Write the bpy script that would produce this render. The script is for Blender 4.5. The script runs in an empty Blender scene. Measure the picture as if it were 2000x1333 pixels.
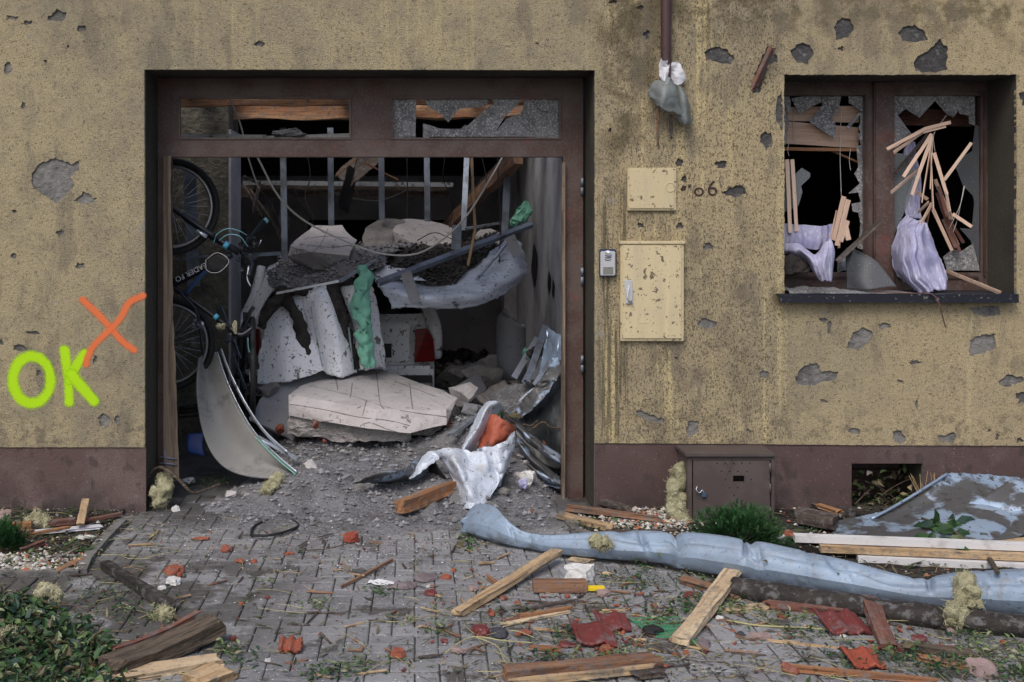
import bpy, bmesh, math, random
from mathutils import Vector, Matrix, noise
V = Vector
R = random.Random(7)
sc = bpy.context.scene
COL = sc.collection
# ------------------------------------------------------------------ camera, sky, sun, exposure
CAMD, F, PX, PY, EYE = 7.0, 2200.0, 810.0, 433.0, 1.80
cam = bpy.data.cameras.new('camera'); camo = bpy.data.objects.new('camera', cam); COL.objects.link(camo)
camo.location = (0, -CAMD, EYE); camo.rotation_euler = (math.radians(90), 0, 0)
cam.sensor_fit = 'HORIZONTAL'; cam.sensor_width = 36; cam.lens = F / 2000 * 36
cam.shift_x = (1000 - PX) / 2000; cam.shift_y = -(666.5 - PY) / 2000
cam.clip_start = .1; cam.clip_end = 500
sc.camera = camo
w = bpy.data.worlds.new('World'); sc.world = w; w.use_nodes = True
wn = w.node_tree; bg = wn.nodes['Background']
sky = wn.nodes.new('ShaderNodeTexSky'); sky.sky_type = 'NISHITA'; sky.sun_disc = False
SUN_EL, SUN_AZ = 52, -25      # sun high, in front of the facade, soft behind cloud
sky.sun_elevation = math.radians(SUN_EL); sky.sun_rotation = math.radians(180 - SUN_AZ)
sky.dust_density = 4; sky.air_density = 1.0
wn.links.new(sky.outputs[0], bg.inputs[0]); bg.inputs[1].default_value = .10
sl = bpy.data.lights.new('sun', 'SUN'); sl.energy = .9; sl.angle = math.radians(28); sl.color = (1, .96, .9)
so = bpy.data.objects.new('sun', sl); COL.objects.link(so)
so.rotation_euler = (math.radians(90 - SUN_EL), 0, math.radians(SUN_AZ))
so.location = (0, -5, 12)
sc.view_settings.view_transform = 'Standard'; sc.view_settings.look = 'None'
sc.view_settings.exposure = 0.60; sc.view_settings.gamma = 1
sc.view_settings.use_curve_mapping = False
sc.render.engine = 'CYCLES'

# ------------------------------------------------------------------ picture -> world helpers
def P(px, py, Y):
    d = CAMD + Y
    return V(((px - PX) * d / F, Y, EYE + (PY - py) * d / F))
def G(px, py, z=0.0):
    d = (EYE - z) * F / (py - PY)
    return V(((px - PX) * d / F, d - CAMD, z))
def nz(p, s=1.0, seed=0.0):
    p = V(p)
    if isinstance(s, tuple): p = V((p.x * s[0], p.y * s[1], p.z * s[2])); s = 1.0
    return noise.noise(p * s + V((seed * 7.3, seed * 3.1, seed * 1.7)))

# ------------------------------------------------------------------ materials
MATS = {}
def nd(nt, t, ins=None, **at):
    n = nt.nodes.new(t)
    for k, v in at.items(): setattr(n, k, v)
    for k, v in (ins or {}).items():
        if hasattr(v, 'links') or isinstance(v, bpy.types.NodeSocket): nt.links.new(v, n.inputs[k])
        else: n.inputs[k].default_value = v
    return n
def mth(nt, op, a, b=0.0):
    return nd(nt, 'ShaderNodeMath', {0: a, 1: b}, operation=op).outputs[0]
def mrange(nt, v, a, b, c=0.0, d=1.0):
    return nd(nt, 'ShaderNodeMapRange', {0: v, 1: a, 2: b, 3: c, 4: d}, interpolation_type='SMOOTHSTEP').outputs[0]
def mixc(nt, f, a, b):
    n = nt.nodes.new('ShaderNodeMix'); n.data_type = 'RGBA'
    for i, v in ((0, f), (6, a), (7, b)):
        if isinstance(v, bpy.types.NodeSocket): nt.links.new(v, n.inputs[i])
        elif i == 0: n.inputs[0].default_value = v
        else: n.inputs[i].default_value = (*v, 1)
    return n.outputs[2]
def MAT(name, base, rough=.85, metal=0.0, layers=(), bump=(), island=0.0, alpha=None, islands=None, spec=.4, trans=0.0):
    m = bpy.data.materials.new(name); m.use_nodes = True; nt = m.node_tree
    bs = nt.nodes['Principled BSDF']
    tc = nd(nt, 'ShaderNodeTexCoord').outputs['Object']
    rnd = nd(nt, 'ShaderNodeObjectInfo').outputs['Random']
    off = nd(nt, 'ShaderNodeVectorMath', {0: tc, 1: nd(nt, 'ShaderNodeCombineXYZ', {0: mth(nt, 'MULTIPLY', rnd, 17.0), 1: 0.0, 2: mth(nt, 'MULTIPLY', rnd, 9.0)}).outputs[0]}, operation='ADD').outputs[0]
    pos = nd(nt, 'ShaderNodeNewGeometry')
    sep = None
    col = None
    if islands:
        cr = nt.nodes.new('ShaderNodeValToRGB'); cr.color_ramp.interpolation = 'CONSTANT'
        el = cr.color_ramp.elements
        while len(el) < len(islands): el.new(.5)
        tot = sum(i[1] for i in islands); acc = 0
        for k, (c, wgt) in enumerate(islands):
            el[k].position = acc / tot; el[k].color = (*c, 1); acc += wgt
        nt.links.new(pos.outputs['Random Per Island'], cr.inputs[0]); col = cr.outputs[0]
    elif island:
        col = mixc(nt, pos.outputs['Random Per Island'], tuple(max(0, c * (1 - island)) for c in base), tuple(min(1, c * (1 + island)) for c in base))
    else:
        col = mixc(nt, rnd, tuple(c * .93 for c in base), tuple(min(1, c * 1.07) for c in base))
    for i, L in enumerate(layers):
        c, s, lo, hi, amt = L[:5]
        st = L[5] if len(L) > 5 and L[5] else (1, 1, 1)
        mp = nd(nt, 'ShaderNodeVectorMath', {0: off, 1: st}, operation='MULTIPLY').outputs[0]
        mp = nd(nt, 'ShaderNodeVectorMath', {0: mp, 1: (i * 3.7, i * 5.1, i * 1.3)}, operation='ADD').outputs[0]
        n = nd(nt, 'ShaderNodeTexNoise', {'Vector': mp, 'Scale': s, 'Detail': 6.0, 'Roughness': .62}).outputs['Fac']
        f = mth(nt, 'MULTIPLY', mrange(nt, n, lo, hi), amt)
        if len(L) > 6 and L[6]:
            if sep is None: sep = nd(nt, 'ShaderNodeSeparateXYZ', {0: pos.outputs['Position']})
            for (ax, a, b, sf) in L[6]:
                f = mth(nt, 'MULTIPLY', f, mrange(nt, sep.outputs[ax], a - sf, a + sf))
                f = mth(nt, 'MULTIPLY', f, mrange(nt, sep.outputs[ax], b + sf, b - sf))
        col = mixc(nt, f, col, c)
    nt.links.new(col, bs.inputs['Base Color'])
    bs.inputs['Roughness'].default_value = rough; bs.inputs['Metallic'].default_value = metal
    bs.inputs['Specular IOR Level'].default_value = spec
    if trans: bs.inputs['Transmission Weight'].default_value = trans
    if alpha is not None: bs.inputs['Alpha'].default_value = alpha
    prev = None
    for b in bump:
        s, strength, dist = b[:3]
        st = b[3] if len(b) > 3 else (1, 1, 1)
        mp = nd(nt, 'ShaderNodeVectorMath', {0: off, 1: st}, operation='MULTIPLY').outputs[0]
        n = nd(nt, 'ShaderNodeTexNoise', {'Vector': mp, 'Scale': s, 'Detail': 5.0, 'Roughness': .6}).outputs['Fac']
        bn = nd(nt, 'ShaderNodeBump', {'Strength': strength, 'Distance': dist, 'Height': n})
        if prev: nt.links.new(prev, bn.inputs['Normal'])
        prev = bn.outputs[0]
    if prev: nt.links.new(prev, bs.inputs['Normal'])
    MATS[name] = m
    return m
def wx(px): return (px - PX) / 314.2857
def wz(py): return EYE + (PY - py) / 314.2857

DUST = (.17, .17, .175)
MAT('facade_render', (.50, .42, .265), .95, layers=[
    ((.27, .245, .195), .9, .42, .66, .65),
    ((.30, .27, .20), 7, .45, .62, .45),
    ((.60, .48, .29), .8, .30, .60, .55, None, [(0, wx(1161), 40, .15)]),
    ((.50, .42, .25), 16, .5, .7, .55),
    ((.72, .60, .33), 1.0, .53, .62, .9, (13, 1, .35), [(0, wx(1165), wx(1530), .12)]),
    ((.60, .50, .28), 1.0, .55, .66, .6, (11, 1, .3), [(0, wx(360), wx(1000), .25), (2, wz(190), 9, .25)]),
    ((.66, .55, .33), 1.0, .56, .64, .7, (10, 1, .3), [(0, wx(1880), wx(1990), .08), (2, wz(860), wz(600), .1)]),
    ((.13, .105, .06), 5, .40, .60, .85, None, [(0, wx(1172), wx(1290), .12), (2, wz(360), 9, .35)]),
    ((.13, .105, .055), 7, .42, .60, .75, None, [(0, wx(1150), wx(2100), .2), (2, wz(70), 9, .18)]),
    ((.20, .165, .12), 6, .45, .62, .55, None, [(0, wx(1225), wx(1470), .1), (2, wz(870), wz(420), .15)]),
    ((.06, .05, .03), 3, .46, .6, .7, (16, 1, .6), [(0, wx(1168), wx(1225), .02), (2, wz(865), wz(380), .15)]),
    ((.07, .06, .035), 4, .40, .58, .8, None, [(0, wx(1505), wx(1535), .03), (2, wz(600), wz(565), .06)]),
    ((.08, .065, .045), 95, .53, .60, .75, (1, 1, .6), [(0, wx(1160), wx(1540), .12), (2, -1, 9, .1)]),
    ((.08, .07, .05), 55, .59, .66, .6),
    ((.15, .13, .10), 14, .52, .64, .55, None, [(2, -1, wz(800), .12)]),
    ((.20, .175, .14), 2.6, .54, .64, .5, (2.2, 1, .8)),
    ((.05, .045, .04), 85, .60, .655, .8),
    ((.10, .085, .06), 210, .50, .64, .75),
    ((.30, .295, .28), 5, .66, .70, .75), ((.68, .62, .46), 240, .60, .70, .6),
    ((.62, .60, .55), 22, .74, .78, .5, (1, 1, 2)),
], bump=[(160, 1.0, .012), (45, .5, .012)], spec=.2)
MAT('concrete', (.25, .245, .235), .95, layers=[((.10, .095, .09), 1.1, .50, .60, .7), ((.045, .045, .05), 1, .0, .35, .8, None, [(0, wx(1161), 40, .1), (2, wz(470), 9, .3)]), ((.12, .12, .12), 9, .45, .65, .6), ((.36, .35, .34), 25, .55, .7, .5)], bump=[(30, 1, .03), (140, .7, .01)], spec=.2)
MAT('plinth_stone', (.125, .083, .078), .8, layers=[((.21, .17, .16), 2.2, .48, .66, .6), ((.34, .31, .29), 40, .64, .69, .7), ((.05, .045, .042), 12, .56, .64, .7, (1, 1, .6)), 
    ((.07, .045, .045), 1.4, .45, .7, .6), ((.09, .05, .05), 180, .48, .6, .75), ((.23, .165, .155), 200, .6, .7, .7),
    ((.035, .03, .03), 2.5, .42, .62, .8, None, [(2, -1, .12, .14)]),
    ((.5, .48, .45), 90, .70, .72, .7)], bump=[(150, .8, .01)], spec=.4)
MAT('brown_paint', (.078, .045, .038), .5, layers=[((.125, .095, .086), 4, .38, .62, .8), ((.165, .13, .12), 60, .5, .66, .5), ((.20, .055, .04), 5, .6, .72, .5), ((.45, .43, .4), 120, .70, .73, .7)], bump=[(60, .3, .006)])
MAT('dark_brown_paint', (.06, .038, .032), .45, layers=[((.15, .13, .115), 9, .5, .7, .5), ((.3, .29, .28), 90, .68, .72, .6)], bump=[(80, .3, .006)])
MAT('reveal_render', (.075, .067, .055), .95, layers=[((.05, .045, .04), 2.2, .42, .65, .7), ((.16, .14, .10), 50, .55, .68, .5)], bump=[(150, 1, .01)], spec=.2)
MAT('weathered_wood', (.22, .17, .13), .9, layers=[((.09, .065, .05), 5, .45, .6, .8, (5, 5, .25)), ((.34, .28, .22), 9, .55, .68, .6, (5, 5, .2))], bump=[(12, .8, .02, (6, 6, .3))])
def wood(name, a, b, dark, rough=.8):
    MAT(name, a, rough, layers=[(b, 3, .42, .6, .8, (.5, 6, 6)), (dark, 5, .55, .68, .8, (.35, 9, 9)), (dark, 14, .60, .68, .7), (DUST, 26, .50, .66, .6), ((.10, .095, .09), 6, .52, .68, .6), ((.05, .045, .04), 70, .60, .66, .7)], bump=[(9, .7, .01, (.6, 7, 7)), (60, .3, .004)])
wood('pine_wood', (.40, .27, .15), (.52, .38, .23), (.16, .09, .05))
wood('pale_wood', (.52, .39, .25), (.62, .50, .34), (.28, .18, .10))
wood('orange_wood', (.27, .12, .055), (.36, .19, .09), (.12, .05, .025))
wood('old_wood', (.20, .10, .06), (.30, .17, .10), (.05, .03, .02))
wood('dark_wood', (.055, .040, .035), (.10, .075, .06), (.02, .015, .012))
wood('mud_wood', (.022, .018, .016), (.035, .028, .024), (.012, .01, .01))
MAT('blind_wood', (.60, .43, .33), .5, layers=[((.68, .53, .43), 4, .45, .62, .7, (.4, 5, 5)), ((.36, .24, .17), 8, .56, .68, .6, (.4, 6, 6)), ((.2, .17, .15), 30, .6, .68, .5)])
wood('red_wood', (.15, .06, .045), (.22, .10, .07), (.07, .03, .02))
wood('slat_wood', (.52, .36, .26), (.62, .46, .35), (.40, .25, .17), .55)
wood('log_wood', (.34, .16, .08), (.46, .28, .16), (.06, .035, .02))
MAT('bark', (.13, .10, .075), .95, layers=[((.05, .04, .03), 18, .45, .6, .8, (.4, 3, 3)), ((.22, .18, .14), 30, .58, .7, .6)], bump=[(14, 1, .03, (.5, 4, 4))])
MAT('plaster_grey', (.47, .47, .50), .9, layers=[((.17, .17, .18), 1.6, .42, .66, .7), ((.46, .46, .48), 3, .58, .7, .4, (2, 1, .5)), ((.10, .10, .10), 20, .64, .7, .6)], bump=[(30, .4, .01)])
MAT('plaster_white', (.50, .50, .55), .9, layers=[((.3, .3, .33), 2, .45, .68, .6), ((.12, .12, .12), 14, .63, .7, .6)], bump=[(30, .4, .01)])
MAT('rough_concrete', (.16, .15, .125), .95, layers=[((.06, .06, .05), 5, .42, .62, .7), ((.27, .26, .22), 14, .55, .7, .5)], bump=[(20, 1, .03)])
MAT('shade_char_black', (.012, .012, .014), .95, layers=[((.03, .03, .03), 8, .5, .7, .6)])  # near-black: shade painted in rooms, voids and holes; char on the flap
MAT('floor_concrete', (.10, .10, .10), .95, layers=[((.04, .04, .04), 4, .42, .62, .7)], bump=[(40, .8, .02)])
MAT('metal_sheet', (.31, .40, .53), .42, .55, layers=[((.44, .54, .68), 1.5, .45, .68, .7, (.6, 4, 4)), ((.22, .26, .33), 4, .5, .72, .5), ((.07, .065, .06), 26, .60, .66, .8), ((.05, .045, .04), 70, .63, .68, .8)], bump=[(4, .25, .03)])
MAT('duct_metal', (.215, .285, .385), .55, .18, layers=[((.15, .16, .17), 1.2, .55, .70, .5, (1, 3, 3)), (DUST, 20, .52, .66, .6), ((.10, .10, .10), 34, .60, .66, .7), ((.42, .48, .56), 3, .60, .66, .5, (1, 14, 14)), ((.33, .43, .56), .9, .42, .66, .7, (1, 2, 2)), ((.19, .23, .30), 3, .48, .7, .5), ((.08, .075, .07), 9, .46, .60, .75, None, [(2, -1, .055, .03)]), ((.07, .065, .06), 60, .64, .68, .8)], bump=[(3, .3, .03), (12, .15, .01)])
MAT('dirty_sheet', (.28, .37, .50), .5, .25, layers=[((.45, .5, .58), 2, .5, .7, .5), ((.075, .07, .065), 4, .46, .54, .92, (1, 1, 1)), ((.06, .055, .05), 22, .57, .61, .92)], bump=[(20, .3, .01)])
MAT('white_sheet', (.80, .83, .90), .6, layers=[((.07, .065, .065), 42, .60, .63, .95), ((.10, .095, .09), 6, .61, .65, .9), ((.5, .52, .6), 3, .5, .7, .4)], bump=[(7, .35, .03, (3, 1, 1)), (60, .2, .004)])
MAT('membrane', (.55, .61, .72), .5, .2, layers=[((.30, .33, .40), 2.5, .45, .65, .7, (1, 1, 4)), ((.07, .065, .065), 30, .60, .64, .9), ((.09, .085, .085), 7, .62, .70, .9)], bump=[(5, .5, .04, (1, 2, 5))])
MAT('crumpled_white', (.52, .57, .66), .5, .15, layers=[((.36, .35, .34), 5, .52, .68, .6), ((.08, .07, .065), 40, .60, .645, .9), ((.28, .14, .10), 9, .66, .72, .6)], bump=[(6, .5, .04)])
MAT('red_skin', (.36, .09, .05), .6, layers=[((.5, .24, .18), 6, .5, .7, .6), ((.12, .06, .05), 12, .58, .68, .8)], bump=[(8, .5, .03)])
MAT('black_liner', (.012, .014, .016), .4, layers=[((.07, .08, .085), 3, .52, .75, .6, (4, 4, .6))], bump=[(5, .4, .03)])
MAT('galvanised', (.55, .60, .68), .35, .75, layers=[((.12, .115, .11), 16, .56, .64, .8), ((.75, .8, .88), 4, .5, .7, .6)])
MAT('stud_metal', (.22, .26, .33), .5, .5, layers=[((.09, .09, .10), 6, .45, .65, .7), ((.10, .09, .08), 30, .6, .68, .8)])
MAT('board_grey', (.27, .28, .31), .9, layers=[((.16, .16, .17), 2, .45, .66, .6), ((.09, .09, .09), 30, .62, .67, .8)], bump=[(50, .3, .005)])
MAT('panel_beige', (.25, .25, .245), .8, layers=[((.12, .12, .118), 9, .54, .66, .6), ((.16, .16, .155), 1.5, .42, .66, .6), ((.13, .12, .11), 40, .66, .7, .6)])
MAT('aac_block', (.47, .445, .45), .95, layers=[((.36, .34, .335), 3, .45, .65, .6), ((.14, .135, .13), 18, .60, .66, .85), ((.12, .12, .12), 60, .64, .68, .8)], bump=[(40, .5, .012), (9, .5, .03)])
MAT('broken_edge_block', (.36, .34, .335), .95, layers=[((.24, .225, .22), 5, .42, .6, .7), ((.12, .115, .11), 20, .58, .68, .7)], bump=[(14, 1, .05), (60, .7, .015)])
MAT('broken_block', (.27, .255, .245), .95, layers=[((.18, .17, .165), 5, .42, .6, .7)], bump=[(22, .9, .04), (90, .5, .01)])
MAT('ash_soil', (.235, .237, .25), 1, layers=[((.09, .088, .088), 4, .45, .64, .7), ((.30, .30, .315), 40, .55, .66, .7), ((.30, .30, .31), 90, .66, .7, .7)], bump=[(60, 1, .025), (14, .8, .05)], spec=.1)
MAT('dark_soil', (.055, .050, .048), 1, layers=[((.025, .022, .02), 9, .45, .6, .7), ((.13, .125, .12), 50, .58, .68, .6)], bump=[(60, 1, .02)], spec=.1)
MAT('clod', (.24, .24, .255), 1, island=.45, bump=[(80, .8, .01)], spec=.1)
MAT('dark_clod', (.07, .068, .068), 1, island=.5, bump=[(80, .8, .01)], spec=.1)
MAT('green_foam', (.20, .50, .38), .75, layers=[((.20, .52, .40), 8, .5, .68, .6), ((.03, .09, .07), 13, .58, .64, .9)], bump=[(18, .8, .03)])
MAT('car_paint', (.80, .82, .86), .35, layers=[((.06, .055, .05), 11, .60, .63, .95), ((.07, .06, .055), 34, .60, .64, .95), ((.14, .13, .12), 2.5, .60, .68, .8)], spec=.5)
MAT('car_glass', (.02, .025, .025), .15, layers=[((.09, .10, .09), 3, .45, .65, .7)])
MAT('black_plastic', (.018, .018, .02), .5, layers=[((.07, .07, .07), 22, .55, .7, .7)])
MAT('tail_red', (.22, .010, .010), .35, layers=[((.05, .01, .01), 1, .4, .6, .5, (1, 1, 30))])
MAT('rubber', (.014, .014, .016), .7, layers=[((.08, .08, .085), 30, .58, .7, .5)])
MAT('rim_metal', (.30, .30, .31), .35, .7)
MAT('bike_black', (.014, .016, .022), .35, layers=[((.08, .08, .08), 25, .6, .7, .6)])
MAT('bike_blue', (.03, .07, .16), .35)
MAT('bike_cyan', (.10, .42, .62), .4)
MAT('cyan_cable', (.22, .5, .55), .5)
MAT('letter_white', (.55, .57, .6), .5)
MAT('cable_white', (.52, .51, .48), .6)
MAT('cable_dark', (.03, .03, .032), .6)
MAT('wool', (.40, .38, .25), 1, layers=[((.26, .245, .15), 9, .45, .62, .8), ((.52, .50, .37), 18, .52, .66, .6), ((.15, .13, .08), 26, .62, .68, .8)], bump=[(30, 1, .03)], spec=.05)
MAT('wool_fibre', (.42, .40, .27), 1, island=.3, spec=.05)
MAT('cabinet_paint', (.60, .51, .32), .6, layers=[((.50, .43, .29), 3, .45, .68, .6, (4, 1, .6)), ((.70, .60, .36), 1, .55, .68, .6, (18, 1, .5)), ((.10, .075, .05), 26, .60, .64, .9), ((.07, .055, .04), 70, .62, .66, .85), ((.16, .10, .05), 5, .66, .72, .7)], bump=[(60, .3, .004)])
MAT('intercom_silver', (.62, .64, .67), .35, .3, layers=[((.25, .25, .25), 60, .62, .68, .7)])
MAT('intercom_navy', (.035, .045, .10), .4)
MAT('screen_grey', (.20, .20, .18), .4, layers=[((.1, .1, .09), 60, .55, .65, .7)])
MAT('pipe_brown', (.075, .042, .042), .4, .2, layers=[((.15, .12, .12), 5, .55, .7, .5, (6, 6, .6)), ((.02, .015, .015), 20, .6, .68, .7)])
MAT('torn_flap', (.16, .18, .18), .55, .2, layers=[((.27, .30, .29), 6, .5, .68, .7), ((.07, .07, .06), 20, .62, .68, .8)], bump=[(12, .4, .02)])
MAT('paper_white', (.60, .61, .66), .8, layers=[((.4, .4, .42), 14, .6, .68, .6)])
MAT('gas_box_paint', (.085, .066, .063), .55, layers=[((.12, .10, .095), 4, .45, .66, .6), ((.045, .04, .036), 8, .58, .68, .7), ((.5, .48, .46), 110, .69, .72, .8)], bump=[(90, .3, .004)])
MAT('padlock_blue', (.05, .10, .17), .5)
MAT('sill_metal', (.022, .024, .035), .45, .3, layers=[((.25, .25, .25), 50, .60, .66, .75)])
MAT('dusty_glass', (.25, .25, .26), .5, layers=[((.10, .10, .105), 5, .42, .62, .7), ((.55, .55, .56), 75, .52, .60, .75), ((.05, .05, .05), 90, .56, .62, .85)], bump=[(100, .4, .004)], alpha=.93)
MAT('clear_glass', (.30, .33, .36), .12, alpha=.38)
MAT('film', (.12, .13, .145), .55, layers=[((.5, .52, .55), 110, .66, .69, .8)], alpha=.62)
MAT('curtain', (.52, .52, .74), .85, layers=[((.85, .85, .97), 5, .56, .60, .8, (16, 16, 2)), ((.30, .30, .55), 3, .5, .66, .6)], bump=[(12, .6, .02, (3, 3, 1)), (220, .4, .003)], alpha=.66)
MAT('leaf_green', (.06, .13, .035), .55, islands=[((.025, .060, .022), 6), ((.04, .095, .03), 5), ((.075, .13, .05), 3), ((.13, .17, .08), 2), ((.025, .055, .04), 5), ((.08, .07, .035), 2)], spec=.35)
MAT('leaf_pale', (.2, .28, .12), .6, islands=[((.13, .19, .07), 4), ((.08, .13, .05), 4), ((.22, .26, .15), 2), ((.28, .27, .17), 1), ((.12, .10, .06), 2)])
MAT('conifer', (.03, .085, .03), .7, islands=[((.018, .06, .022), 5), ((.03, .095, .03), 4), ((.055, .14, .045), 2)], spec=.2)
MAT('litter', (.1, .1, .06), .9, islands=[((.05, .08, .03), 6), ((.09, .12, .05), 4), ((.13, .11, .07), 4), ((.26, .22, .13), 3), ((.05, .04, .03), 5), ((.18, .16, .15), 2)], spec=.2)
MAT('grit', (.2, .2, .2), 1, islands=[((.10, .10, .10), 8), ((.22, .22, .22), 6), ((.42, .42, .42), 4), ((.66, .66, .66), 2), ((.27, .07, .04), 2), ((.05, .05, .05), 3)], spec=.2)
MAT('gravel', (.4, .38, .35), .9, islands=[((.42, .40, .37), 4), ((.55, .54, .52), 3), ((.30, .26, .22), 3), ((.20, .19, .19), 3), ((.36, .12, .07), 1), ((.5, .44, .32), 2)])
MAT('twig', (.10, .075, .055), .9, island=.4)
MAT('stalk', (.36, .33, .17), .8, island=.3)
MAT('straw', (.45, .33, .18), .8, island=.3)
MAT('brick_orange', (.27, .075, .042), .9, layers=[((.34, .13, .085), 20, .5, .66, .6), ((.20, .06, .04), 30, .56, .66, .7), (DUST, 40, .55, .68, .7), (DUST, 9, .52, .66, .6)], bump=[(60, .8, .008)])
MAT('tile_red', (.15, .032, .032), .5, layers=[((.20, .07, .06), 9, .5, .68, .6), (DUST, 12, .52, .66, .6), ((.42, .40, .40), 70, .66, .70, .8), ((.07, .03, .03), 20, .6, .68, .7)], bump=[(30, .4, .01)])
MAT('tile_orange', (.27, .06, .035), .7, layers=[((.48, .16, .09), 9, .5, .68, .6), ((.10, .05, .04), 20, .6, .68, .7)], bump=[(40, .6, .01)])
MAT('slate_purple', (.15, .12, .13), .8, layers=[((.24, .2, .21), 8, .5, .68, .6), ((.45, .44, .44), 60, .66, .70, .7)], bump=[(40, .6, .01)])
MAT('slate_dark', (.045, .045, .055), .7, layers=[((.11, .11, .12), 8, .5, .68, .6)], bump=[(40, .6, .01)])
MAT('plaster_chunk', (.66, .66, .65), .95, layers=[((.42, .40, .38), 12, .5, .66, .6), ((.2, .19, .17), 40, .62, .7, .7)], bump=[(45, 1, .015)])
MAT('stone_pink', (.30, .22, .21), .9, layers=[((.2, .15, .15), 10, .5, .66, .6)], bump=[(40, .8, .01)])
MAT('pebble', (.62, .60, .56), .7, layers=[((.4, .38, .35), 14, .5, .66, .5)])
MAT('yellow_plastic', (.78, .58, .03), .45)
MAT('green_plastic', (.08, .26, .15), .5)
MAT('white_plastic', (.66, .66, .68), .5, layers=[((.3, .29, .28), 5, .5, .68, .6), ((.4, .38, .36), 22, .60, .68, .6)])
MAT('red_mark', (.35, .02, .03), .6)
MAT('blue_plastic', (.02, .07, .30), .4)
MAT('number_paint', (.045, .022, .02), .6, layers=[((.3, .22, .14), 60, .60, .66, .7)])
MAT('kerb', (.17, .165, .16), .95, layers=[((.07, .07, .065), 9, .45, .62, .7), ((.3, .3, .29), 60, .6, .68, .6)], bump=[(50, .8, .01)])
# pavers: colour per stone, grit, wet and soiled areas
MAT('paver', (.225, .228, .240), .72, island=.14, layers=[
    ((.13, .13, .14), 2.2, .46, .66, .6), ((.31, .31, .32), 60, .54, .66, .6), ((.66, .66, .66), 75, .635, .66, .85),
    ((.06, .055, .05), 5, .57, .64, .85), ((.065, .06, .055), 22, .60, .66, .8),
    ((.055, .05, .047), 3.5, .38, .50, .85, None, [(0, -9, wx(620), .5), (1, -2.3, -.9, .3)]),
    ((.06, .057, .055), 3.5, .36, .50, .85, None, [(0, wx(250), wx(1400), .4), (1, -.35, 1, .22)])],
    bump=[(90, .5, .006), (12, .3, .01)], spec=.45)
MAT('joint_sand', (.085, .08, .075), 1, layers=[((.035, .03, .027), 8, .45, .62, .7), ((.16, .15, .13), 70, .58, .68, .6), ((.05, .07, .03), 12, .58, .66, .6)], bump=[(70, 1, .02)])
def spray(name, colr, core):
    m = bpy.data.materials.new(name); m.use_nodes = True; nt = m.node_tree; bs = nt.nodes['Principled BSDF']
    bs.inputs['Base Color'].default_value = (*colr, 1); bs.inputs['Roughness'].default_value = .8
    uv = nd(nt, 'ShaderNodeTexCoord'); ln = nd(nt, 'ShaderNodeVectorMath', {0: uv.outputs['UV']}, operation='LENGTH').outputs['Value']
    n = nd(nt, 'ShaderNodeTexNoise', {'Vector': uv.outputs['Object'], 'Scale': 190.0, 'Detail': 3.0}).outputs['Fac']
    f = mrange(nt, ln, 1.0, .04)
    a = mth(nt, 'MULTIPLY', mrange(nt, mth(nt, 'ADD', n, mth(nt, 'MULTIPLY', f, .80)), .62, 1.12), core)
    nt.links.new(a, bs.inputs['Alpha']); MATS[name] = m
spray('spray_lime', (.47, .82, .0), .88); spray('spray_orange', (.90, .20, .06), .74)

# ------------------------------------------------------------------ mesh building
OFF = {}
def basis(d, up=V((0, 0, 1))):
    d = d.normalized()
    if abs(d.dot(up)) > .98: up = V((0, 1, 0))
    s = d.cross(up).normalized(); u = s.cross(d).normalized()
    return d, s, u
def crom(pts, n):
    pts = [V(p) for p in pts]
    if len(pts) < 3:
        return [pts[0].lerp(pts[-1], i / n) for i in range(n + 1)]
    out = []; m = len(pts) - 1
    for i in range(n + 1):
        t = i / n * m; k = min(int(t), m - 1); t -= k
        p1, p2 = pts[k], pts[k + 1]; p0 = pts[k - 1] if k else p1 * 2 - p2; p3 = pts[k + 2] if k + 2 <= m else p2 * 2 - p1
        out.append(.5 * (2 * p1 + (p2 - p0) * t + (2 * p0 - 5 * p1 + 4 * p2 - p3) * t * t + (3 * p1 - p0 - 3 * p2 + p3) * t ** 3))
    return out
def lint(a, t):
    if not isinstance(a, (list, tuple)): return a
    k = t * (len(a) - 1); i = min(int(k), len(a) - 2); return a[i] + (a[i + 1] - a[i]) * (k - i)
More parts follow.
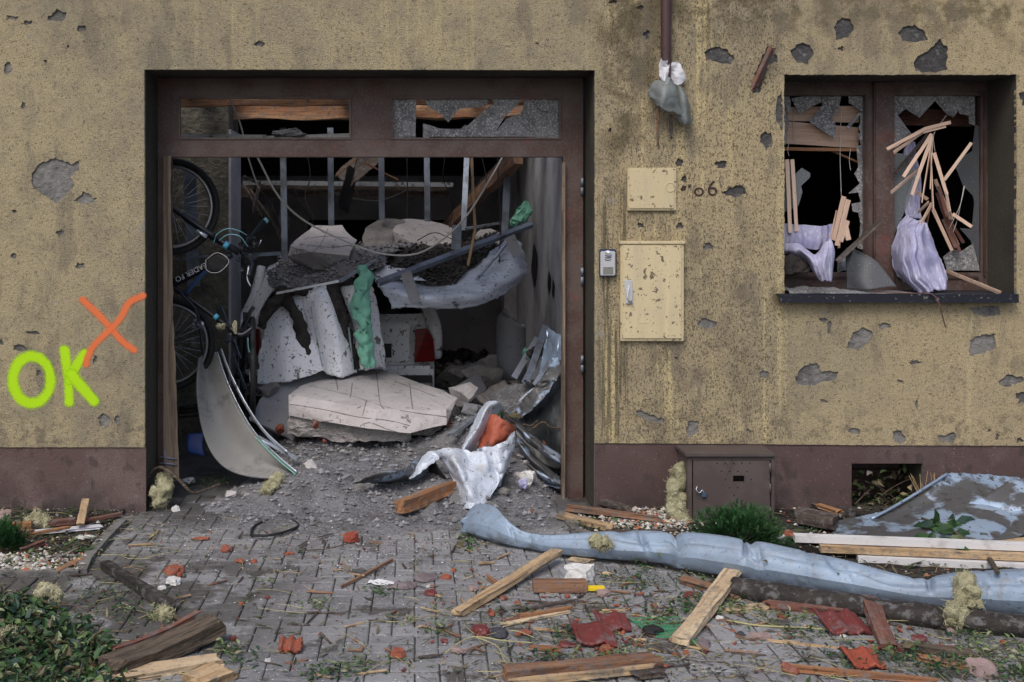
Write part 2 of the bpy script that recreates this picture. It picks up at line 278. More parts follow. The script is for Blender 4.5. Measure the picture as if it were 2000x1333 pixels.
class MB:
    def __init__(s): s.v = []; s.f = []; s.sm = []; s.uv = None
    def add(s, vs, fs, smooth=False):
        o = len(s.v); s.v += [V(p) for p in vs]; s.f += [tuple(o + i for i in f) for f in fs]; s.sm += [smooth] * len(fs); return s
    def box(s, a, b, ch=0.0):
        x0, x1 = sorted((a[0], b[0])); y0, y1 = sorted((a[1], b[1])); z0, z1 = sorted((a[2], b[2]))
        if ch <= 0:
            vs = [(x, y, z) for z in (z0, z1) for y in (y0, y1) for x in (x0, x1)]
            return s.add(vs, [(0, 2, 3, 1), (4, 5, 7, 6), (0, 1, 5, 4), (2, 6, 7, 3), (0, 4, 6, 2), (1, 3, 7, 5)])
        bm = bmesh.new(); bmesh.ops.create_cube(bm, size=1, matrix=Matrix.Translation(((x0 + x1) / 2, (y0 + y1) / 2, (z0 + z1) / 2)) @ Matrix.Diagonal((x1 - x0, y1 - y0, z1 - z0, 1)))
        bmesh.ops.bevel(bm, geom=bm.edges[:], offset=ch, segments=2, affect='EDGES')
        return s.bm(bm)
    def bm(s, bm, smooth=False):
        bm.verts.ensure_lookup_table(); bm.verts.index_update()
        s.add([v.co.copy() for v in bm.verts], [tuple(v.index for v in f.verts) for f in bm.faces], smooth); bm.free(); return s
    def pbox(s, x0, y0, x1, y1, Y0, Y1, ch=.003):     # box whose front face spans these picture coordinates at depth Y0
        a = P(x0, y0, Y0); b = P(x1, y1, Y0); return s.box((a.x, Y0, a.z), (b.x, Y1, b.z), ch)
    def tube(s, pts, r, n=10, seg=None, flat=1.0, up=V((0, 0, 1)), nzs=0.0, nzf=8.0, caps=True, seed=0, smooth=True):
        path = crom(pts, seg) if seg else [V(p) for p in pts]
        rings = []; m = len(path); dd_ = (path[-1] - path[0])
        if dd_.length > 1e-6 and abs(dd_.normalized().z) > .75: up = V((0, 1, 0))
        for i, p in enumerate(path):
            d = (path[min(i + 1, m - 1)] - path[max(i - 1, 0)])
            if d.length < 1e-9: d = V((1, 0, 0))
            d, sd, u = basis(d, up); rr = lint(r, i / (m - 1)); ff = lint(flat, i / (m - 1)); ring = []
            for k in range(n):
                a = 2 * math.pi * k / n; q = p + sd * math.cos(a) * rr * ff + u * math.sin(a) * rr
                if nzs: q = q + (q - p).normalized() * nz(q, nzf, seed) * nzs
                ring.append(q)
            rings.append(ring)
        vs = [q for rg in rings for q in rg]; fs = []
        for i in range(m - 1):
            for k in range(n):
                fs.append((i * n + k, i * n + (k + 1) % n, (i + 1) * n + (k + 1) % n, (i + 1) * n + k))
        if caps: fs += [tuple(range(n - 1, -1, -1)), tuple((m - 1) * n + k for k in range(n))]
        return s.add(vs, fs, smooth)
    def beam(s, p0, p1, w, t, up=V((0, 0, 1))):
        p0, p1 = V(p0), V(p1); d, sd, u = basis(p1 - p0, V(up)); vs = []
        for p in (p0, p1):
            for a, b in ((-1, -1), (1, -1), (1, 1), (-1, 1)): vs.append(p + sd * a * w / 2 + u * b * t / 2)
        return s.add(vs, [(3, 2, 1, 0), (4, 5, 6, 7), (0, 1, 5, 4), (1, 2, 6, 5), (2, 3, 7, 6), (3, 0, 4, 7)])
    def chan(s, p0, p1, w, t, up=V((0, 0, 1)), th=.0015):   # open C profile, as light steel studs have
        p0, p1 = V(p0), V(p1); d, sd, u = basis(p1 - p0, V(up))
        s.beam(p0, p1, w, th, up); s.beam(p0 + sd * (w / 2 - th) - u * t / 2, p1 + sd * (w / 2 - th) - u * t / 2, th, t - th * 1.5, up)
        return s.beam(p0 - sd * (w / 2 - th) - u * t / 2, p1 - sd * (w / 2 - th) - u * t / 2, th, t - th * 1.5, up)
    def prism(s, pts, ext):
        n = len(pts); e = V(ext); a = [V(p) for p in pts]; b = [p + e for p in a]
        return s.add(a + b, [tuple(range(n)), tuple(range(2 * n - 1, n - 1, -1))] + [(i, n + i, n + (i + 1) % n, (i + 1) % n) for i in range(n)])
    def hull(s, pts, cuts=2, amp=.02, freq=5, seed=0, smooth=False):
        bm = bmesh.new()
        for p in pts: bm.verts.new(p)
        r = bmesh.ops.convex_hull(bm, input=bm.verts[:])
        junk = [g for g in r.get('geom_interior', []) + r.get('geom_unused', []) if isinstance(g, bmesh.types.BMVert)]
        if junk: bmesh.ops.delete(bm, geom=list(set(junk)), context='VERTS')
        if cuts: bmesh.ops.subdivide_edges(bm, edges=bm.edges[:], cuts=cuts, use_grid_fill=True)
        bmesh.ops.triangulate(bm, faces=bm.faces[:])
        bm.normal_update()
        for v in bm.verts:
            v.co += v.normal * (nz(v.co, freq, seed) * amp + nz(v.co, freq * 3.3, seed + 3) * amp * .4)
        bmesh.ops.recalc_face_normals(bm, faces=bm.faces[:])
        return s.bm(bm, smooth)
    def grid(s, rows, nu, nv, amp=0.0, freq=4, seed=0, smooth=True, edge=0.0, hard=False, folds=None):
        rr = [crom(r, nu) for r in rows]; cols = [crom([r[i] for r in rr], nv) for i in range(nu + 1)]
        vs = []
        for j in range(nv + 1):
            for i in range(nu + 1):
                p = cols[i][j]
                if amp:
                    if hard:
                        k = abs(nz(p, freq, seed)) * 2 - .5; k2 = abs(nz(p, freq * 2.3, seed + 2)) * 2 - .5
                        p = p + V((nz(p, freq, seed + 5) * .5, -1, nz(p, freq, seed + 6) * .4)) * (k * amp + k2 * amp * .4)
                    else:
                        p = p + V((nz(p, freq, seed), nz(p, freq, seed + 1), nz(p, freq, seed + 2))) * amp
                if folds: p = p + V((0, 1, .15)) * (math.sin(2 * math.pi * folds[0] * i / nu + 2.6 * nz(p, 2.5, seed + 4)) * .6 + math.sin(2 * math.pi * folds[0] * 2.3 * i / nu + 3 * nz(p, 4, seed + 6)) * .4) * folds[1]
                if edge and (i in (0, nu) or j in (0, nv)):
                    p = p + V((nz(p, 30, seed + 8), 0, nz(p, 30, seed + 9))) * edge
                vs.append(p)
        W = nu + 1
        return s.add(vs, [(j * W + i, j * W + i + 1, (j + 1) * W + i + 1, (j + 1) * W + i) for j in range(nv) for i in range(nu)], smooth)
    def leaf(s, p, d, up, L, W):
        d, sd, u = basis(d, up); fold = u * W * .25
        vs = [p, p + d * L * .35 + sd * W / 2 + fold, p + d * L * .4, p + d * L * .35 - sd * W / 2 + fold, p + d * L - u * L * .15, p + d * L * .75 + sd * W * .33 + fold * .6, p + d * L * .75 - sd * W * .33 + fold * .6]
        return s.add(vs, [(0, 1, 2), (0, 2, 3), (1, 5, 4, 2), (2, 4, 6, 3)], False)
    def build(s, name, m, parent=None, label=None, cat=None, group=None, kind=None, solid=0.0, wn=False, off=None):
        me = bpy.data.meshes.new(name)
        if parent is not None: o = OFF[parent]
        elif kind == 'structure' or off == 0: o = V((0, 0, 0))
        else:
            xs = [p.x for p in s.v]; ys = [p.y for p in s.v]; zs = [p.z for p in s.v]
            o = V(((min(xs) + max(xs)) / 2, (min(ys) + max(ys)) / 2, min(zs)))
        me.from_pydata([p - o for p in s.v], [], s.f); me.update()
        for p, f in zip(me.polygons, s.sm): p.use_smooth = f
        ms = m if isinstance(m, (list, tuple)) else [m]
        for q in ms: me.materials.append(MATS[q])
        ob = bpy.data.objects.new(name, me); COL.objects.link(ob)
        OFF[ob.name] = o
        if parent is not None: ob.parent = bpy.data.objects[parent]
        else: ob.location = o
        tagp(ob, label, cat, group, kind)
        if solid:
            md = ob.modifiers.new('thickness', 'SOLIDIFY'); md.thickness = solid; md.offset = 0
        return ob.name
def tagp(o, label=None, cat=None, group=None, kind=None):
    if label: o['label'] = label
    if cat: o['category'] = cat
    if group: o['group'] = group
    if kind: o['kind'] = kind
def thing(name, label, cat, loc, group=None):
    o = bpy.data.objects.new(name, None); COL.objects.link(o); o.location = V(loc); o.empty_display_size = .1
    tagp(o, label, cat, group); OFF[o.name] = V(loc); return o.name
def plank(name, label, cat, p0, p1, w, t, m, group=None, roll=0.0, jag=.03, parent=None, bend=0.0, taper=1.0, n=12):
    """length along local x so that the grain follows the wood; broken, uneven ends"""
    p0, p1 = V(p0), V(p1); L = (p1 - p0).length; d, sd, u = basis(p1 - p0)
    M = Matrix((d, sd, u)).transposed().to_4x4() @ Matrix.Rotation(math.radians(roll), 4, 'X')
    vs = []; fs = []; rn = random.Random(int(L * 1e5) + int(w * 1e4)); k = 8
    sec = [(-1, -1), (0, -1), (1, -1), (1, 0), (1, 1), (0, 1), (-1, 1), (-1, 0)]
    for i in range(n + 1):
        t_ = i / n; x = L * t_ - L / 2; ws = w * (1 + (taper - 1) * t_)
        for q, (a, b) in enumerate(sec):
            xx = x + (rn.uniform(-jag, jag) if i in (0, n) else rn.uniform(-.15, .15) * L / n)
            vs.append(V((xx, a * ws / 2 * .98 + nz((x * 3, a, b), 1, L) * w * .13 + (rn.uniform(-1, 1) * w * .03), b * t / 2 + nz((x * 3, a + 5, b), 1, L) * t * .16 + bend * (1 - (2 * t_ - 1) ** 2))))
    for i in range(n):
        for q in range(k): fs.append((i * k + q, i * k + (q + 1) % k, (i + 1) * k + (q + 1) % k, (i + 1) * k + q))
    fs += [tuple(range(k - 1, -1, -1)), tuple(n * k + q for q in range(k))]
    me = bpy.data.meshes.new(name); me.from_pydata(vs, [], fs); me.update(); me.materials.append(MATS[m])
    ob = bpy.data.objects.new(name, me); COL.objects.link(ob)
    c = (p0 + p1) / 2
    if parent: ob.parent = bpy.data.objects[parent]; c = c - OFF[parent]
    ob.matrix_basis = Matrix.Translation(c) @ M
    OFF[ob.name] = c
    if not parent: tagp(ob, label, cat, group)
    elif label: ob['label'] = label
    return ob.name
def blob(cx, cy, rx, ry, seed, n=14):
    rn = random.Random(seed); out = []
    for k in range(n):
        a = 2 * math.pi * k / n + rn.uniform(-.15, .15); q = rn.uniform(.66, 1.15); out.append((cx + math.cos(a) * rx * q, cy + math.sin(a) * ry * q))
    return out
def rough(poly, seed, amp=1.4):
    rn = random.Random(seed); out = []
    for i, (x, y) in enumerate(poly):
        x2, y2 = poly[(i + 1) % len(poly)]; L = math.hypot(x2 - x, y2 - y); k = max(1, int(L / 5))
        for j in range(k):
            t = j / k; out.append((x + (x2 - x) * t + rn.uniform(-amp, amp), y + (y2 - y) * t + rn.uniform(-amp, amp)))
    return out
def flat_shape(name, loops, m, Y0, Y1, parent, label=None):
    """outline with holes (picture coordinates on the wall plane) -> slab between Y0 and Y1"""
    from mathutils.geometry import delaunay_2d_cdt
    pts = []; ed = []; rings = []
    for lp in loops:
        o = len(pts); n = len(lp); pts += [V((wx(x), wz(y))) for x, y in lp]; ed += [(o + i, o + (i + 1) % n) for i in range(n)]; rings.append([(wx(x), wz(y)) for x, y in lp])
    vs, es, fs, _, _, _ = delaunay_2d_cdt(pts, ed, [], 0, 1e-6)
    bx = [(min(p[0] for p in r), max(p[0] for p in r), min(p[1] for p in r), max(p[1] for p in r)) for r in rings]
    keep = []
    for f in fs:
        c = sum((vs[i] for i in f), V((0, 0))) / 3
        if not inside(c.x, c.y, rings[0]): continue
        if any(q[0] <= c.x <= q[1] and q[2] <= c.y <= q[3] and inside(c.x, c.y, r) for q, r in zip(bx[1:], rings[1:])): continue
        keep.append(tuple(f))
    mb = MB(); mb.add([(v.x, Y0, v.y) for v in vs], keep)
    cnt = {}
    for f in keep:
        for i in range(3):
            e = (f[i], f[(i + 1) % 3]); cnt[tuple(sorted(e))] = cnt.get(tuple(sorted(e)), 0) + 1
    side = [e for e, c in cnt.items() if c == 1]; n = len(vs)
    mb.v += [V((v.x, Y1, v.y)) for v in vs]; mb.f += [(a, b, b + n, a + n) for a, b in side]; mb.sm += [False] * len(side)
    return mb.build(name, m, parent, label)
def inside(x, y, poly):
    c = False; n = len(poly)
    for i in range(n):
        x1, y1 = poly[i]; x2, y2 = poly[(i + 1) % n]
        if (y1 > y) != (y2 > y) and x < (x2 - x1) * (y - y1) / (y2 - y1) + x1: c = not c
    return c
def text_mesh(name, s, size, M, m, parent, ext=.001, sx=1.0):
    cu = bpy.data.curves.new(name, 'FONT'); cu.body = s; cu.size = size; cu.extrude = ext; cu.space_character = 1.05; cu.offset = .004 * size
    co = bpy.data.objects.new(name + '_c', cu); COL.objects.link(co)
    dg = bpy.context.evaluated_depsgraph_get(); me = bpy.data.meshes.new_from_object(co.evaluated_get(dg))
    bpy.data.objects.remove(co)
    mb = MB(); mb.add([M @ V((v.co.x * sx, v.co.y, v.co.z)) for v in me.vertices], [tuple(p.vertices) for p in me.polygons])
    return mb.build(name, m, parent)

# ================================================================== THE SETTING: ground
def ground():
    mb = MB(); mb.add([(-40, -40, -.009), (40, -40, -.009), (40, 30, -.009), (-40, 30, -.009)], [(0, 1, 2, 3)])
    mb.build('ground', 'joint_sand', kind='structure')
    # herringbone pavers, 20 x 10 cm, each a chamfered stone, slightly uneven
    mb = MB(); rn = random.Random(3); u = .1; g = .0028
    def stone(x0, y0, x1, y1):
        z = rn.uniform(-.003, .003) + nz((x0, y0, 0), .7) * .012
        tx = rn.uniform(-.003, .003); ty = rn.uniform(-.003, .003); j = [rn.uniform(-.0015, .0015) for _ in range(4)]
        x0 += g + j[0]; y0 += g + j[1]; x1 -= g + j[2]; y1 -= g + j[3]; c = .006; cz = .004
        cx = (x0 + x1) / 2; cy = (y0 + y1) / 2
        zz = lambda x, y: z + (x - cx) * tx / .1 + (y - cy) * ty / .1
        o = [(x0, y0), (x1, y0), (x1, y1), (x0, y1)]; i_ = [(x0 + c, y0 + c), (x1 - c, y0 + c), (x1 - c, y1 - c), (x0 + c, y1 - c)]
        vs = [(a, b, -.03) for a, b in o] + [(a, b, zz(a, b) - cz) for a, b in o] + [(a, b, zz(a, b)) for a, b in i_]
        fs = [(k, (k + 1) % 4, 4 + (k + 1) % 4, 4 + k) for k in range(4)] + [(4 + k, 4 + (k + 1) % 4, 8 + (k + 1) % 4, 8 + k) for k in range(4)] + [(8, 9, 10, 11)]
        mb.add(vs, fs)
    bedL, bedR = bed_polys()
    for j in range(-66, 4):
        for i in range(-62, 74):
            m_ = (i - j) % 4
            x, y = i * u, j * u
            if m_ == 0: r = (x, y, x + 2 * u, y + u)
            elif m_ == 3: r = (x, y, x + u, y + 2 * u)
            else: continue
            cx, cy = (r[0] + r[2]) / 2, (r[1] + r[3]) / 2
            if r[3] > .4 or inside(cx, cy, bedL) or inside(cx, cy, bedR): continue
            if cy > -.02 and not (-1.6 < cx < 1.05): continue
            stone(*r)
    mb.build('pavement', 'paver', kind='structure')
    fl = MB(); fl.box((-2.7, .42, -.3), (1.3, 7.5, -.004)); fl.build('garage_floor', 'floor_concrete', kind='structure')
def bed_polys():
    f = lambda l: [(G(a, b).x, G(a, b).y) for a, b in l]
    return (f([(238, 1022), (205, 1055), (168, 1098), (158, 1122), (-250, 1127), (-700, 1127)]) + [(-9, .02), (G(238, 1022).x, .02)],
            f([(1096, 1003), (1128, 1042), (1240, 1078), (1420, 1098), (1600, 1120), (1800, 1150), (2100, 1190), (2700, 1190)]) + [(9, .02), (G(1096, 1003).x, .02)])
def inside(x, y, poly):
    c = False; n = len(poly)
    for i in range(n):
        x1, y1 = poly[i]; x2, y2 = poly[(i + 1) % n]
        if (y1 > y) != (y2 > y) and x < (x2 - x1) * (y - y1) / (y2 - y1) + x1: c = not c
    return c
ground()
BL, BR = bed_polys()
def bed(name, poly, x0, x1, y0):
    mb = MB(); n = .04; nx = int((x1 - x0) / n); ny = int((.02 - y0) / n); W = nx + 1; vs = []
    for j in range(ny + 1):
        for i in range(nx + 1):
            x = x0 + i * n; y = y0 + j * n; vs.append((x, y, .012 + nz((x, y, 0), 3) * .02 + nz((x, y, 0), 14, 2) * .012))
    fs = []
    for j in range(ny):
        for i in range(nx):
            if inside(x0 + (i + .5) * n, y0 + (j + .5) * n, poly): fs.append((j * W + i, j * W + i + 1, (j + 1) * W + i + 1, (j + 1) * W + i))
    mb.add(vs, fs, True); mb.build(name, 'dark_soil', kind='structure')
bed('planting_bed', BL, -6, -1.8, -1.3); bed('planting_bed', BR, .9, 7, -1.6)
def kerb(pts, name='kerb'):
    mb = MB()
    for a, b in zip(pts[:-1], pts[1:]):
        a = V((a[0], a[1], 0)); b = V((b[0], b[1], 0)); L = (b - a).length; n = max(1, int(L / .5))
        for k in range(n):
            p = a.lerp(b, k / n + .006); q = a.lerp(b, (k + 1) / n - .006); mb.beam(p, q, .06, .05)
    mb.build(name, 'kerb', kind='structure')
kerb(BL[0:4]); kerb(BL[3:6]); kerb(BR[0:6])

# ================================================================== THE HOUSE
H = thing('damaged_house', 'ochre roughcast house front with brown plinth, shrapnel scars and a burst garage opening', 'house', (0, .2, 0))
chips = [
    [(62, 345), (75, 322), (100, 310), (125, 312), (140, 322), (155, 315), (158, 330), (140, 345), (145, 365), (128, 385), (108, 397), (85, 380), (68, 370)],
    [(147, 392), (165, 376), (190, 388), (185, 398), (160, 399)], [(93, 38), (112, 20), (130, 25), (132, 38), (112, 44)],
    [(193, 815), (205, 805), (218, 820), (210, 835), (198, 832)],
    [(1375, 105), (1390, 93), (1415, 95), (1433, 115), (1428, 127), (1400, 123), (1380, 118)],
    [(1541, 98), (1560, 85), (1582, 90), (1587, 110), (1575, 125), (1550, 120)],
    [(1628, 50), (1643, 34), (1660, 40), (1665, 58), (1655, 75), (1630, 78)],
    [(1751, 68), (1762, 55), (1785, 50), (1800, 62), (1811, 78), (1790, 85), (1760, 80)],
    [(1783, 122), (1795, 108), (1815, 98), (1835, 75), (1840, 90), (1848, 92), (1848, 135), (1836, 141), (1800, 143), (1786, 141)],
    [(1466, 172), (1475, 140), (1488, 110), (1500, 90), (1512, 97), (1517, 122), (1500, 130), (1482, 180), (1470, 183)],
    [(1408, 378), (1425, 366), (1445, 362), (1457, 373), (1445, 386), (1425, 384)],
    [(1240, 802), (1250, 800), (1295, 820), (1296, 827), (1270, 822), (1243, 812)], [(1342, 822), (1362, 820), (1366, 842), (1350, 853), (1340, 853)],
    [(1552, 735), (1568, 715), (1592, 707), (1603, 725), (1637, 725), (1632, 742), (1600, 748), (1580, 755), (1556, 748)],
    [(1650, 680), (1665, 650), (1685, 638), (1702, 648), (1698, 668), (1675, 685)],
    [(1890, 668), (1905, 655), (1940, 652), (1943, 680), (1915, 692), (1890, 697)],
    [(1947, 745), (1965, 732), (1995, 735), (1998, 745), (1960, 757)], [(1741, 842), (1755, 839), (1768, 857), (1760, 865), (1743, 864)],
    [(1830, 850), (1845, 850), (1860, 842), (1866, 850), (1862, 864), (1835, 860)],
    [(1512, 222), (1518, 190), (1526, 182), (1527, 258), (1520, 250)], [(1886, 600), (1950, 597), (1952, 615), (1925, 620), (1900, 612)],
    [(1988, 182), (2006, 178), (2015, 200), (1995, 208)]]
for i, (a, b, c, d) in enumerate([(25, 36, 13, 5), (57, 46, 9, 5), (160, 57, 10, 7), (17, 133, 9, 13), (135, 92, 4, 4), (508, 87, 11, 6), (120, 455, 8, 7), (230, 820, 6, 9), (47, 208, 5, 9), (30, 413, 5, 4), (28, 500, 8, 6), (158, 519, 9, 7),
        (65, 650, 14, 5), (40, 679, 15, 6), (5, 668, 5, 6), (187, 702, 5, 8), (78, 728, 6, 7), (1498, 275, 14, 18), (1326, 318, 9, 8), (1407, 322, 12, 8), (1335, 350, 6, 7), (1250, 440, 8, 5), (1326, 443, 9, 6), (1382, 482, 11, 9), (1378, 631, 20, 11), (1490, 731, 9, 8),
        (1725, 637, 14, 6), (1618, 640, 5, 16), (1992, 775, 11, 14), (1785, 707, 14, 5), (1607, 783, 8, 4), (1788, 790, 4, 12), (1945, 852, 4, 8), (1930, 840, 4, 3), (1990, 860, 8, 5), (1320, 700, 5, 4), (1262, 70, 8, 9), (1195, 5, 12, 4), (1250, 16, 7, 5), (1668, 842, 13, 8), (1605, 625, 8, 4),
        (1190, 255, 4, 5), (1460, 840, 5, 3), (1048, 86, 5, 3), (90, 120, 4, 3), (1640, 96, 6, 5), (1755, 745, 6, 4), (2060, 300, 20, 14), (2120, 560, 14, 18), (-60, 300, 14, 20), (-90, 620, 20, 10)]):
    chips.append(blob(a, b, c, d, i + 11))
outer = [(-700, -420), (2700, -420), (2700, 868), (2000, 870), (1700, 869), (1400, 866), (1161, 865), (1161, 600), (1161, 138), (700, 137), (283, 137), (284, 500), (284, 873), (-700, 873)]
window_hole = [(1530, 147), (1983, 147), (1983, 577), (1530, 577)]
flat_shape('render_coat', [rough(outer, 1, .35), rough(window_hole, 4, .8)] + [rough(c, i, min(2.2, .13 * (max(p[0] for p in c) - min(p[0] for p in c)))) for i, c in enumerate(chips)], 'facade_render', -.018, .012, H)
# masonry behind the render; its sides are the reveals of the openings
def wall_boxes(mb, y0, y1):
    for a, b, c, d in [(-700, -420, 283, 1060), (283, -420, 1161, 137), (1161, -420, 1530, 1060), (1530, -420, 1983, 147), (1530, 590, 1983, 905), (1530, 905, 1662, 1060), (1802, 905, 1983, 1060), (1662, 995, 1802, 1060), (1983, -420, 2700, 1060)]:
        mb.box((wx(a), y0, wz(b)), (wx(c), y1, wz(d)))
mb = MB(); wall_boxes(mb, -.007, .016); mb.build('chipped_undercoat', 'concrete', H)
mb = MB(); wall_boxes(mb, .0165, .50); mb.build('masonry_wall', 'reveal_render', H)
# plinth
mb = MB()
for a, b, c, d in [(-700, 874, 286, 1060), (1161, 866, 1662, 1060), (1662, 869, 1802, 905), (1662, 995, 1802, 1060), (1802, 869, 2700, 1060)]:
    mb.box((wx(a), -.0105, wz(b)), (wx(c), -.0075, wz(d)))
    if a in (-700, 1802):
        mb.build('plinth', 'plinth_stone', H, 'speckled reddish brown plinth'); mb = MB()
mb = MB(); mb.box((wx(1662), .34, wz(903)), (wx(1802), .36, wz(997))); mb.pbox(1650, 918, 1812, 925, .28, .31); mb.pbox(1758, 915, 1768, 1000, .28, .31); mb.build('cellar_window', 'dark_brown_paint', H)
# interior shell of the garage
mb = MB(); mb.box((1.14, .5, -.3), (1.34, 7.6, 3.2)); mb.build('side_wall', 'plaster_grey', H, 'grey plastered right wall of the garage')
mb = MB(); mb.box((-2.7, .5, -.3), (-2.5, 7.6, 3.2)); mb.box((-2.5, 2.2, -.3), (-1.52, 2.7, 3.1)); mb.build('side_wall', 'rough_concrete', H, 'rough dark left wall and pillar of the garage')
mb = MB(); mb.box((-1.519, 2.195, -.3), (-1.50, 2.72, 2.55)); mb.build('lit_pillar_side', 'plaster_white', H)  # pale skin paints the light on the pillar's side face
mb = MB(); zb = lambda py: EYE + (PY - py) * 14.3 / F; xb = lambda px: (px - PX) * 14.3 / F
for a, b, c, d in [(300, 300, 600, 900), (600, 300, 1100, 430), (735, 430, 770, 480), (600, 480, 1100, 900), (870, 430, 1100, 480)]:
    mb.box((xb(a), 7.3, zb(b)), (xb(c), 7.5, zb(d)))
mb.build('back_wall', 'plaster_white', H, 'pale back wall of the garage')
mb = MB(); mb.box((-2.5, 7.55, 0), (1.3, 7.6, 3)); mb.build('dark_room_beyond', 'shade_char_black', H)  # black plate painting the darkness behind the wall openings
mb = MB(); mb.box((1.0, 5.6, -.2), (1.14, 5.95, 3.1)); mb.build('wall_pier', 'plaster_grey', H)
mb = MB(); mb.box((-2.7, 3.8, 2.99), (1.34, 7.6, 3.2)); mb.build('ceiling', 'shade_char_black', H); mb = MB(); mb.box((-2.7, 6.6, 2.38), (1.139, 7.29, 2.98)); mb.build('ceiling', 'shade_char_black', H)  # lower box is an added black block, painting the shade under the ceiling
for i, (y, z, r) in enumerate([(2.5, 2.74, .085), (1.55, 2.72, .05), (3.4, 2.9, .09)]):
    plank('ceiling_beam', None, None, (-2.5, y, z), (1.14, y + .05, z + .03), r * 2, r * 2.1, 'log_wood', parent=H, jag=0, n=30)
for x, a in ((-1.75, .03), (-.62, .02), (.5, -.03)):
    plank('joist', None, None, (x, .55, 2.93), (x + a, 3.8, 2.95), .09, .12, 'old_wood', parent=H, jag=.0, n=16)
# room behind the blown window
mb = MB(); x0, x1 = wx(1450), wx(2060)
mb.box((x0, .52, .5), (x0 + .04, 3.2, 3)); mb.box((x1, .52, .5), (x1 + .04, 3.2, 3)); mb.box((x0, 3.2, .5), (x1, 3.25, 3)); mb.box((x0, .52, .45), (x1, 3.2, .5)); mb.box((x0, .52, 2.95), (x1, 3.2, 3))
mb.build('dark_inner_room', 'shade_char_black', H)  # walls coloured black for the unlit inside
# garage frame
FY = .35
FR = thing('x', None, None, (0, 0, 0)); bpy.data.objects.remove(bpy.data.objects[FR])
mb = MB()
for a in [(308, 152, 333, 960), (333, 152, 1100, 189), (333, 273, 1100, 307), (333, 189, 348, 273), (686, 189, 763, 273), (1096, 189, 1100, 273), (1100, 152, 1139, 982)]:
    mb.pbox(*a, FY, FY + .07, .002)
gf = mb.build('garage_frame', 'brown_paint', H, 'brown painted timber frame with two narrow top lights')
for a, b, c, d in [(348, 189, 686, 273), (763, 189, 1096, 273)]:
    mb = MB()
    for q in [(a, b, c, b + 4), (a, d - 4, c, d), (a, b + 4, a + 4, d - 4), (c - 4, b + 4, c, d - 4)]: mb.pbox(*q, FY - .008, FY + .02, .001)
    mb.build('glazing_bead', 'brown_paint', gf)
def P3(l, ox, oy, k, Y): return [P(ox + a / k, oy + b / k, Y) for a, b in l]
tg = [([(350, 105), (585, 105), (580, 400), (575, 460), (350, 460)], .375), ([(470, 310), (520, 330), (545, 400), (530, 462), (468, 462)], .366),
      ([(680, 102), (1270, 102), (1240, 170), (1180, 185), (1000, 200), (960, 230), (885, 330), (810, 250), (720, 200), (670, 150)], .378), ([(860, 150), (900, 180), (1000, 130), (1010, 195), (930, 190), (885, 300), (830, 240)], .368),
      ([(648, 340), (720, 360), (810, 390), (1000, 392), (1040, 352), (1060, 362), (1300, 150), (1410, 280), (1340, 390), (1350, 464), (648, 464)], .372),
      ([(1278, 103), (1560, 103), (1540, 150), (1420, 275), (1350, 210)], .366), ([(1350, 385), (1430, 296), (1560, 245), (1595, 130), (1640, 103), (1932, 103), (1932, 464), (1342, 464)], .38),
      ([(1640, 104), (1800, 104), (1830, 235), (1740, 220)], .366), ([(1560, 330), (1620, 230), (1670, 400), (1640, 410)], .365)]
for k, (l, y) in enumerate(tg):
    MB().prism(P3(l, 690, 170, 4.762, y), (0, .004, 0)).build('glass_shard', 'dusty_glass' if k not in (1, 3, 7) else 'dusty_glass', gf)
MB().prism([P(763, 266, .378), P(812, 258, .378), P(812, 269, .378), P(763, 269, .378)], (0, .004, 0)).build('glass_shard', 'dusty_glass', gf)
for x, ys in ((304, (367, 535, 710, 905)), (1137, (365, 540, 712))):
    for y in ys:
        mb = MB(); p = P(x, y, .343); mb.tube([p + V((0, 0, -.055)), p + V((0, 0, -.004))], .010, 10); mb.tube([p + V((0, 0, .004)), p + V((0, 0, .055))], .010, 10); mb.build('hinge', 'stud_metal', gf)
# what is left of the door leaves: bare split edge on the left, closing post on the right
mb = MB(); rows = []
ys = [305, 420, 540, 660, 780, 880, 934]; rt = [334, 333, 337, 338, 343, 347, 350]
if 0:
    pass
vs = []; n = 36
for i in range(n + 1):
    t = i / n; py = 305 + 629 * t; k = t * 6; j = min(int(k), 5); xr = rt[j] + (rt[j + 1] - rt[j]) * (k - j) + random.Random(i).uniform(-1, 1) * 1.1
    for px, Y in ((319, .29), (319, .348), (xr, .348), (xr, .29)): vs.append(P(px, py, Y))
mb.add(vs, [(i * 4 + q, i * 4 + (q + 1) % 4, i * 4 + 4 + (q + 1) % 4, i * 4 + 4 + q) for i in range(n) for q in range(4)] + [(3, 2, 1, 0), (n * 4, n * 4 + 1, n * 4 + 2, n * 4 + 3)])
mb.build('broken_door_edge', 'weathered_wood', gf, 'bare split grey timber at the left of the opening')
mb = MB()
for i in range(14):
    y0 = 318 + i * 47; mb.pbox(1098 + random.Random(i).uniform(-1, .5), y0, 1104, y0 + 46.5, .30, .348, .0)
mb.build('broken_door_edge', 'weathered_wood', gf)
mb = MB(); mb.tube([P(322, 880, .285), P(322, 915, .285)], .006); mb.tube([P(312, 893, .285), P(345, 897, .28)], .005); mb.tube([P(312, 905, .285), P(345, 908, .28)], .005); mb.build('bolt', 'stud_metal', gf)
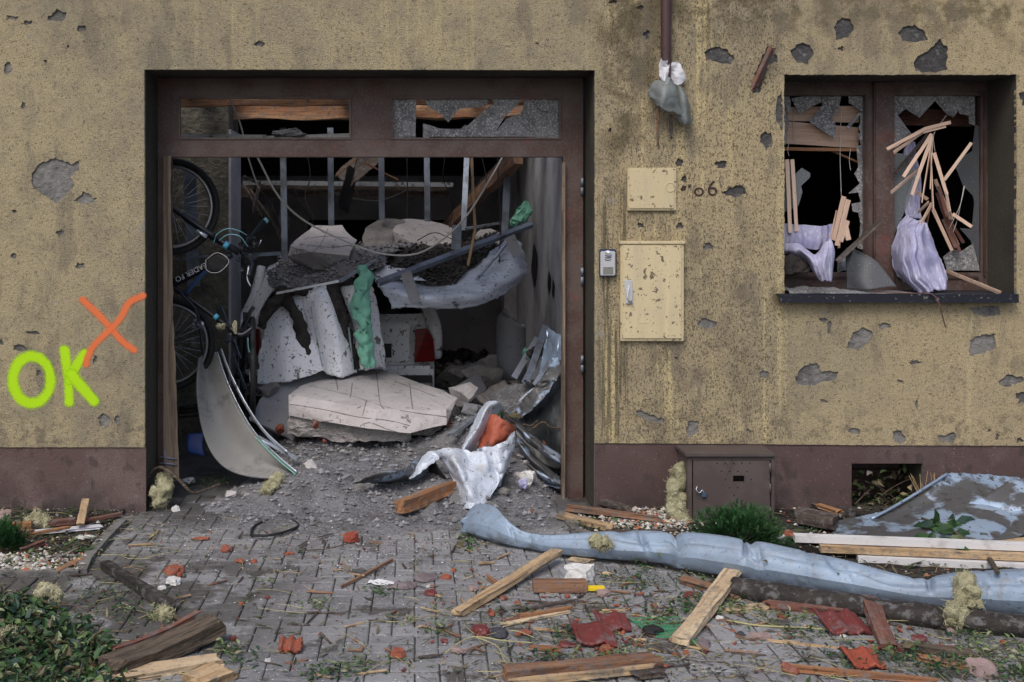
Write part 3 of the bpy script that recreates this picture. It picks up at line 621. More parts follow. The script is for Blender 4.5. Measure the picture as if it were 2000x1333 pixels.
# the small window
wf = None
mb = MB(); WY = .34
for a in [(1485, 160, 1940, 187), (1485, 533, 1940, 572), (1687, 187, 1706, 533), (1916, 187, 1938, 533), (1485, 187, 1500, 533)]: mb.pbox(*a, WY, WY + .07, .003)
wf = mb.build('window_frame', 'brown_paint', H, 'brown two-light window frame with smashed panes')
MB().pbox(1708, 160, 1748, 572, WY - .03, WY + .06, .008).build('mullion', 'brown_paint', wf)
mb = MB()
for a in [(1690, 185, 1696, 535), (1500, 540, 1700, 545), (1754, 540, 1912, 545), (1921, 180, 1926, 540)]: mb.pbox(*a, WY - .012, WY - .002, .002)
mb.build('sash_bead', 'dark_brown_paint', wf)
mb = MB(); mb.pbox(1522, 575, 1990, 592, -.085, -.0825, .0); s0 = P(1522, 575, -.085); s1 = P(1990, 575, -.085)
mb.box((s0.x, -.0822, s0.z - .004), (s1.x, .0, s0.z)); mb.box((wx(1531), 0, s0.z - .004), (wx(1982), .36, s0.z)); mb.build('window_sill', 'sill_metal', H)
L1 = [([(95, 60), (130, 60), (142, 90), (138, 170), (118, 140), (95, 120)], .352, 0), ([(145, 70), (215, 60), (270, 120), (205, 165), (180, 150)], .356, 0), ([(215, 60), (340, 60), (338, 95), (260, 125)], .362, 0),
      ([(335, 60), (455, 60), (440, 130), (395, 190), (420, 232), (418, 325), (380, 300), (255, 215), (335, 120)], .350, 0), ([(500, 60), (592, 60), (592, 155), (570, 150), (540, 120), (500, 100)], .356, 0), ([(565, 158), (577, 165), (500, 264), (482, 255), (520, 205)], .348, 0),
      ([(592, 150), (592, 1010), (556, 1000), (575, 850), (560, 780), (525, 772), (520, 725), (575, 715), (560, 655), (498, 662), (570, 600), (535, 540), (560, 500), (548, 370), (578, 360), (555, 300), (575, 280), (560, 250), (575, 220), (570, 165)], .36, 0),
      ([(95, 455), (165, 470), (165, 545), (210, 502), (262, 535), (262, 560), (205, 615), (215, 650), (190, 735), (95, 780)], .352, 1), ([(95, 60), (95, 360), (112, 360), (130, 230), (118, 150)], .366, 0)]
for l, y, k in L1: MB().prism(P3(l, 1500, 170, 3.175, y), (0, .004, 0)).build('glass_shard', ['dusty_glass', 'clear_glass'][k], wf)
L2 = [([(82, 48), (572, 48), (572, 235), (535, 222), (535, 178), (468, 150), (440, 186), (400, 165), (330, 85), (235, 186), (150, 135), (105, 172), (82, 180)], .37, 0), ([(440, 85), (470, 75), (530, 150), (520, 172), (480, 165)], .355, 0), ([(340, 50), (440, 50), (480, 120), (440, 180), (380, 130)], .360, 0),
      ([(82, 180), (105, 172), (160, 250), (215, 322), (180, 300), (140, 330), (82, 385)], .366, 0), ([(82, 400), (135, 405), (185, 440), (235, 520), (200, 600), (190, 650), (130, 790), (82, 900)], .366, 1),
      ([(572, 228), (602, 245), (602, 1115), (540, 1110), (560, 990), (545, 930), (478, 855), (552, 862), (568, 700), (560, 660), (500, 600), (455, 490), (500, 420), (555, 390), (560, 330)], .366, 2), ([(378, 1030), (440, 980), (480, 1000), (560, 950), (600, 1112), (430, 1112), (400, 1100)], .36, 0)]
for l, y, k in L2: MB().prism(P3(l, 1720, 170, 3.1, y), (0, .004, 0)).build('glass_shard', ['dusty_glass', 'clear_glass', 'film'][k], wf)
# spray marks
def stroke(name, pts, hw, m, parent, Y, closed=False):
    pts = crom([P(a, b, Y) for a, b in pts], 40); me = bpy.data.meshes.new(name); vs = []; uv = []; n = len(pts); acc = [0]
    for a, b in zip(pts[:-1], pts[1:]): acc.append(acc[-1] + (b - a).length)
    ds = []
    for i, p in enumerate(pts):
        a = pts[max(i - 1, 0)]; b = pts[min(i + 1, n - 1)]
        if closed and i in (0, n - 1): a = pts[-2]; b = pts[1]
        d = (b - a).normalized(); ds.append(V((-d.z, 0, d.x)))
    if not closed:
        e = hw; d0 = (pts[0] - pts[1]).normalized() * e; d1 = (pts[-1] - pts[-2]).normalized() * e
        pts = [pts[0] + d0] + pts + [pts[-1] + d1]; ds = [ds[0]] + ds + [ds[-1]]; cap = [1] + [0] * n + [1]
    else: cap = [0] * n
    for p, s_, c in zip(pts, ds, cap):
        h = hw * (1 + .12 * nz(p, 9))
        vs += [p + s_ * h, p - s_ * h]; uv += [(c, 1), (c, -1)]
    n = len(pts); fs = [(2 * i, 2 * i + 1, 2 * i + 3, 2 * i + 2) for i in range(n - 1)]
    o = OFF[parent]; me.from_pydata([v - o for v in vs], [], fs); ul = me.uv_layers.new()
    for lp in me.loops: ul.data[lp.index].uv = uv[lp.vertex_index]
    me.materials.append(MATS[m]); ob = bpy.data.objects.new(name, me); COL.objects.link(ob); ob.parent = bpy.data.objects[parent]; return ob
ell = [(62 + 37 * math.cos(a), 742 + 46 * math.sin(a)) for a in [2 * math.pi * k / 14 - 1.2 for k in range(15)]]
stroke('painted_letter_o', ell, .058, 'spray_lime', H, -.0192, True)['label'] = 'lime spray letter O'
k_ = stroke('painted_letter_k', [(126, 684), (133, 738), (135, 786)], .052, 'spray_lime', H, -.0196); k_['label'] = 'lime spray letter K'
stroke('painted_letter_stroke', [(164, 692), (148, 716), (136, 742)], .056, 'spray_lime', H, -.0200); stroke('painted_letter_stroke', [(140, 732), (160, 757), (183, 783)], .062, 'spray_lime', H, -.0204)
stroke('painted_cross', [(161, 586), (190, 613), (216, 641), (240, 668), (262, 684)], .038, 'spray_orange', H, -.0208)['label'] = 'orange spray cross'
stroke('painted_cross_stroke', [(279, 578), (252, 592), (235, 622), (214, 645), (185, 673), (172, 696), (168, 712)], .038, 'spray_orange', H, -.0212)
# holes in the garage side wall: broken out sockets
for (y0, z0, a, b) in [(3.67, 1.38, .30, .27), (2.5, 1.28, .13, .13), (2.22, 1.24, .09, .10)]:
    mb = MB(); mb.hull([V((1.133, y0 + math.cos(t) * a * random.Random(int(t * 9)).uniform(.6, 1), z0 + math.sin(t) * b * random.Random(int(t * 7)).uniform(.6, 1))) for t in [k * .5 for k in range(13)]] + [V((1.15, y0, z0))], 1, .01, 20); mb.build('broken_hole', 'shade_char_black', H)

# ================================================================== things on the facade
def cabinet(name, label, px0, py0, px1, py1, dep, m):
    c = P((px0 + px1) / 2, py1, -.018); t = thing(name, label, 'meter cabinet', c)
    MB().pbox(px0, py0, px1, py1, -.018 - dep, -.0185, .004).build('housing', m, t)
    return t
t = cabinet('meter_cabinet', 'small square cream meter cabinet above the larger one, speckled with dirt', 1226, 328, 1321, 412, .022, 'cabinet_paint')
MB().pbox(1230, 332, 1317, 408, -.047, -.0405, .003).build('door', 'cabinet_paint', t)
mb = MB(); mb.tube([P(1309 + 9 * math.cos(a), 366 + 9 * math.sin(a), -.048) for a in [k * .45 for k in range(15)]], .0025, 6); mb.build('ring_mark', 'cabinet_paint', t)
t = cabinet('meter_cabinet', 'tall cream meter cabinet with a broken lever handle, right of the intercom', 1212, 473, 1336, 667, .026, 'cabinet_paint')
d = MB().pbox(1217, 479, 1331, 662, -.052, -.0445, .003).build('door', 'cabinet_paint', t)
mb = MB(); mb.pbox(1220, 547, 1235, 567, -.060, -.053, .004); mb.pbox(1222, 563, 1236, 594, -.066, -.053, .004); mb.tube([P(1229, 558, -.064), P(1226, 580, -.075), P(1233, 592, -.066)], .006, 8, 8); mb.build('handle', 'intercom_silver', d)
MB().tube([P(1228, 588, -.066), P(1233, 590, -.066)], .008, 10).build('lock', 'black_plastic', d)
mb = MB(); mb.pbox(1210, 471, 1338, 477, -.056, -.0185, .002); mb.build('rain_lip', 'cabinet_paint', t)
mb = MB(); mb.pbox(1246, 600, 1268, 632, -.0535, -.0525, .0); mb.build('plate', 'cabinet_paint', d)
t = thing('intercom', 'silver door intercom with navy surround beside the garage opening', 'intercom', P(1188, 541, -.018))
MB().pbox(1171, 487, 1204, 541, -.045, -.0185, .006).build('back_shell', 'intercom_navy', t)
MB().pbox(1173, 491, 1202, 539, -.058, -.0455, .005).build('front_plate', 'intercom_silver', t)
MB().tube([P(1187.5, 497, -.0585), P(1187.5, 497, -.046)], .024, 20, up=V((0, 0, 1))).build('speaker_dome', 'intercom_silver', t)
mb = MB()
for k in range(4):
    r_ = 5 + k * 1.2; mb.tube([P(1187.5 + (5.5 + k * .3) * math.cos(a), 493 + k * 4.2 + 3.2 * math.sin(a), -.0596) for a in (.3, .9, 1.57, 2.2, 2.84)], .0022, 6, 10)
mb.build('speaker_slots', 'intercom_navy', t)
MB().pbox(1178, 522, 1198, 536, -.0595, -.0582, .0).build('name_screen', 'screen_grey', t)
# downpipe with torn sleeve
t = thing('downpipe', 'brown rainwater pipe torn off short, ending in ripped sheet metal', 'downpipe', P(1300, 160, -.06))
MB().tube([P(1301, -140, -.065), P(1301, 60, -.065), P(1300, 165, -.065)], [.033, .033, .031], 20, 10).build('pipe', 'pipe_brown', t)
mb = MB(); mb.tube([P(1282, 180, -.05), P(1287, 220, -.05), P(1283, 250, -.05), P(1286, 284, -.04)], [.006, .005, .008, .004], 6, 12); mb.build('bracket_rod', 'old_wood', t)
mb = MB(); mb.tube([P(1309, 225, -.06), P(1311, 250, -.06), P(1311, 272, -.06)], [.012, .010, .006], 8, 6); mb.build('pipe_remnant', 'dark_wood', t)
mb = MB(); mb.grid([[P(1290, 116, -.07), P(1297, 118, -.11), P(1308, 118, -.10)], [P(1287, 140, -.07), P(1296, 142, -.10), P(1306, 142, -.10)], [P(1290, 158, -.07), P(1298, 158, -.12), P(1304, 160, -.10)]], 8, 8, .02, 9, edge=.012, hard=True, smooth=False); mb.build('torn_paper', 'paper_white', t, solid=.002)
mb = MB(); mb.grid([[P(1308, 125, -.06), P(1318, 121, -.075), P(1327, 123, -.07)], [P(1310, 145, -.06), P(1322, 145, -.08), P(1335, 140, -.07)], [P(1312, 168, -.06), P(1325, 166, -.08), P(1340, 157, -.065)]], 8, 8, .02, 9, 3, edge=.012, hard=True, smooth=False); mb.build('torn_paper', 'paper_white', t, solid=.002)
mb = MB(); mb.grid([[P(1300, 154, -.10), P(1306, 152, -.125), P(1316, 160, -.11)], [P(1272, 165, -.08), P(1300, 178, -.16), P(1324, 185, -.13)], [P(1267, 188, -.07), P(1298, 195, -.17), P(1328, 205, -.12)], [P(1277, 197, -.07), P(1296, 212, -.165), P(1332, 225, -.10)]], 18, 16, .022, 5, 5, edge=.012, hard=True, smooth=False); mb.build('torn_flap', 'torn_flap', t, solid=.003)
mb = MB(); mb.grid([[P(1316, 165, -.08), P(1328, 168, -.10), P(1334, 172, -.07)], [P(1322, 195, -.08), P(1338, 196, -.11), P(1346, 200, -.07)], [P(1322, 228, -.08), P(1340, 232, -.11), P(1352, 236, -.07)], [P(1334, 244, -.08), P(1339, 246, -.10), P(1352, 240, -.07)]], 14, 16, .018, 5, 7, edge=.01, hard=True, smooth=False); mb.build('torn_flap', 'torn_flap', t, solid=.003)
plank('wood_splinter', 'dark red stake driven into the facade beside the top left window corner', 'splinter', P(1471, 172, -.03), P(1508, 93, -.09), .04, .028, 'red_wood', roll=20)
# scorched number and letter remains
t = thing('house_number', 'scorched dark house number 6 with two broken letters before it', 'house number', P(1380, 384, -.018))
for s, px, py, sz, sx in (('6', 1380.5, 383, .138, 1.0), ('o', 1354, 383.5, .115, 1.1)):
    o = P(px, py, -.0195); M = Matrix.Translation(o) @ Matrix.Rotation(math.radians(90), 4, 'X')
    text_mesh('numeral' if s == '6' else 'letter', s, sz, M, 'number_paint', t, .0012, sx)
mb = MB()
for pts in ([(1329, 370), (1333, 362), (1341, 364), (1339, 371), (1331, 374)], [(1343, 361), (1349, 360), (1350, 365), (1345, 369)]): mb.prism([P(a, b, -.021) for a, b in pts], (0, .002, 0))
mb.build('letter_fragment', 'number_paint', t)
# gas box
t = thing('gas_box', 'brown metal gas cabinet with pierced door standing against the plinth', 'gas cabinet', (P(1427, 1035, -.2).x, -.2, 0))
mb = MB(); xl, xr = P(1343, 900, -.26).x, P(1513, 900, -.26).x; zt = .392; zb_ = -.02
mb.box((xl, -.26, zb_), (xl + .028, -.005, zt), .003); mb.box((xr - .022, -.26, zb_), (xr, -.005, zt), .003); mb.box((xl + .028, -.26, zt - .02), (xr - .022, -.005, zt), .0); mb.box((xl + .029, -.13, zb_), (xr - .023, -.12, zt - .021))
mb.build('housing', 'gas_box_paint', t)
MB().box((xl - .018, -.28, zt + .001), (xr + .004, -.004, zt + .022), .005).build('lid', 'gas_box_paint', t)
dx0, dx1, dz0, dz1 = xl + .031, P(1503, 0, -.265).x, .0, zt - .022
sx0, sx1, sz0, sz1 = P(1431, 0, -.265).x, P(1453, 0, -.265).x, P(0, 941, -.265).z, P(0, 929, -.265).z
mb = MB()
for a, b, c, e in [(dx0, sx0, dz0, dz1), (sx1, dx1, dz0, dz1), (sx0, sx1, sz1, dz1), (sx0, sx1, dz0, sz0)]: mb.box((a, -.272, b * 0 + c), (b, -.262, e))
gd = mb.build('door', 'gas_box_paint', t)
mb = MB()
for px, py in [(1401, 905), (1417, 905), (1433, 905), (1449, 905), (1465, 905), (1409, 921), (1425, 921), (1441, 921), (1459, 921), (1417, 937), (1467, 937), (1425, 953), (1441, 953), (1434, 968)]:
    p = P(px, py, -.2725); mb.tube([p, p + V((0, .002, 0))], .0045, 8)
mb.build('vent_holes', 'shade_char_black', gd)
mb = MB()
for py in (915, 955, 1000): p = P(1504, py, -.27); mb.tube([p - V((0, 0, .03)), p + V((0, 0, .03))], .007, 8)
mb.build('hinge', 'gas_box_paint', gd)
mb = MB(); mb.pbox(1371, 963, 1380, 972, -.29, -.28, .003); lk = mb.build('padlock', 'padlock_blue', t)
mb = MB(); mb.tube([P(1362, 950, -.275), P(1360, 957, -.285), P(1366, 963, -.286), P(1372, 958, -.285), P(1375, 964, -.285)], .003, 6, 16); mb.build('chain', 'galvanised', lk)

# ================================================================== inside the garage
def sphere_pts(c, rx, ry, rz, n=14, seed=0):
    rn = random.Random(seed); return [V(c) + V((rn.gauss(0, 1), rn.gauss(0, 1), rn.gauss(0, 1))).normalized() * V((1, 1, 1)).length / 1.732 * 1.0 for _ in range(0)] + [
        V((c[0] + v.x * rx, c[1] + v.y * ry, c[2] + v.z * rz)) for v in [V((rn.gauss(0, 1), rn.gauss(0, 1), rn.gauss(0, 1))).normalized() for _ in range(n)]]
def ss(a, b, x):
    t = max(0, min(1, (x - a) / (b - a))); return t * t * (3 - 2 * t)
def hf(name, x0, x1, y0, y1, n, fn, m, label, cat=None, kind=None, crumbs=0, group=None):
    mb = MB(); nx = int((x1 - x0) / n); ny = int((y1 - y0) / n); W = nx + 1
    mb.add([(x0 + i * n, y0 + j * n, fn(x0 + i * n, y0 + j * n)) for j in range(ny + 1) for i in range(nx + 1)], [(j * W + i, j * W + i + 1, (j + 1) * W + i + 1, (j + 1) * W + i) for j in range(ny) for i in range(nx)], True)
    return mb.build(name, m, label=label, cat=cat, kind=kind, group=group)
def clods(name, fn, m, label, cat, x0, x1, y0, y1, n, smin, smax, seed, ok=None):
    rn = random.Random(seed); mb = MB()
    for k in range(n):
        x = rn.uniform(x0, x1); y = rn.uniform(y0, y1)
        if ok and not ok(x, y): continue
        z = fn(x, y); r = smin + (smax - smin) * rn.random() ** 3
        a = [rn.uniform(.6, 1.2) * r for _ in range(6)]
        vs = [V((x + a[0], y, z + r * .4)), V((x - a[1], y, z + r * .4)), V((x, y + a[2], z + r * .4)), V((x, y - a[3], z + r * .4)), V((x, y, z + r * .4 + a[4] * .8)), V((x, y, z - a[5] * .4))]
        mb.add(vs, [(0, 2, 4), (2, 1, 4), (1, 3, 4), (3, 0, 4), (2, 0, 5), (1, 2, 5), (3, 1, 5), (0, 3, 5)], False)
    return mb.build(name, m, label=label, cat=cat, kind='stuff')
# grey ash and mortar dust spilling from the garage onto the paving
def zash(x, y):
    px = PX + F * x / (CAMD + max(y, -.5))
    wob = .16 * nz((x, y, 1), 2.2) + .07 * nz((x, y, 2), 7)
    c = ss(-.66, -.25, y + 1.6 * wob)
    side = ss(wx(385), wx(600), x + wob + .25 * ss(.9, 0, y)) * (1 - .75 * ss(wx(1040), wx(1150), x + wob))
    z = .24 * ss(-.25, 1.3, y) * side + .030 * c * (.25 + .75 * side) - .012
    z += .10 * math.exp(-((x + .55) ** 2 / .08 + (y - .35) ** 2 / .12)) + .20 * math.exp(-((x - .45) ** 2 / .14 + (y - .85) ** 2 / .3))
    z += (nz((x, y, 0), 4, 1) * .035 + nz((x, y, 0), 11, 2) * .022 + nz((x, y, 0), 28, 3) * .013) * (side * ss(-.7, .1, y) + .18)
    z -= .05 * (1 - side) ; z -= .05 * ss(-.35, -.75, y)
    return z + .06 * ss(1.0, 2.2, y)
hf('ash_heap', -1.66, 1.12, -.8, 3.0, .018, zash, 'ash_soil', 'heap of lumpy grey ash and mortar dust spilling out of the garage', 'ash heap', 'stuff')
clods('ash_clods', zash, 'clod', 'loose grey crumbs strewn over the ash heap', 'rubble', -1.5, 1.1, -.6, 1.6, 5200, .004, .022, 5, lambda x, y: zash(x, y) > .004)
# dark rubble floor behind
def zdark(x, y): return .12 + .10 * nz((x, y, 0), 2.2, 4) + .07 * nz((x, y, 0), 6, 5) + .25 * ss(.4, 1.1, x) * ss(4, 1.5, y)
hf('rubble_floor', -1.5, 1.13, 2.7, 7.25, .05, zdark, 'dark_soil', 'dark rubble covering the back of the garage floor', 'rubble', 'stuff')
rn = random.Random(21)
for k in range(34):
    px = rn.uniform(862, 1000); py = rn.uniform(712, 820); Y = 6.6 - (py - 712) / 108 * 4.6
    if Y < 1.9: continue
    c = P(px, py, Y); s_ = rn.uniform(.06, .20)
    MB().hull(sphere_pts(c, s_, s_ * .8, s_ * .55, 12, k + 60), 2, .02, 8, k).build('rubble_lump', 'broken_block' if k % 3 else 'aac_block', label='dusty grey rubble lump in the dark behind the car bumper', cat='rubble', group='rubble lumps at the back of the garage')

# ---- large fallen piece of block wall
mb = MB()
pts = [P(564, 790, .93), P(563, 812, .93), P(640, 824, .80), P(720, 838, .70), P(800, 846, .70), P(872, 830, .80), P(884, 800, .92), P(893, 778, 1.2), P(866, 764, 1.45), P(745, 722, 2.0), P(690, 724, 2.05), P(590, 752, 1.6), P(564, 772, 1.1), P(600, 835, 1.6), P(850, 835, 1.7), P(575, 772, 1.02), P(740, 800, .74), P(872, 800, .84)]
mb.hull(pts, 5, .012, 5, 3)
big = mb.build('wall_fragment', 'aac_block', label='big tilted slab of pale block wall lying in the middle of the garage', cat='rubble')
for k, l in enumerate([[(562, 806, .97), (560, 848, .97), (640, 860, .88), (700, 862, .82), (700, 826, .80), (640, 816, .86)], [(692, 826, .80), (690, 860, .82), (770, 864, .78), (800, 856, .80), (800, 836, .76)], [(790, 834, .78), (796, 858, .82), (862, 842, .90), (884, 806, .98), (868, 818, .86)]]):
    q = [P(*v) for v in l]; q += [v + V((0, .5, -.02)) for v in q]; MB().hull(q, 6, .035, 9, 20 + k).build('broken_edge', 'broken_edge_block', big)
# its joints: shallow mortar grooves modelled as sunk dark lines
def on_face(pts, dy=-.006, Yf=None): return [p + V((0, dy, .006)) for p in pts]
bb = bpy.data.objects[big]
from mathutils.bvhtree import BVHTree
def drape(obj, pix, lift=.002, seg=14):
    o = bpy.data.objects[obj]; me = o.data; of = OFF[obj] if not o.parent else OFF[o.parent.name] if o.parent.name in OFF else V((0, 0, 0))
    bv = BVHTree.FromPolygons([v.co + of for v in me.vertices], [tuple(p.vertices) for p in me.polygons]); out = []
    c = V((0, -CAMD, EYE)); path = crom([V((a, b, 0)) for a, b in pix], seg)
    for q in path:
        d = (P(q.x, q.y, 0) - c).normalized(); h = bv.ray_cast(c, d)
        if h[0] is not None: out.append(h[0] - d * lift)
    return out
mb = MB()
for l in ([(590, 752), (640, 762), (700, 778), (770, 800), (872, 815)], [(566, 790), (630, 800), (700, 815), (760, 822), (800, 832)], [(655, 735), (660, 762)], [(688, 750), (684, 778)], [(735, 728), (742, 785), (750, 800)], [(716, 782), (708, 812)], [(800, 750), (806, 800)], [(712, 830), (708, 858)], [(640, 830), (690, 838), (720, 826), (760, 840), (800, 850)], [(600, 826), (650, 822)], [(770, 745), (850, 775)]):
    q = drape(big, l, -.001)
    if len(q) > 3: mb.tube(q, .0042, 5, seed=1)
mb.build('mortar_joints', 'broken_block', big)
# ---- second chunk on top of the pile and the rear ones
def chunk(label, pts, m, seed, cuts=4, amp=.02, joints=(), cat='rubble', name='wall_fragment'):
    o = MB().hull(pts, cuts, amp, 7, seed).build(name, m, label=label, cat=cat)
    if joints:
        mb = MB()
        for l in joints:
            q = drape(o, l, -.0005, 10)
            if len(q) > 3: mb.tube(q, .004, 5)
        if mb.v: mb.build('mortar_joints', 'broken_block', o)
    return o
chunk('pale broken block chunk perched at the left on top of the rubble pile', [P(566, 480, 2.2), P(563, 500, 2.2), P(608, 492, 2.0), P(682, 500, 2.05), P(696, 470, 2.3), P(668, 440, 2.75), P(612, 442, 2.75), P(600, 452, 2.5), P(615, 525, 2.2), P(670, 530, 2.2), P(690, 515, 2.4), P(572, 515, 2.4)], 'aac_block', 5, joints=([(600, 466), (640, 462), (680, 466)], [(600, 480), (650, 484), (690, 478)], [(640, 448), (625, 480), (612, 492)]))
chunk('brownish grey broken lump behind the pale chunk, under the wires', [P(708, 455, 3.0), P(710, 482, 2.9), P(745, 490, 2.85), P(770, 484, 2.9), P(790, 430, 3.2), P(745, 428, 3.3), P(722, 440, 3.2), P(760, 470, 2.9)], 'broken_block', 8, amp=.035)
chunk('pale flat block piece at the right behind the steel rail', [P(768, 452, 2.95), P(772, 475, 2.95), P(830, 492, 2.9), P(898, 470, 3.0), P(900, 448, 3.1), P(835, 430, 3.3), P(785, 428, 3.3), P(880, 486, 3.1)], 'aac_block', 9, amp=.022)
chunk('small pale block piece lying at the far right of the pile behind the rail', [P(925, 462, 3.2), P(930, 475, 3.2), P(975, 478, 3.2), P(980, 455, 3.3), P(940, 448, 3.4), P(960, 446, 3.4)], 'aac_block', 10, amp=.02)
chunk('small crumbling grey piece beside the perched chunk', [P(690, 490, 2.2), P(705, 515, 2.1), P(685, 530, 2.1), P(668, 505, 2.15), P(700, 500, 2.4), P(720, 512, 2.3)], 'broken_block', 12, cuts=3)
plank('grey_board', 'flat grey board leaning behind the left end of the big slab', 'board', P(530, 838, 1.35), P(622, 718, 1.9), .40, .035, 'board_grey', jag=.02, roll=-24, n=8)
# soil heaps on the fallen ceiling
def soil(name, label, rows, seed, amp=.03, m='ash_soil', nclod=900, cm='clod'):
    mb = MB(); mb.grid(rows, 60, 44, amp, 7, seed); 
    o = mb.build(name, m, label=label, cat='soil', kind='stuff')
    rn = random.Random(seed); vs = [v.co + OFF[o] for v in bpy.data.objects[o].data.vertices]; mb = MB()
    for k in range(nclod):
        p = rn.choice(vs) + V((rn.uniform(-.01, .01), rn.uniform(-.02, .0), rn.uniform(0, .012))); r = rn.uniform(.005, .02)
        mb.add([p + V((r, 0, 0)), p - V((r * .8, 0, 0)), p + V((0, r, 0)), p - V((0, r, 0)), p + V((0, 0, r * .8)), p - V((0, 0, r * .6))], [(0, 2, 4), (2, 1, 4), (1, 3, 4), (3, 0, 4), (2, 0, 5), (1, 2, 5), (3, 1, 5), (0, 3, 5)])
    mb.build('soil_clods', cm, label='crumbs on the ' + label, cat='soil', kind='stuff')
    return o
soil('soil_heap', 'dark grey soil heaped under the perched pale chunk', [[P(522, 540, 1.95), P(548, 572, 1.85), P(610, 566, 1.8), P(690, 538, 1.8), P(745, 520, 1.9)], [P(530, 520, 2.3), P(560, 532, 2.2), P(620, 530, 2.2), P(690, 505, 2.2), P(760, 500, 2.3)], [P(550, 505, 2.8), P(590, 505, 2.7), P(650, 500, 2.7), P(710, 490, 2.7), P(800, 482, 2.8)], [P(560, 500, 3.4), P(600, 490, 3.4), P(660, 485, 3.4), P(740, 478, 3.4), P(880, 478, 3.4)]], 3, .06, 'ash_soil', 1500)
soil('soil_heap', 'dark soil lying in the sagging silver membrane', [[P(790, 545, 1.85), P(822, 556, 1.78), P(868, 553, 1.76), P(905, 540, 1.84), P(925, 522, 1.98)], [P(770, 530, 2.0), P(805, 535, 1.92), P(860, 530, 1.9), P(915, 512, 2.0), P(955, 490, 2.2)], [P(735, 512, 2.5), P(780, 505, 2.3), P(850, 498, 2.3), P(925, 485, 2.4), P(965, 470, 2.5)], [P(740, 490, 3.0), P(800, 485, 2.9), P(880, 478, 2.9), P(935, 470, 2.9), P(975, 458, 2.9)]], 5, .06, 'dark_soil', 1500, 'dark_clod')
# ---- fallen white ceiling sheets in front of the car
t = thing('ceiling_sheet', 'crumpled white ceiling sheeting spattered with soil, left of the green foam tube', 'sheeting', P(600, 740, 1.7))
sh = [[P(476, 636, 2.3), P(505, 570, 2.25), P(526, 520, 2.35)], [P(490, 645, 2.2), P(520, 590, 2.15), P(545, 560, 2.1)]]
MB().grid(sh, 14, 8, .015, 5, 2).build('narrow_sheet', 'white_sheet', t, solid=.004)
MB().grid([[P(548, 570, 1.95), P(575, 566, 1.9), P(600, 566, 1.85)], [P(520, 640, 1.85), P(560, 640, 1.72), P(614, 636, 1.80)], [P(506, 700, 1.78), P(565, 700, 1.64), P(632, 690, 1.72)], [P(503, 750, 1.72), P(570, 745, 1.62), P(645, 720, 1.68)]], 44, 50, .018, (9, 3, 2), 3, edge=.012).build('wide_sheet', 'white_sheet', t, solid=.004)
MB().grid([[P(588, 572, 1.83), P(620, 560, 1.76), P(655, 556, 1.82)], [P(595, 620, 1.78), P(640, 610, 1.64), P(672, 610, 1.78)], [P(612, 668, 1.72), P(655, 665, 1.60), P(688, 668, 1.73)], [P(622, 722, 1.70), P(660, 735, 1.58), P(700, 728, 1.70)]], 44, 50, .018, (9, 3, 2), 8, edge=.012).build('wide_sheet', 'white_sheet', t, solid=.004)
MB().grid([[P(660, 556, 1.84), P(690, 550, 1.8), P(722, 545, 1.85)], [P(685, 620, 1.8), P(705, 615, 1.75), P(738, 610, 1.85)], [P(700, 725, 1.72), P(725, 722, 1.70), P(752, 718, 1.80)]], 30, 40, .02, 5, 11, edge=.012).build('side_sheet', 'white_sheet', t, solid=.004)
for k, (a, wd) in enumerate([([(545, 566), (575, 610), (592, 665), (604, 718)], [.05, .045, .05, .035]), ([(645, 560), (665, 610), (680, 660), (694, 722)], [.06, .05, .04, .03]), ([(508, 640), (530, 600), (560, 570)], [.03, .05, .05]), ([(540, 575), (600, 570), (690, 548)], [.03, .035, .03])]):
    mb = MB(); mb.tube([P(x, y, 1.70 + (.1 if y < 600 else 0)) for x, y in a], wd, 12, 30, nzs=.03, nzf=16, seed=k, flat=1.0); mb.build('soil_seam', 'dark_soil', t)
MB().chan(P(540, 571, 1.72), P(662, 547, 1.66), .03, .02).build('metal_rail', 'galvanised', t)
MB().chan(P(664, 548, 1.66), P(735, 505, 1.9), .024, .02).build('metal_rail', 'galvanised', t)
for a, b in (((607, 600), (630, 718)), ((681, 640), (690, 722)), ((697, 660), (712, 722)), ((742, 690), (752, 722))): MB().beam(P(*a, 1.62), P(*b, 1.56), .012, .004).build('wire_rail', 'galvanised', t)
# green foam tube
t = MB().tube([P(712, 522, 1.62), P(712, 545, 1.58), P(704, 580, 1.55), P(706, 612, 1.55), P(712, 640, 1.55), P(711, 672, 1.55), P(720, 700, 1.55), P(722, 718, 1.55)], [.045, .05, .066, .07, .055, .062, .05, .045], 36, 110, nzs=.042, nzf=15, seed=4).build('foam_strip', 'green_foam', label='lumpy mint green foam column standing in front of the white car', cat='insulation foam')
for k, (px, py, Y, r) in enumerate([(1025, 412, 2.6, .055), (1010, 432, 2.6, .04), (1050, 600, 1.6, .0)]):
    pass
MB().hull(sphere_pts(P(1026, 412, 2.9), .06, .05, .085, 16, 4) + sphere_pts(P(1008, 432, 2.8), .05, .05, .05, 12, 5), 3, .03, 14, 2).build('foam_scrap', 'green_foam', label='green foam scrap stuck to the grey side wall above the rail', cat='insulation foam')
MB().hull(sphere_pts(P(1030, 695, 1.9), .05, .05, .06, 16, 6), 3, .02, 14, 5).build('foam_scrap', 'green_foam', label='dull green foam ball beside the leaning steel strips', cat='insulation foam')
MB().hull(sphere_pts(P(1017, 755, 1.25), .035, .03, .03, 12, 7), 3, .02, 16, 6).build('foam_scrap', 'green_foam', label='small bright green foam scrap on the dark heap at the right', cat='insulation foam')
MB().hull(sphere_pts(P(1040, 672, 2.0), .018, .018, .018, 12, 8), 2, .008, 16, 6).build('foam_scrap', 'green_foam', label='tiny green foam ball on the end of a steel strip', cat='insulation foam')
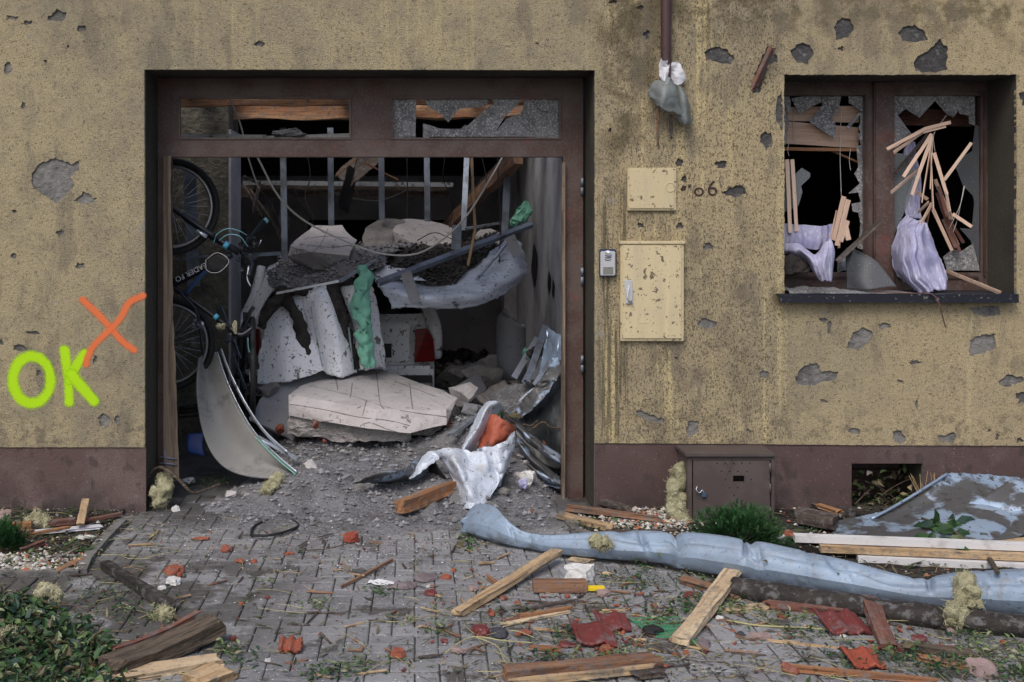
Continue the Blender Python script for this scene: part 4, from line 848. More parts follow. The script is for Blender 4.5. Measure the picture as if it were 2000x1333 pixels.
# silver membrane hanging over the car
t = thing('membrane', 'sagging silver insulation membrane with torn lower edge, hanging above the car tail light', 'membrane', P(880, 600, 1.6))
MB().grid([[P(724, 528, 2.0), P(795, 545, 1.9), P(870, 545, 1.9), P(925, 520, 2.0), P(968, 485, 2.2), P(998, 458, 2.4)],
           [P(730, 540, 1.86), P(800, 560, 1.74), P(878, 560, 1.74), P(935, 540, 1.85), P(985, 500, 2.08), P(1010, 470, 2.26)],
           [P(738, 555, 1.75), P(810, 575, 1.62), P(885, 574, 1.62), P(945, 562, 1.72), P(1000, 520, 1.95), P(1022, 490, 2.15)],
           [P(752, 575, 1.72), P(820, 588, 1.60), P(890, 588, 1.60), P(950, 575, 1.68), P(1008, 542, 1.9), P(1031, 522, 2.1)],
           [P(765, 600, 1.75), P(830, 600, 1.66), P(895, 601, 1.66), P(955, 588, 1.74), P(1005, 562, 1.92), P(1033, 535, 2.1)]], 90, 40, .020, (2.2, 2, 11), 5, edge=.014).build('sheet', 'membrane', t, solid=.003)
MB().grid([[P(736, 515, 2.2), P(760, 520, 2.1), P(800, 528, 2.0)], [P(730, 538, 1.9), P(765, 545, 1.8), P(830, 548, 1.75)]], 16, 8, .012, 8, 3).build('sheet', 'white_sheet', t, solid=.003)
for a in (((792, 532), (812, 590), .028), ((995, 462), (1012, 500), .035)): MB().beam(P(a[0][0], a[0][1], 1.60 + (.4 if a[0][0] > 900 else 0)), P(a[1][0], a[1][1], 1.58 + (.4 if a[0][0] > 900 else 0)), .085, .004, (0, -1, 0)).build('strap', 'board_grey', t)
t = thing('steel_rail', 'long steel ceiling rail lying diagonally over the membrane up to the side wall', 'rail', P(880, 500, 1.8))
MB().chan(P(738, 550, 1.50), P(1038, 436, 2.35), .05, .035, (0, -.6, 1)).build('rail', 'stud_metal', t)
MB().beam(P(740, 556, 1.50), P(890, 497, 1.93), .004, .02, (0, -.6, 1)).build('green_tape', 'green_foam', t)
MB().beam(P(893, 440, 1.85), P(890, 488, 1.85), .075, .004, (0, -1, 0)).build('bent_tab', 'stud_metal', t)
def rail(label, a, b, w_=.03, t_=.02, m='galvanised', group=None, name='steel_strip', up=(0, 0, 1)):
    return MB().chan(P(*a), P(*b), w_, t_, up).build(name, m, label=label, cat='steel strip', group=group)
rail('bright steel strip lying flat left of the green foam top', (722, 540, 1.9), (822, 527, 2.2))
rail('bent steel profile crossing the soil above the foam column', (715, 522, 1.9), (775, 488, 2.7))
rail('thin pale steel profile running level across the soil behind the rail', (775, 488, 2.7), (900, 492, 2.7), .025, .015, 'stud_metal')
rail('short bright steel strip sticking out near the side wall above the rail', (910, 445, 2.7), (998, 430, 3.2), .03)
rail('steel strip folded along the upper edge of the membrane', (930, 545, 1.7), (1000, 462, 2.2), .02)
rail('shorter steel strip beside the membrane edge', (965, 505, 1.85), (985, 478, 2.0), .02)
# vertical drywall studs still hanging
for k, (x, y1, Y, lb) in enumerate([(552, 510, 2.6, 'hanging steel stud furthest left, in front of the dark junction box'), (645, 443, 3.0, 'hanging steel stud second from the left, ending behind the perched chunk'), (744, 430, 3.1, 'hanging steel stud third from the left, ending above the brownish lump'), (833, 440, 3.3, 'hanging steel stud, rightmost of the four in the row')]):
    MB().chan(P(x, 250, Y), P(x + (2 if k else 4), y1, Y - .05), .052, .035, (0, -1, 0)).build('steel_stud', 'stud_metal', label=lb, cat='steel stud')
MB().chan(P(912, 300, 3.6), P(905, 450, 3.3), .05, .03, (0, -1, 0)).build('steel_stud', 'stud_metal', label='dark twisted steel stud hanging behind the pale wooden lath', cat='steel stud')
MB().chan(P(993, 300, 3.0), P(985, 470, 2.9), .06, .03, (0, -1, 0)).build('steel_stud', 'stud_metal', label='steel stud hanging close to the grey side wall', cat='steel stud')
MB().chan(P(475, 353, 4.4), P(885, 357, 4.4), .05, .045, (0, 0, 1)).build('ceiling_channel', 'galvanised', label='long horizontal steel ceiling channel across the back of the garage', cat='steel channel')
MB().box(P(470, 362, 4.5), P(875, 386, 4.55)).build('dark_batten', 'dark_wood', label='dark batten directly under the long horizontal channel', cat='batten')
MB().chan(P(352, 262, 1.9), P(520, 264, 1.9), .03, .03).build('ceiling_channel', 'galvanised', label='left half of the steel channel seen through the left top light', cat='steel channel')
MB().chan(P(522, 266, 1.95), P(690, 261, 1.9), .03, .03).build('ceiling_channel', 'galvanised', label='right half of the steel channel seen through the left top light, with dust clump', cat='steel channel')
MB().hull(sphere_pts(P(565, 262, 1.9), .16, .04, .03, 16, 4) + [P(578, 250, 1.9), P(536, 270, 1.9)], 4, .02, 20, 3).build('dust_clump', 'ash_soil', label='grey dust clump resting on the steel channel in the left top light', cat='dust clump')
MB().chan(P(480, 496, 2.4), P(548, 492, 2.5), .03, .03).build('steel_strip', 'stud_metal', label='level steel strip left of the perched chunk at handlebar height', cat='steel strip')
plank('ceiling_lath', 'black charred flap hanging from the ceiling between two studs', 'board', P(688, 330, 3.4), P(672, 404, 3.3), .16, .01, 'shade_char_black', roll=90, jag=.05)
plank('ceiling_lath', 'large dark board hanging slanted above the black flap', 'board', P(728, 300, 3.5), P(672, 352, 3.4), .2, .012, 'dark_wood', roll=60, jag=.02)
for k, (a, b, lb) in enumerate([((655, 345, 3.2), (697, 310, 3.2), 'thin orange lath under the ceiling between the second and third studs'), ((712, 318, 3.2), (778, 352, 3.4), 'thin orange lath sloping down behind the third stud'), ((921, 310, 2.0), (928, 455, 2.0), 'pale wooden lath hanging upright right of the pile'), ((928, 450, 1.98), (914, 518, 1.9), 'broken lower half of the pale hanging lath')]):
    plank('ceiling_lath', lb, 'lath', P(*a), P(*b), .022, .012, 'pine_wood' if k > 1 else 'orange_wood', jag=.01)
plank('roof_rafter', 'dark slanted rafter fallen along the top of the side wall', 'rafter', P(1012, 305, 2.6), P(868, 450, 5.0), .09, .12, 'old_wood', jag=.01)
plank('roof_rafter', 'second thin dark rafter beside the slanted one', 'rafter', P(1000, 300, 3.2), P(905, 400, 4.6), .05, .08, 'dark_wood', jag=.01)
# hangers below the log beam, seen through the top light
for x in (430, 537, 630):
    p = P(x, 190, 1.7); q = P(x - (6 if x == 430 else 0), 213, 1.7); MB().beam(p, q, .008, .004).build('beam_hanger', 'galvanised', label={430: 'slanted metal hanger at the left end of the log beam', 537: 'metal hanger with clip in the middle of the log beam', 630: 'thin straight metal hanger at the right end of the log beam'}[x], cat='hanger')
def cable(label, pts, r, m='cable_dark', name='cable'):
    return MB().tube([P(*p) for p in pts], r, 6, 40).build(name, m, label=label, cat='cable')
cable('long pale cable sagging from the door head across the pile and up to the right', [(503, 308, .8), (545, 385, 1.0), (600, 435, 1.3), (690, 478, 1.55), (760, 498, 1.6), (830, 490, 1.6), (905, 430, 1.7), (960, 345, 2.0), (985, 300, 2.2)], .0075, 'cable_white')
cable('pale cable running from the left top light down to the dark rod', [(448, 190, .9), (470, 245, .95), (484, 305, 1.0), (500, 355, 1.3), (506, 368, 1.5)], .006, 'cable_white')
cable('thin pale wire hanging down to the soil beside the side wall', [(972, 310, 2.2), (975, 380, 2.2), (977, 440, 2.2), (975, 520, 2.0)], .004, 'cable_dark')
cable('dark cable looping from the channel to the junction on the back wall', [(498, 362, 4.0), (530, 400, 4.2), (545, 440, 4.6), (560, 470, 4.8)], .010)
cable('dark cable drooping between the middle studs', [(640, 372, 4.2), (690, 388, 4.2), (745, 392, 4.2), (800, 370, 4.2)], .009)
cable('dark cable slanting over the pale wall right of the first stud', [(570, 365, 4.3), (590, 400, 4.5), (615, 440, 5)], .009)
cable('thin dark wire hanging straight behind the brown lump', [(795, 310, 4), (796, 380, 4), (795, 425, 4)], .006)
for k, (a, b) in enumerate([((475, 360, 3.6), (512, 425, 3.2)), ((488, 370, 3.6), (545, 455, 3.2)), ((478, 345, 3.6), (525, 370, 3.9)), ((520, 400, 3.2), (548, 470, 3.2))]):
    plank('charred_lath', ['charred lath sloping down beside the white pillar', 'longest charred lath reaching the handlebars', 'short charred lath under the end of the channel', 'charred lath close to the first hanging stud'][k], 'lath', P(*a), P(*b), .02, .02, 'dark_wood', jag=.01)
plank('charred_lath', 'dark flat rod with pale edge hanging below the channel near the pillar', 'rod', P(507, 360, 2.3), P(494, 413, 2.2), .03, .012, 'dark_wood', roll=80)
MB().pbox(540, 418, 566, 445, 5.6, 5.7, .02).build('junction_box', 'stud_metal', label='dark grey junction box on the back wall behind the first stud', cat='junction box')

# ---- white estate car buried at the back, seen from its rear right corner
def car():
    cx, hw, y0 = -.66, .83, 2.62
    t = thing('estate_car', 'crushed white estate car spattered with mud, its rear corner and tail light showing', 'car', (cx, y0, 0))
    prof = [(.30, .0), (.62, .02), (.94, .06), (1.0, .10), (1.38, .36), (1.44, .55), (1.46, 1.6), (1.42, 2.1), (1.0, 2.85), (.90, 3.9), (.55, 4.1), (.3, 4.1)]
    mb = MB(); vs = []; n = 22
    for z, dy in prof:
        k = 1.0 if z <= .95 else 1 - .19 * min(1, (z - .95) / .5)
        for i in range(n + 1):
            u = -1 + 2 * i / n; e = abs(u) ** 5; x = cx + (u if abs(u) < 1 else u) * hw * k
            vs.append(V((x, y0 + dy + e * (.14 if dy < 2 else -.14), z - (e * .05 if z > 1.3 else 0))))
    m = len(prof); W = n + 1; fs = [(j * W + i, j * W + i + 1, (j + 1) * W + i + 1, (j + 1) * W + i) for j in range(m - 1) for i in range(n) if j != 3]
    # rear window left open with pillars
    for i in (0, n - 1): fs.append((3 * W + i, 3 * W + i + 1, 4 * W + i + 1, 4 * W + i))
    fs += [tuple(j * W + i for j in range(m)) for i in (0,)] + [tuple(j * W + n for j in range(m - 1, -1, -1))]
    mb.add(vs, fs, False); mb.build('body', 'car_paint', t)
    # dusty broken rear glass, hanging inwards
    MB().prism([V((cx - .5, y0 + .10, 1.02)), V((cx + .55, y0 + .12, 1.0)), V((cx + .42, y0 + .34, 1.36)), V((cx - .4, y0 + .36, 1.38))], (0, .006, 0)).build('rear_window', 'car_glass', t)
    R_ = cx + hw
    # pillar skin at the right corner, tail lights, hatch details
    for s in (1, -1):
        X = lambda px: cx + s * (P(px, 0, y0).x - cx)
        mb = MB(); mb.hull([V((X(809), y0 - .035, .60)), V((X(812), y0 - .03, .885)), V((X(834), y0 - .02, .89)), V((X(846), y0 + .0, .80)), V((X(850), y0 + .03, .60)), V((X(809), y0 + .1, .60)), V((X(813), y0 + .1, .87)), V((X(845), y0 + .2, .8))], 0, 0)
        tl = mb.build('tail_light', 'tail_red', t)
        mb = MB()
        for k in range(3): mb.hull([V((X(811 + q * 38), y0 - .016 + q * .13, .66 + k * .065 + e)) for q in (0, .96) for e in (0, .006)] + [V((X(812), y0 + .05, .66 + k * .065)), V((X(846), y0 + .2, .66 + k * .065))], 0, 0)
        mb.build('light_rib', 'rubber', tl)
        mb = MB(); mb.tube([V((X(818), y0 + .33, 1.40)), V((X(826), y0 + .22, 1.15)), V((X(840), y0 + .16, .99)), V((X(851), y0 + .08, .84)), V((X(855), y0 + .12, .62))], [.03, .045, .05, .03], 12, 18, flat=1.3); mb.build('corner_pillar', 'car_paint', t)
    MB().box((cx - .60, y0 - .022, .60), (P(800, 0, y0).x, y0 + .015, .93), .012).build('tailgate', 'car_paint', t)
    MB().box((cx - .25, y0 - .026, .64), (P(765, 0, y0).x, y0 - .0225, .76)).build('number_plate_recess', 'black_plastic', t)
    mb = MB(); mb.box((cx - hw + .01, y0 - .09, .40), (cx + hw - .01, y0 + .16, .575), .03); b = mb.build('rear_bumper', 'car_paint', t)
    MB().box((cx - hw + .02, y0 - .098, .435), (cx + hw - .02, y0 - .0905, .50)).build('bumper_strip', 'black_plastic', b)
    for sx in (-1, 1):
        for dy in (.75, 3.3):
            c = V((cx + sx * (hw - .08), y0 + dy, .30)); mb = MB(); mb.tube([c - V((.09, 0, 0)), c + V((.09, 0, 0))], .30, 24); wh = mb.build('wheel', 'rubber', t)
            MB().tube([c - V((.095, 0, 0)), c + V((.095, 0, 0))], .18, 16).build('rim', 'rim_metal', wh)
car()

# ---- bicycles
def ring(c, nrm, r, n=48): 
    d, a, b = basis(V(nrm)); return [V(c) + a * math.cos(2 * math.pi * k / n) * r + b * math.sin(2 * math.pi * k / n) * r for k in range(n + 1)]
def torus(mb, c, nrm, r, tr, n=48, k=8, sq=1.0):
    d, a, b = basis(V(nrm)); vs = []
    for i in range(n):
        u = 2 * math.pi * i / n; e = a * math.cos(u) + b * math.sin(u)
        for j in range(k):
            v = 2 * math.pi * j / k; vs.append(V(c) + e * (r + math.cos(v) * tr) + d * math.sin(v) * tr * sq)
    mb.add(vs, [(i * k + j, i * k + (j + 1) % k, ((i + 1) % n) * k + (j + 1) % k, ((i + 1) % n) * k + j) for i in range(n) for j in range(k)], True)
def bwheel(c, nrm, r, t):
    mb = MB(); torus(mb, c, nrm, r - .02, .022, 56, 10); wh = mb.build('wheel', 'rubber', t)
    mb = MB(); torus(mb, c, nrm, r - .055, .013, 56, 8, 1.0); mb.build('rim', 'rim_metal', wh)
    d, a, b = basis(V(nrm)); mb = MB()
    for k in range(28):
        u = 2 * math.pi * k / 28; v = u + (.5 if k % 2 else -.5); o = d * (.025 if k % 4 < 2 else -.025)
        mb.tube([V(c) + (a * math.cos(v) + b * math.sin(v)) * .02 + o, V(c) + (a * math.cos(u) + b * math.sin(u)) * (r - .06)], .0014, 4)
    mb.build('spokes', 'galvanised', wh)
    MB().tube([V(c) - d * .05, V(c) + d * .05], .022, 12).build('hub', 'bike_black', wh)
t = thing('bicycle', 'black and blue bicycle hung upright on its rear wheel at the left of the opening', 'bicycle', P(335, 760, 1.0))
n1 = (.10, -1, .04)
bwheel(P(333, 404, .78), n1, .335, t); bwheel(P(326, 672, 1.0), (.16, -1, 0), .335, t)
A = lambda x, y, Y=.72: P(x, y, Y)
MB().tube([A(333, 406, .70), A(385, 440, .68), A(418, 462, .68)], [.012, .017, .02], 12, 12).build('fork', 'bike_black', t)
MB().tube([A(333, 406, .86), A(385, 444, .88), A(418, 466, .84)], [.012, .017, .02], 12, 12).build('fork', 'bike_black', t)
MB().tube([A(384, 452, .66), A(404, 463, .66)], .015, 12).build('fork_seal', 'galvanised', t)
MB().tube([A(414, 462, .76), A(468, 494, .76)], .024, 14).build('head_tube', 'bike_black', t)
MB().tube([A(438, 477, .74), A(446, 482, .74)], .027, 14).build('headset_ring', 'bike_cyan', t)
dn = MB().tube([A(452, 497, .78), A(335, 556, .84), A(300, 575, .86)], [.026, .03, .03], 14, 12).build('down_tube', 'bike_black', t)
MB().tube([A(440, 510, .78), A(400, 533, .78), A(362, 575, .80)], [.016, .016, .016], 12, 12).build('top_tube', 'bike_blue', t)
MB().tube([A(300, 548, .84), A(340, 563, .84), A(430, 627, .80), A(452, 642, .80)], [.018, .018, .016, .014], 12, 16).build('seat_tube', 'bike_black', t)
MB().tube([A(419, 617, .78), A(425, 622, .78)], .021, 12).build('seat_clamp', 'bike_cyan', t)
MB().tube([A(352, 572, .78), A(385, 612, .80), A(396, 690, .85)], .011, 10, 10).build('seat_stay', 'bike_black', t)
MB().tube([A(300, 575, .84), A(326, 672, .93)], .011, 10).build('chain_stay', 'bike_black', t)
mb = MB(); mb.hull([A(x, y, Y) for x, y in ((402, 505), (425, 492), (446, 505), (444, 518), (424, 534), (404, 530)) for Y in (.66, .74)], 3, .006, 12, 3, True); bg_ = mb.build('frame_bag', 'rubber', t)
mb = MB(); mb.tube([A(x, y, .655) for x, y in ((402, 508), (424, 494), (445, 506), (443, 519), (424, 533), (404, 528), (402, 508))], .0025, 6, 30); mb.build('piping', 'letter_white', bg_)
mb = MB(); mb.tube([A(470, 492, .80), A(492, 512, .72), A(486, 540, .62)], .013, 10, 10); mb.tube([A(470, 490, .80), A(490, 462, .9), A(514, 432, 1.05)], .013, 10, 10); hb = mb.build('handlebar', 'bike_black', t)
MB().tube([A(500, 452, .98), A(517, 432, 1.06)], .019, 12).build('grip', 'rubber', hb); MB().tube([A(517, 433, 1.05), A(521, 429, 1.06)], .021, 12).build('grip_end', 'cyan_cable', hb)
rn = random.Random(8)
for k in range(16):
    c = A(478 + rn.uniform(-14, 22), 500 + rn.uniform(-46, 42), .74 + rn.uniform(-.06, .1)); MB().hull(sphere_pts(c, .022, .02, .022, 8, k), 0, 0).build('control', 'bike_black', hb)
mb = MB(); mb.tube([A(486, 520, .66), A(483, 545, .64), A(490, 560, .64)], .006, 6, 8); mb.tube([A(505, 480, .8), A(510, 470, .75)], .006, 6); mb.build('brake_lever', 'galvanised', hb)
mb = MB(); mb.tube([A(417, 476, .70), A(424, 458, .68), A(445, 447, .66), A(468, 452, .68), A(482, 460, .74)], .0035, 6, 30); mb.tube([A(428, 470, .70), A(445, 459, .67), A(468, 462, .68), A(484, 482, .74)], .0035, 6, 30); mb.build('brake_hose', 'cyan_cable', t)
mb = MB(); 
for k in range(7): mb.hull(sphere_pts(A(388 + rn.uniform(-12, 12), 632 + rn.uniform(-9, 9), .8), .016, .02, .014, 8, k + 40), 0, 0)
mb.build('brake', 'stud_metal', t)
mb = MB(); mb.tube([A(448, 640, .78), A(470, 655, .76), A(495, 640, .78)], .018, 10, 10); mb.hull(sphere_pts(A(447, 660, .78), .045, .03, .045, 18, 3), 1, .004); mb.build('saddle', 'bike_black', t)
MB().hull(sphere_pts(A(433, 638, .76), .04, .03, .03, 14, 9), 2, .015, 15).build('wool_tuft', 'wool', t)
MB().hull(sphere_pts(A(459, 640, .74), .018, .02, .05, 14, 10), 2, .012, 15).build('wool_tuft', 'wool', t)
# the letters run down the tube upside down, as the hanging frame carries them
def tube_text(s, a, b, size, Y, m, parent):
    o = P(*a, Y); d = (P(*b, Y) - o).normalized(); u = V((0, -1, 0)).cross(d).normalized(); 
    M = Matrix((d, -u.cross(V((0, 0, 0))) if 0 else u, V((0, -1, 0)))).transposed().to_4x4(); M.translation = o
    return text_mesh('lettering', s, size, M, m, parent, .0008)
tube_text('EADER FO', (401, 513), (335, 546.5), .050, .748, 'letter_white', dn)
t = thing('bicycle', 'second dark bicycle standing edge-on behind the curved grey panel', 'bicycle', P(495, 840, 1.2))
bwheel(P(493, 716, 1.15), (-1, -.16, 0), .36, t); bwheel(P(470, 735, 2.1), (-1, -.2, 0), .34, t)
mb = MB(); mb.tube([P(487, 716, 1.12), P(480, 640, 1.1), P(478, 610, 1.1)], .014, 10, 10); mb.tube([P(500, 716, 1.12), P(492, 640, 1.1)], .012, 10); mb.build('fork', 'bike_black', t)
mb = MB(); mb.tube([P(482, 640, 1.15), P(476, 700, 1.5), P(470, 735, 2.0)], .018, 10, 8); mb.tube([P(484, 615, 1.12), P(474, 640, 1.9)], .016, 10); mb.build('frame', 'bike_black', t)
mb = MB(); mb.tube([P(455, 655, 1.05), P(478, 640, 1.05), P(488, 612, 1.05), P(496, 600, 1.05)], .014, 10, 12); h2 = mb.build('handlebar', 'bike_black', t)
mb = MB(); mb.tube([P(484, 660, 1.0), P(486, 685, 1.0), P(494, 692, 1.0)], .004, 6, 10); mb.build('brake_hose', 'cyan_cable', h2)
rail('thin steel strip leaning behind the bicycle saddle', (432, 598, 1.5), (470, 700, 1.7), .025, .015, 'stud_metal'); rail('second thin steel strip crossing below the saddle', (455, 690, 1.4), (480, 760, 1.6), .02, .012, 'stud_metal')
rail('bluish upright steel rail standing behind the upper bicycle wheel', (370, 330, 1.9), (378, 560, 1.9), .10, .02, 'stud_metal', up=(0, -1, 0)); rail('level steel rail crossing behind the bicycle wheels', (345, 505, 1.8), (405, 498, 1.8), .03, .02, 'stud_metal')
# ---- curved grey ceiling panel with bright edge profile
t = thing('curved_panel', 'bent beige grey ceiling panel with bright metal edge, left side of the garage', 'panel', P(480, 930, .35))
ed = [P(423, 688, 1.05), P(440, 740, .92), P(468, 800, .78), P(500, 850, .62), P(540, 890, .46), P(578, 922, .34)]
lf = [P(388, 700, .98), P(384, 770, .82), P(398, 850, .66), P(430, 905, .52), P(480, 930, .42), P(570, 938, .33)]
MB().grid([[l, (l * .5 + e * .5) + V((-.03, .10, 0)), e] for l, e in zip(lf, ed)], 20, 40, .004, 3, 4).build('sheet', 'panel_beige', t, solid=.012)
MB().tube([p + V((.008, -.02, .0)) for p in ed], .010, 8, 40, flat=.5).build('edge_profile', 'galvanised', t)
MB().tube([p + V((.035 + .01 * k, -.02, .02)) for k, p in enumerate(ed[:5])], .014, 8, 40, flat=.5).build('edge_profile', 'galvanised', t)
MB().tube([p + V((.0, -.03, -.01)) for p in ed[3:]], .004, 6, 20).build('green_strip', 'green_foam', t)
MB().chan(P(505, 852, .58), P(582, 895, .45), .025, .02).build('edge_profile', 'galvanised', t)
MB().grid([[P(368, 845, .9), P(398, 842, .9)], [P(370, 885, .85), P(400, 888, .85)]], 10, 10, .03, 6, 2).build('blue_bag', 'blue_plastic', label='small blue plastic bag on the floor behind the curved panel', cat='bag', solid=.004)
mb = MB(); mb.tube([P(350, 798, 1.0), P(392, 792, 1.0)], .016, 10); mb.tube([P(350, 816, 1.0), P(388, 812, 1.0)], .008, 8); mb.tube([P(350, 806, 1.0), P(390, 801, 1.0)], .014, 10); mb.build('pedal_car_axle', 'rubber', label='black tubular rack end low behind the wooden door post', cat='rack')
# ---- heap at the right: black liner, steel strips
t = thing('black_liner', 'black pond-liner like sheet with white rim, slumped in the right corner of the opening', 'sheeting', P(1060, 930, .6))
MB().grid([[P(1012, 790, 1.0), P(1045, 752, .95), P(1075, 748, .9), P(1099, 700, .85)], [P(1003, 822, .85), P(1040, 800, .78), P(1075, 790, .72), P(1099, 770, .7)], [P(1008, 850, .75), P(1045, 860, .7), P(1080, 860, .62), P(1099, 850, .6)], [P(1040, 900, .65), P(1060, 905, .6), P(1085, 915, .56), P(1099, 915, .55)]], 30, 34, .02, 5, 4).build('sheet', 'black_liner', t, solid=.004)
MB().tube([P(1010, 788, .98), P(1040, 762, .93), P(1065, 752, .9), P(1088, 738, .86), P(1099, 715, .82)], .010, 8, 30, nzs=.006).build('white_rim', 'crumpled_white', t)
MB().grid([[P(1060, 860, .5), P(1078, 892, .48)], [P(1066, 880, .48), P(1094, 888, .46)]], 8, 8, .01, 8).build('red_flap', 'red_skin', t, solid=.003)
for k, (a, b, c, lb) in enumerate([((1008, 830), (1040, 862), (1099, 905), 'upper bluish metal strip with soil, curling below the black liner'), ((1010, 862), (1050, 910), (1099, 948), 'middle bluish metal strip with soil, curling below the black liner'), ((1030, 905), (1062, 930), (1099, 948), 'lowest bluish metal strip near the garage threshold')]):
    MB().grid([[P(a[0], a[1] - 12, .55), P(b[0], b[1] - 14, .45), P(c[0], c[1] - 12, .42)], [P(a[0], a[1], .45), P(b[0], b[1], .36), P(c[0], c[1], .34)], [P(a[0] + 3, a[1] + 12, .5), P(b[0], b[1] + 10, .42), P(c[0], c[1] + 8, .4)]], 30, 8, .008, 9, k).build('metal_strip', 'dirty_sheet', label=lb, cat='sheet metal', solid=.003)
for k, (a, b, w_, lb) in enumerate([((1004, 738, 1.1), (1050, 660, 1.6), .045, 'bright steel strip leaning left with the green ball at its top'), ((1030, 745, 1.0), (1066, 636, 1.5), .05, 'tall steel profile leaning right in the corner heap'), ((1043, 752, .9), (1098, 672, 1.1), .03, 'thin steel profile rising towards the closing post'), ((1052, 752, .85), (1099, 690, 1.0), .02, 'narrow pale strip against the closing post'), ((1022, 748, 1.0), (1045, 700, 1.3), .03, 'short steel profile between the two long strips'), ((1078, 760, .85), (1099, 640, 1.1), .018, 'thin upright steel angle beside the closing post')]):
    rail(lb, a, b, w_, .02, 'galvanised' if k in (0,) else 'stud_metal', 'steel strips in the corner heap', up=(0, -1, .3))
MB().grid([[P(1035, 745, 1.0), P(1068, 735, .95), P(1099, 700, .9)], [P(1050, 700, 1.25), P(1075, 690, 1.2), P(1099, 660, 1.15)]], 20, 12, .02, 6, 4).build('plastic_sheet', 'film', label='pale bluish plastic sheet in the corner behind the steel profiles', cat='sheeting', solid=.003)
mb = MB(); mb.hull(sphere_pts(P(1062, 690, 1.35), .14, .1, .07, 24, 5), 3, .04, 12, 4); mb.build('soil_lump', 'dark_soil', label='dark soil lump hanging on the steel profiles in the corner', cat='soil')
mb = MB(); mb.hull(sphere_pts(P(1010, 795, 1.15), .22, .25, .17, 30, 6), 4, .05, 9, 5); mb.build('soil_lump', 'ash_soil', label='ash covered lump between the slab and the black liner', cat='soil')
MB().tube([P(1003, 625, 2.9), P(998, 640, 2.9), P(1000, 740, 2.9)], .13, 20, 10).build('rolled_felt', 'board_grey', label='upright roll of grey felt standing against the side wall pier', cat='roll')
MB().hull(sphere_pts(P(1032, 935, .25), .07, .05, .06, 18, 6), 3, .02, 14, 5).build('plaster_lump', 'plaster_chunk', label='whitish crumbly plaster lump at the threshold below the metal strips', cat='plaster lump').replace('x', 'x')
MB().hull(sphere_pts(P(1022, 943, .15), .045, .04, .05, 14, 7), 3, .02, 14, 6).build('crumpled_bag', 'curtain', label='crumpled lilac plastic rag beside the crumpled sheet metal', cat='rag')
plank('broken_lath', 'thin dark lath lying on the threshold right of the crumpled sheet', 'lath', G(982, 958, .05), G(1042, 1003, .02), .035, .02, 'old_wood')
rail('bright steel angle poking out left of the red-backed sheet', (878, 848, .55), (932, 808, .95), .04, .025)
mb = MB(); mb.tube([P(1035, 842, .6), P(1060, 825, .6), P(1075, 835, .6), P(1095, 836, .6)], [.008, .008, .006, .004], 6, 14, nzs=.004); mb.tube([P(1000, 845, .55), P(1020, 830, .6), P(1037, 832, .6), P(1050, 822, .6)], [.009, .008, .007, .004], 6, 14, nzs=.004); mb.build('twig', 'bark', label='forked dry twig lying in front of the black liner', cat='twig')
# ---- crumpled white sheet with red underside
t = thing('crumpled_sheet', 'crumpled white sheet metal with torn red underside, standing beside the end of the duct', 'sheet metal', P(930, 1000, 0))
MB().grid([[P(838, 882, .34), P(858, 878, .26), P(880, 876, .20), P(915, 882, .25), P(960, 880, .24)], [P(860, 898, .30), P(880, 905, .16), P(900, 915, .06), P(935, 920, .14), P(985, 900, .22)], [P(888, 942, .22), P(900, 950, .05), P(915, 955, -.05), P(942, 958, .02), P(980, 935, .15)], [P(903, 992, .0), P(915, 996, -.08), P(928, 998, -.10), P(942, 994, -.08), P(952, 985, .0)]], 40, 36, .06, 4, 6, edge=.012, hard=True, smooth=False).build('white_face', 'crumpled_white', t, solid=.003)
MB().grid([[P(932, 878, .30), P(945, 875, .22), P(975, 868, .20), P(1006, 842, .3)], [P(950, 905, .22), P(965, 910, .10), P(985, 900, .12), P(1004, 870, .28)], [P(958, 945, .16), P(968, 945, .06), P(980, 935, .08), P(992, 910, .22)], [P(945, 985, .1), P(952, 980, .0), P(960, 965, .02), P(975, 950, .12)]], 26, 30, .035, 7, 9, edge=.01, hard=True, smooth=False).build('white_fold', 'crumpled_white', t, solid=.003)
MB().grid([[P(950, 806, .45), P(970, 812, .38), P(988, 822, .38), P(1003, 828, .45)], [P(944, 840, .42), P(965, 845, .30), P(985, 848, .32), P(1006, 846, .42)], [P(932, 876, .40), P(950, 882, .28), P(972, 870, .30), P(1003, 852, .40)]], 22, 22, .03, 7, 3, edge=.008, hard=True, smooth=False).build('red_face', 'red_skin', t, solid=.003)
MB().grid([[P(948, 785, .55), P(958, 782, .45), P(975, 786, .45), P(984, 800, .55)], [P(938, 800, .48), P(950, 800, .36), P(962, 800, .40), P(975, 812, .5)], [P(920, 838, .42), P(928, 838, .32), P(936, 842, .34), P(942, 850, .42)], [P(903, 878, .38), P(906, 880, .28), P(912, 885, .3), P(920, 886, .38)]], 18, 34, .02, 7, 5, edge=.008).build('white_fold', 'crumpled_white', t, solid=.003)
MB().grid([[P(690, 946, .05), P(740, 925, .1), P(790, 914, .2), P(806, 900, .3)], [P(720, 944, .15), P(770, 935, .2), P(815, 925, .28), P(838, 892, .35)], [P(740, 945, .35), P(780, 945, .4), P(840, 940, .45), P(860, 915, .5)]], 24, 14, .015, 6, 5, edge=.012).build('low_flap', 'dirty_sheet', t, solid=.003)
MB().grid([[P(795, 930, .30), P(812, 905, .34), P(838, 882, .33), P(858, 886, .3)], [P(802, 938, .2), P(820, 925, .2), P(842, 908, .2), P(856, 900, .26)]], 16, 10, .03, 7, 15, edge=.01, hard=True, smooth=False).build('left_wing', 'crumpled_white', t, solid=.003)
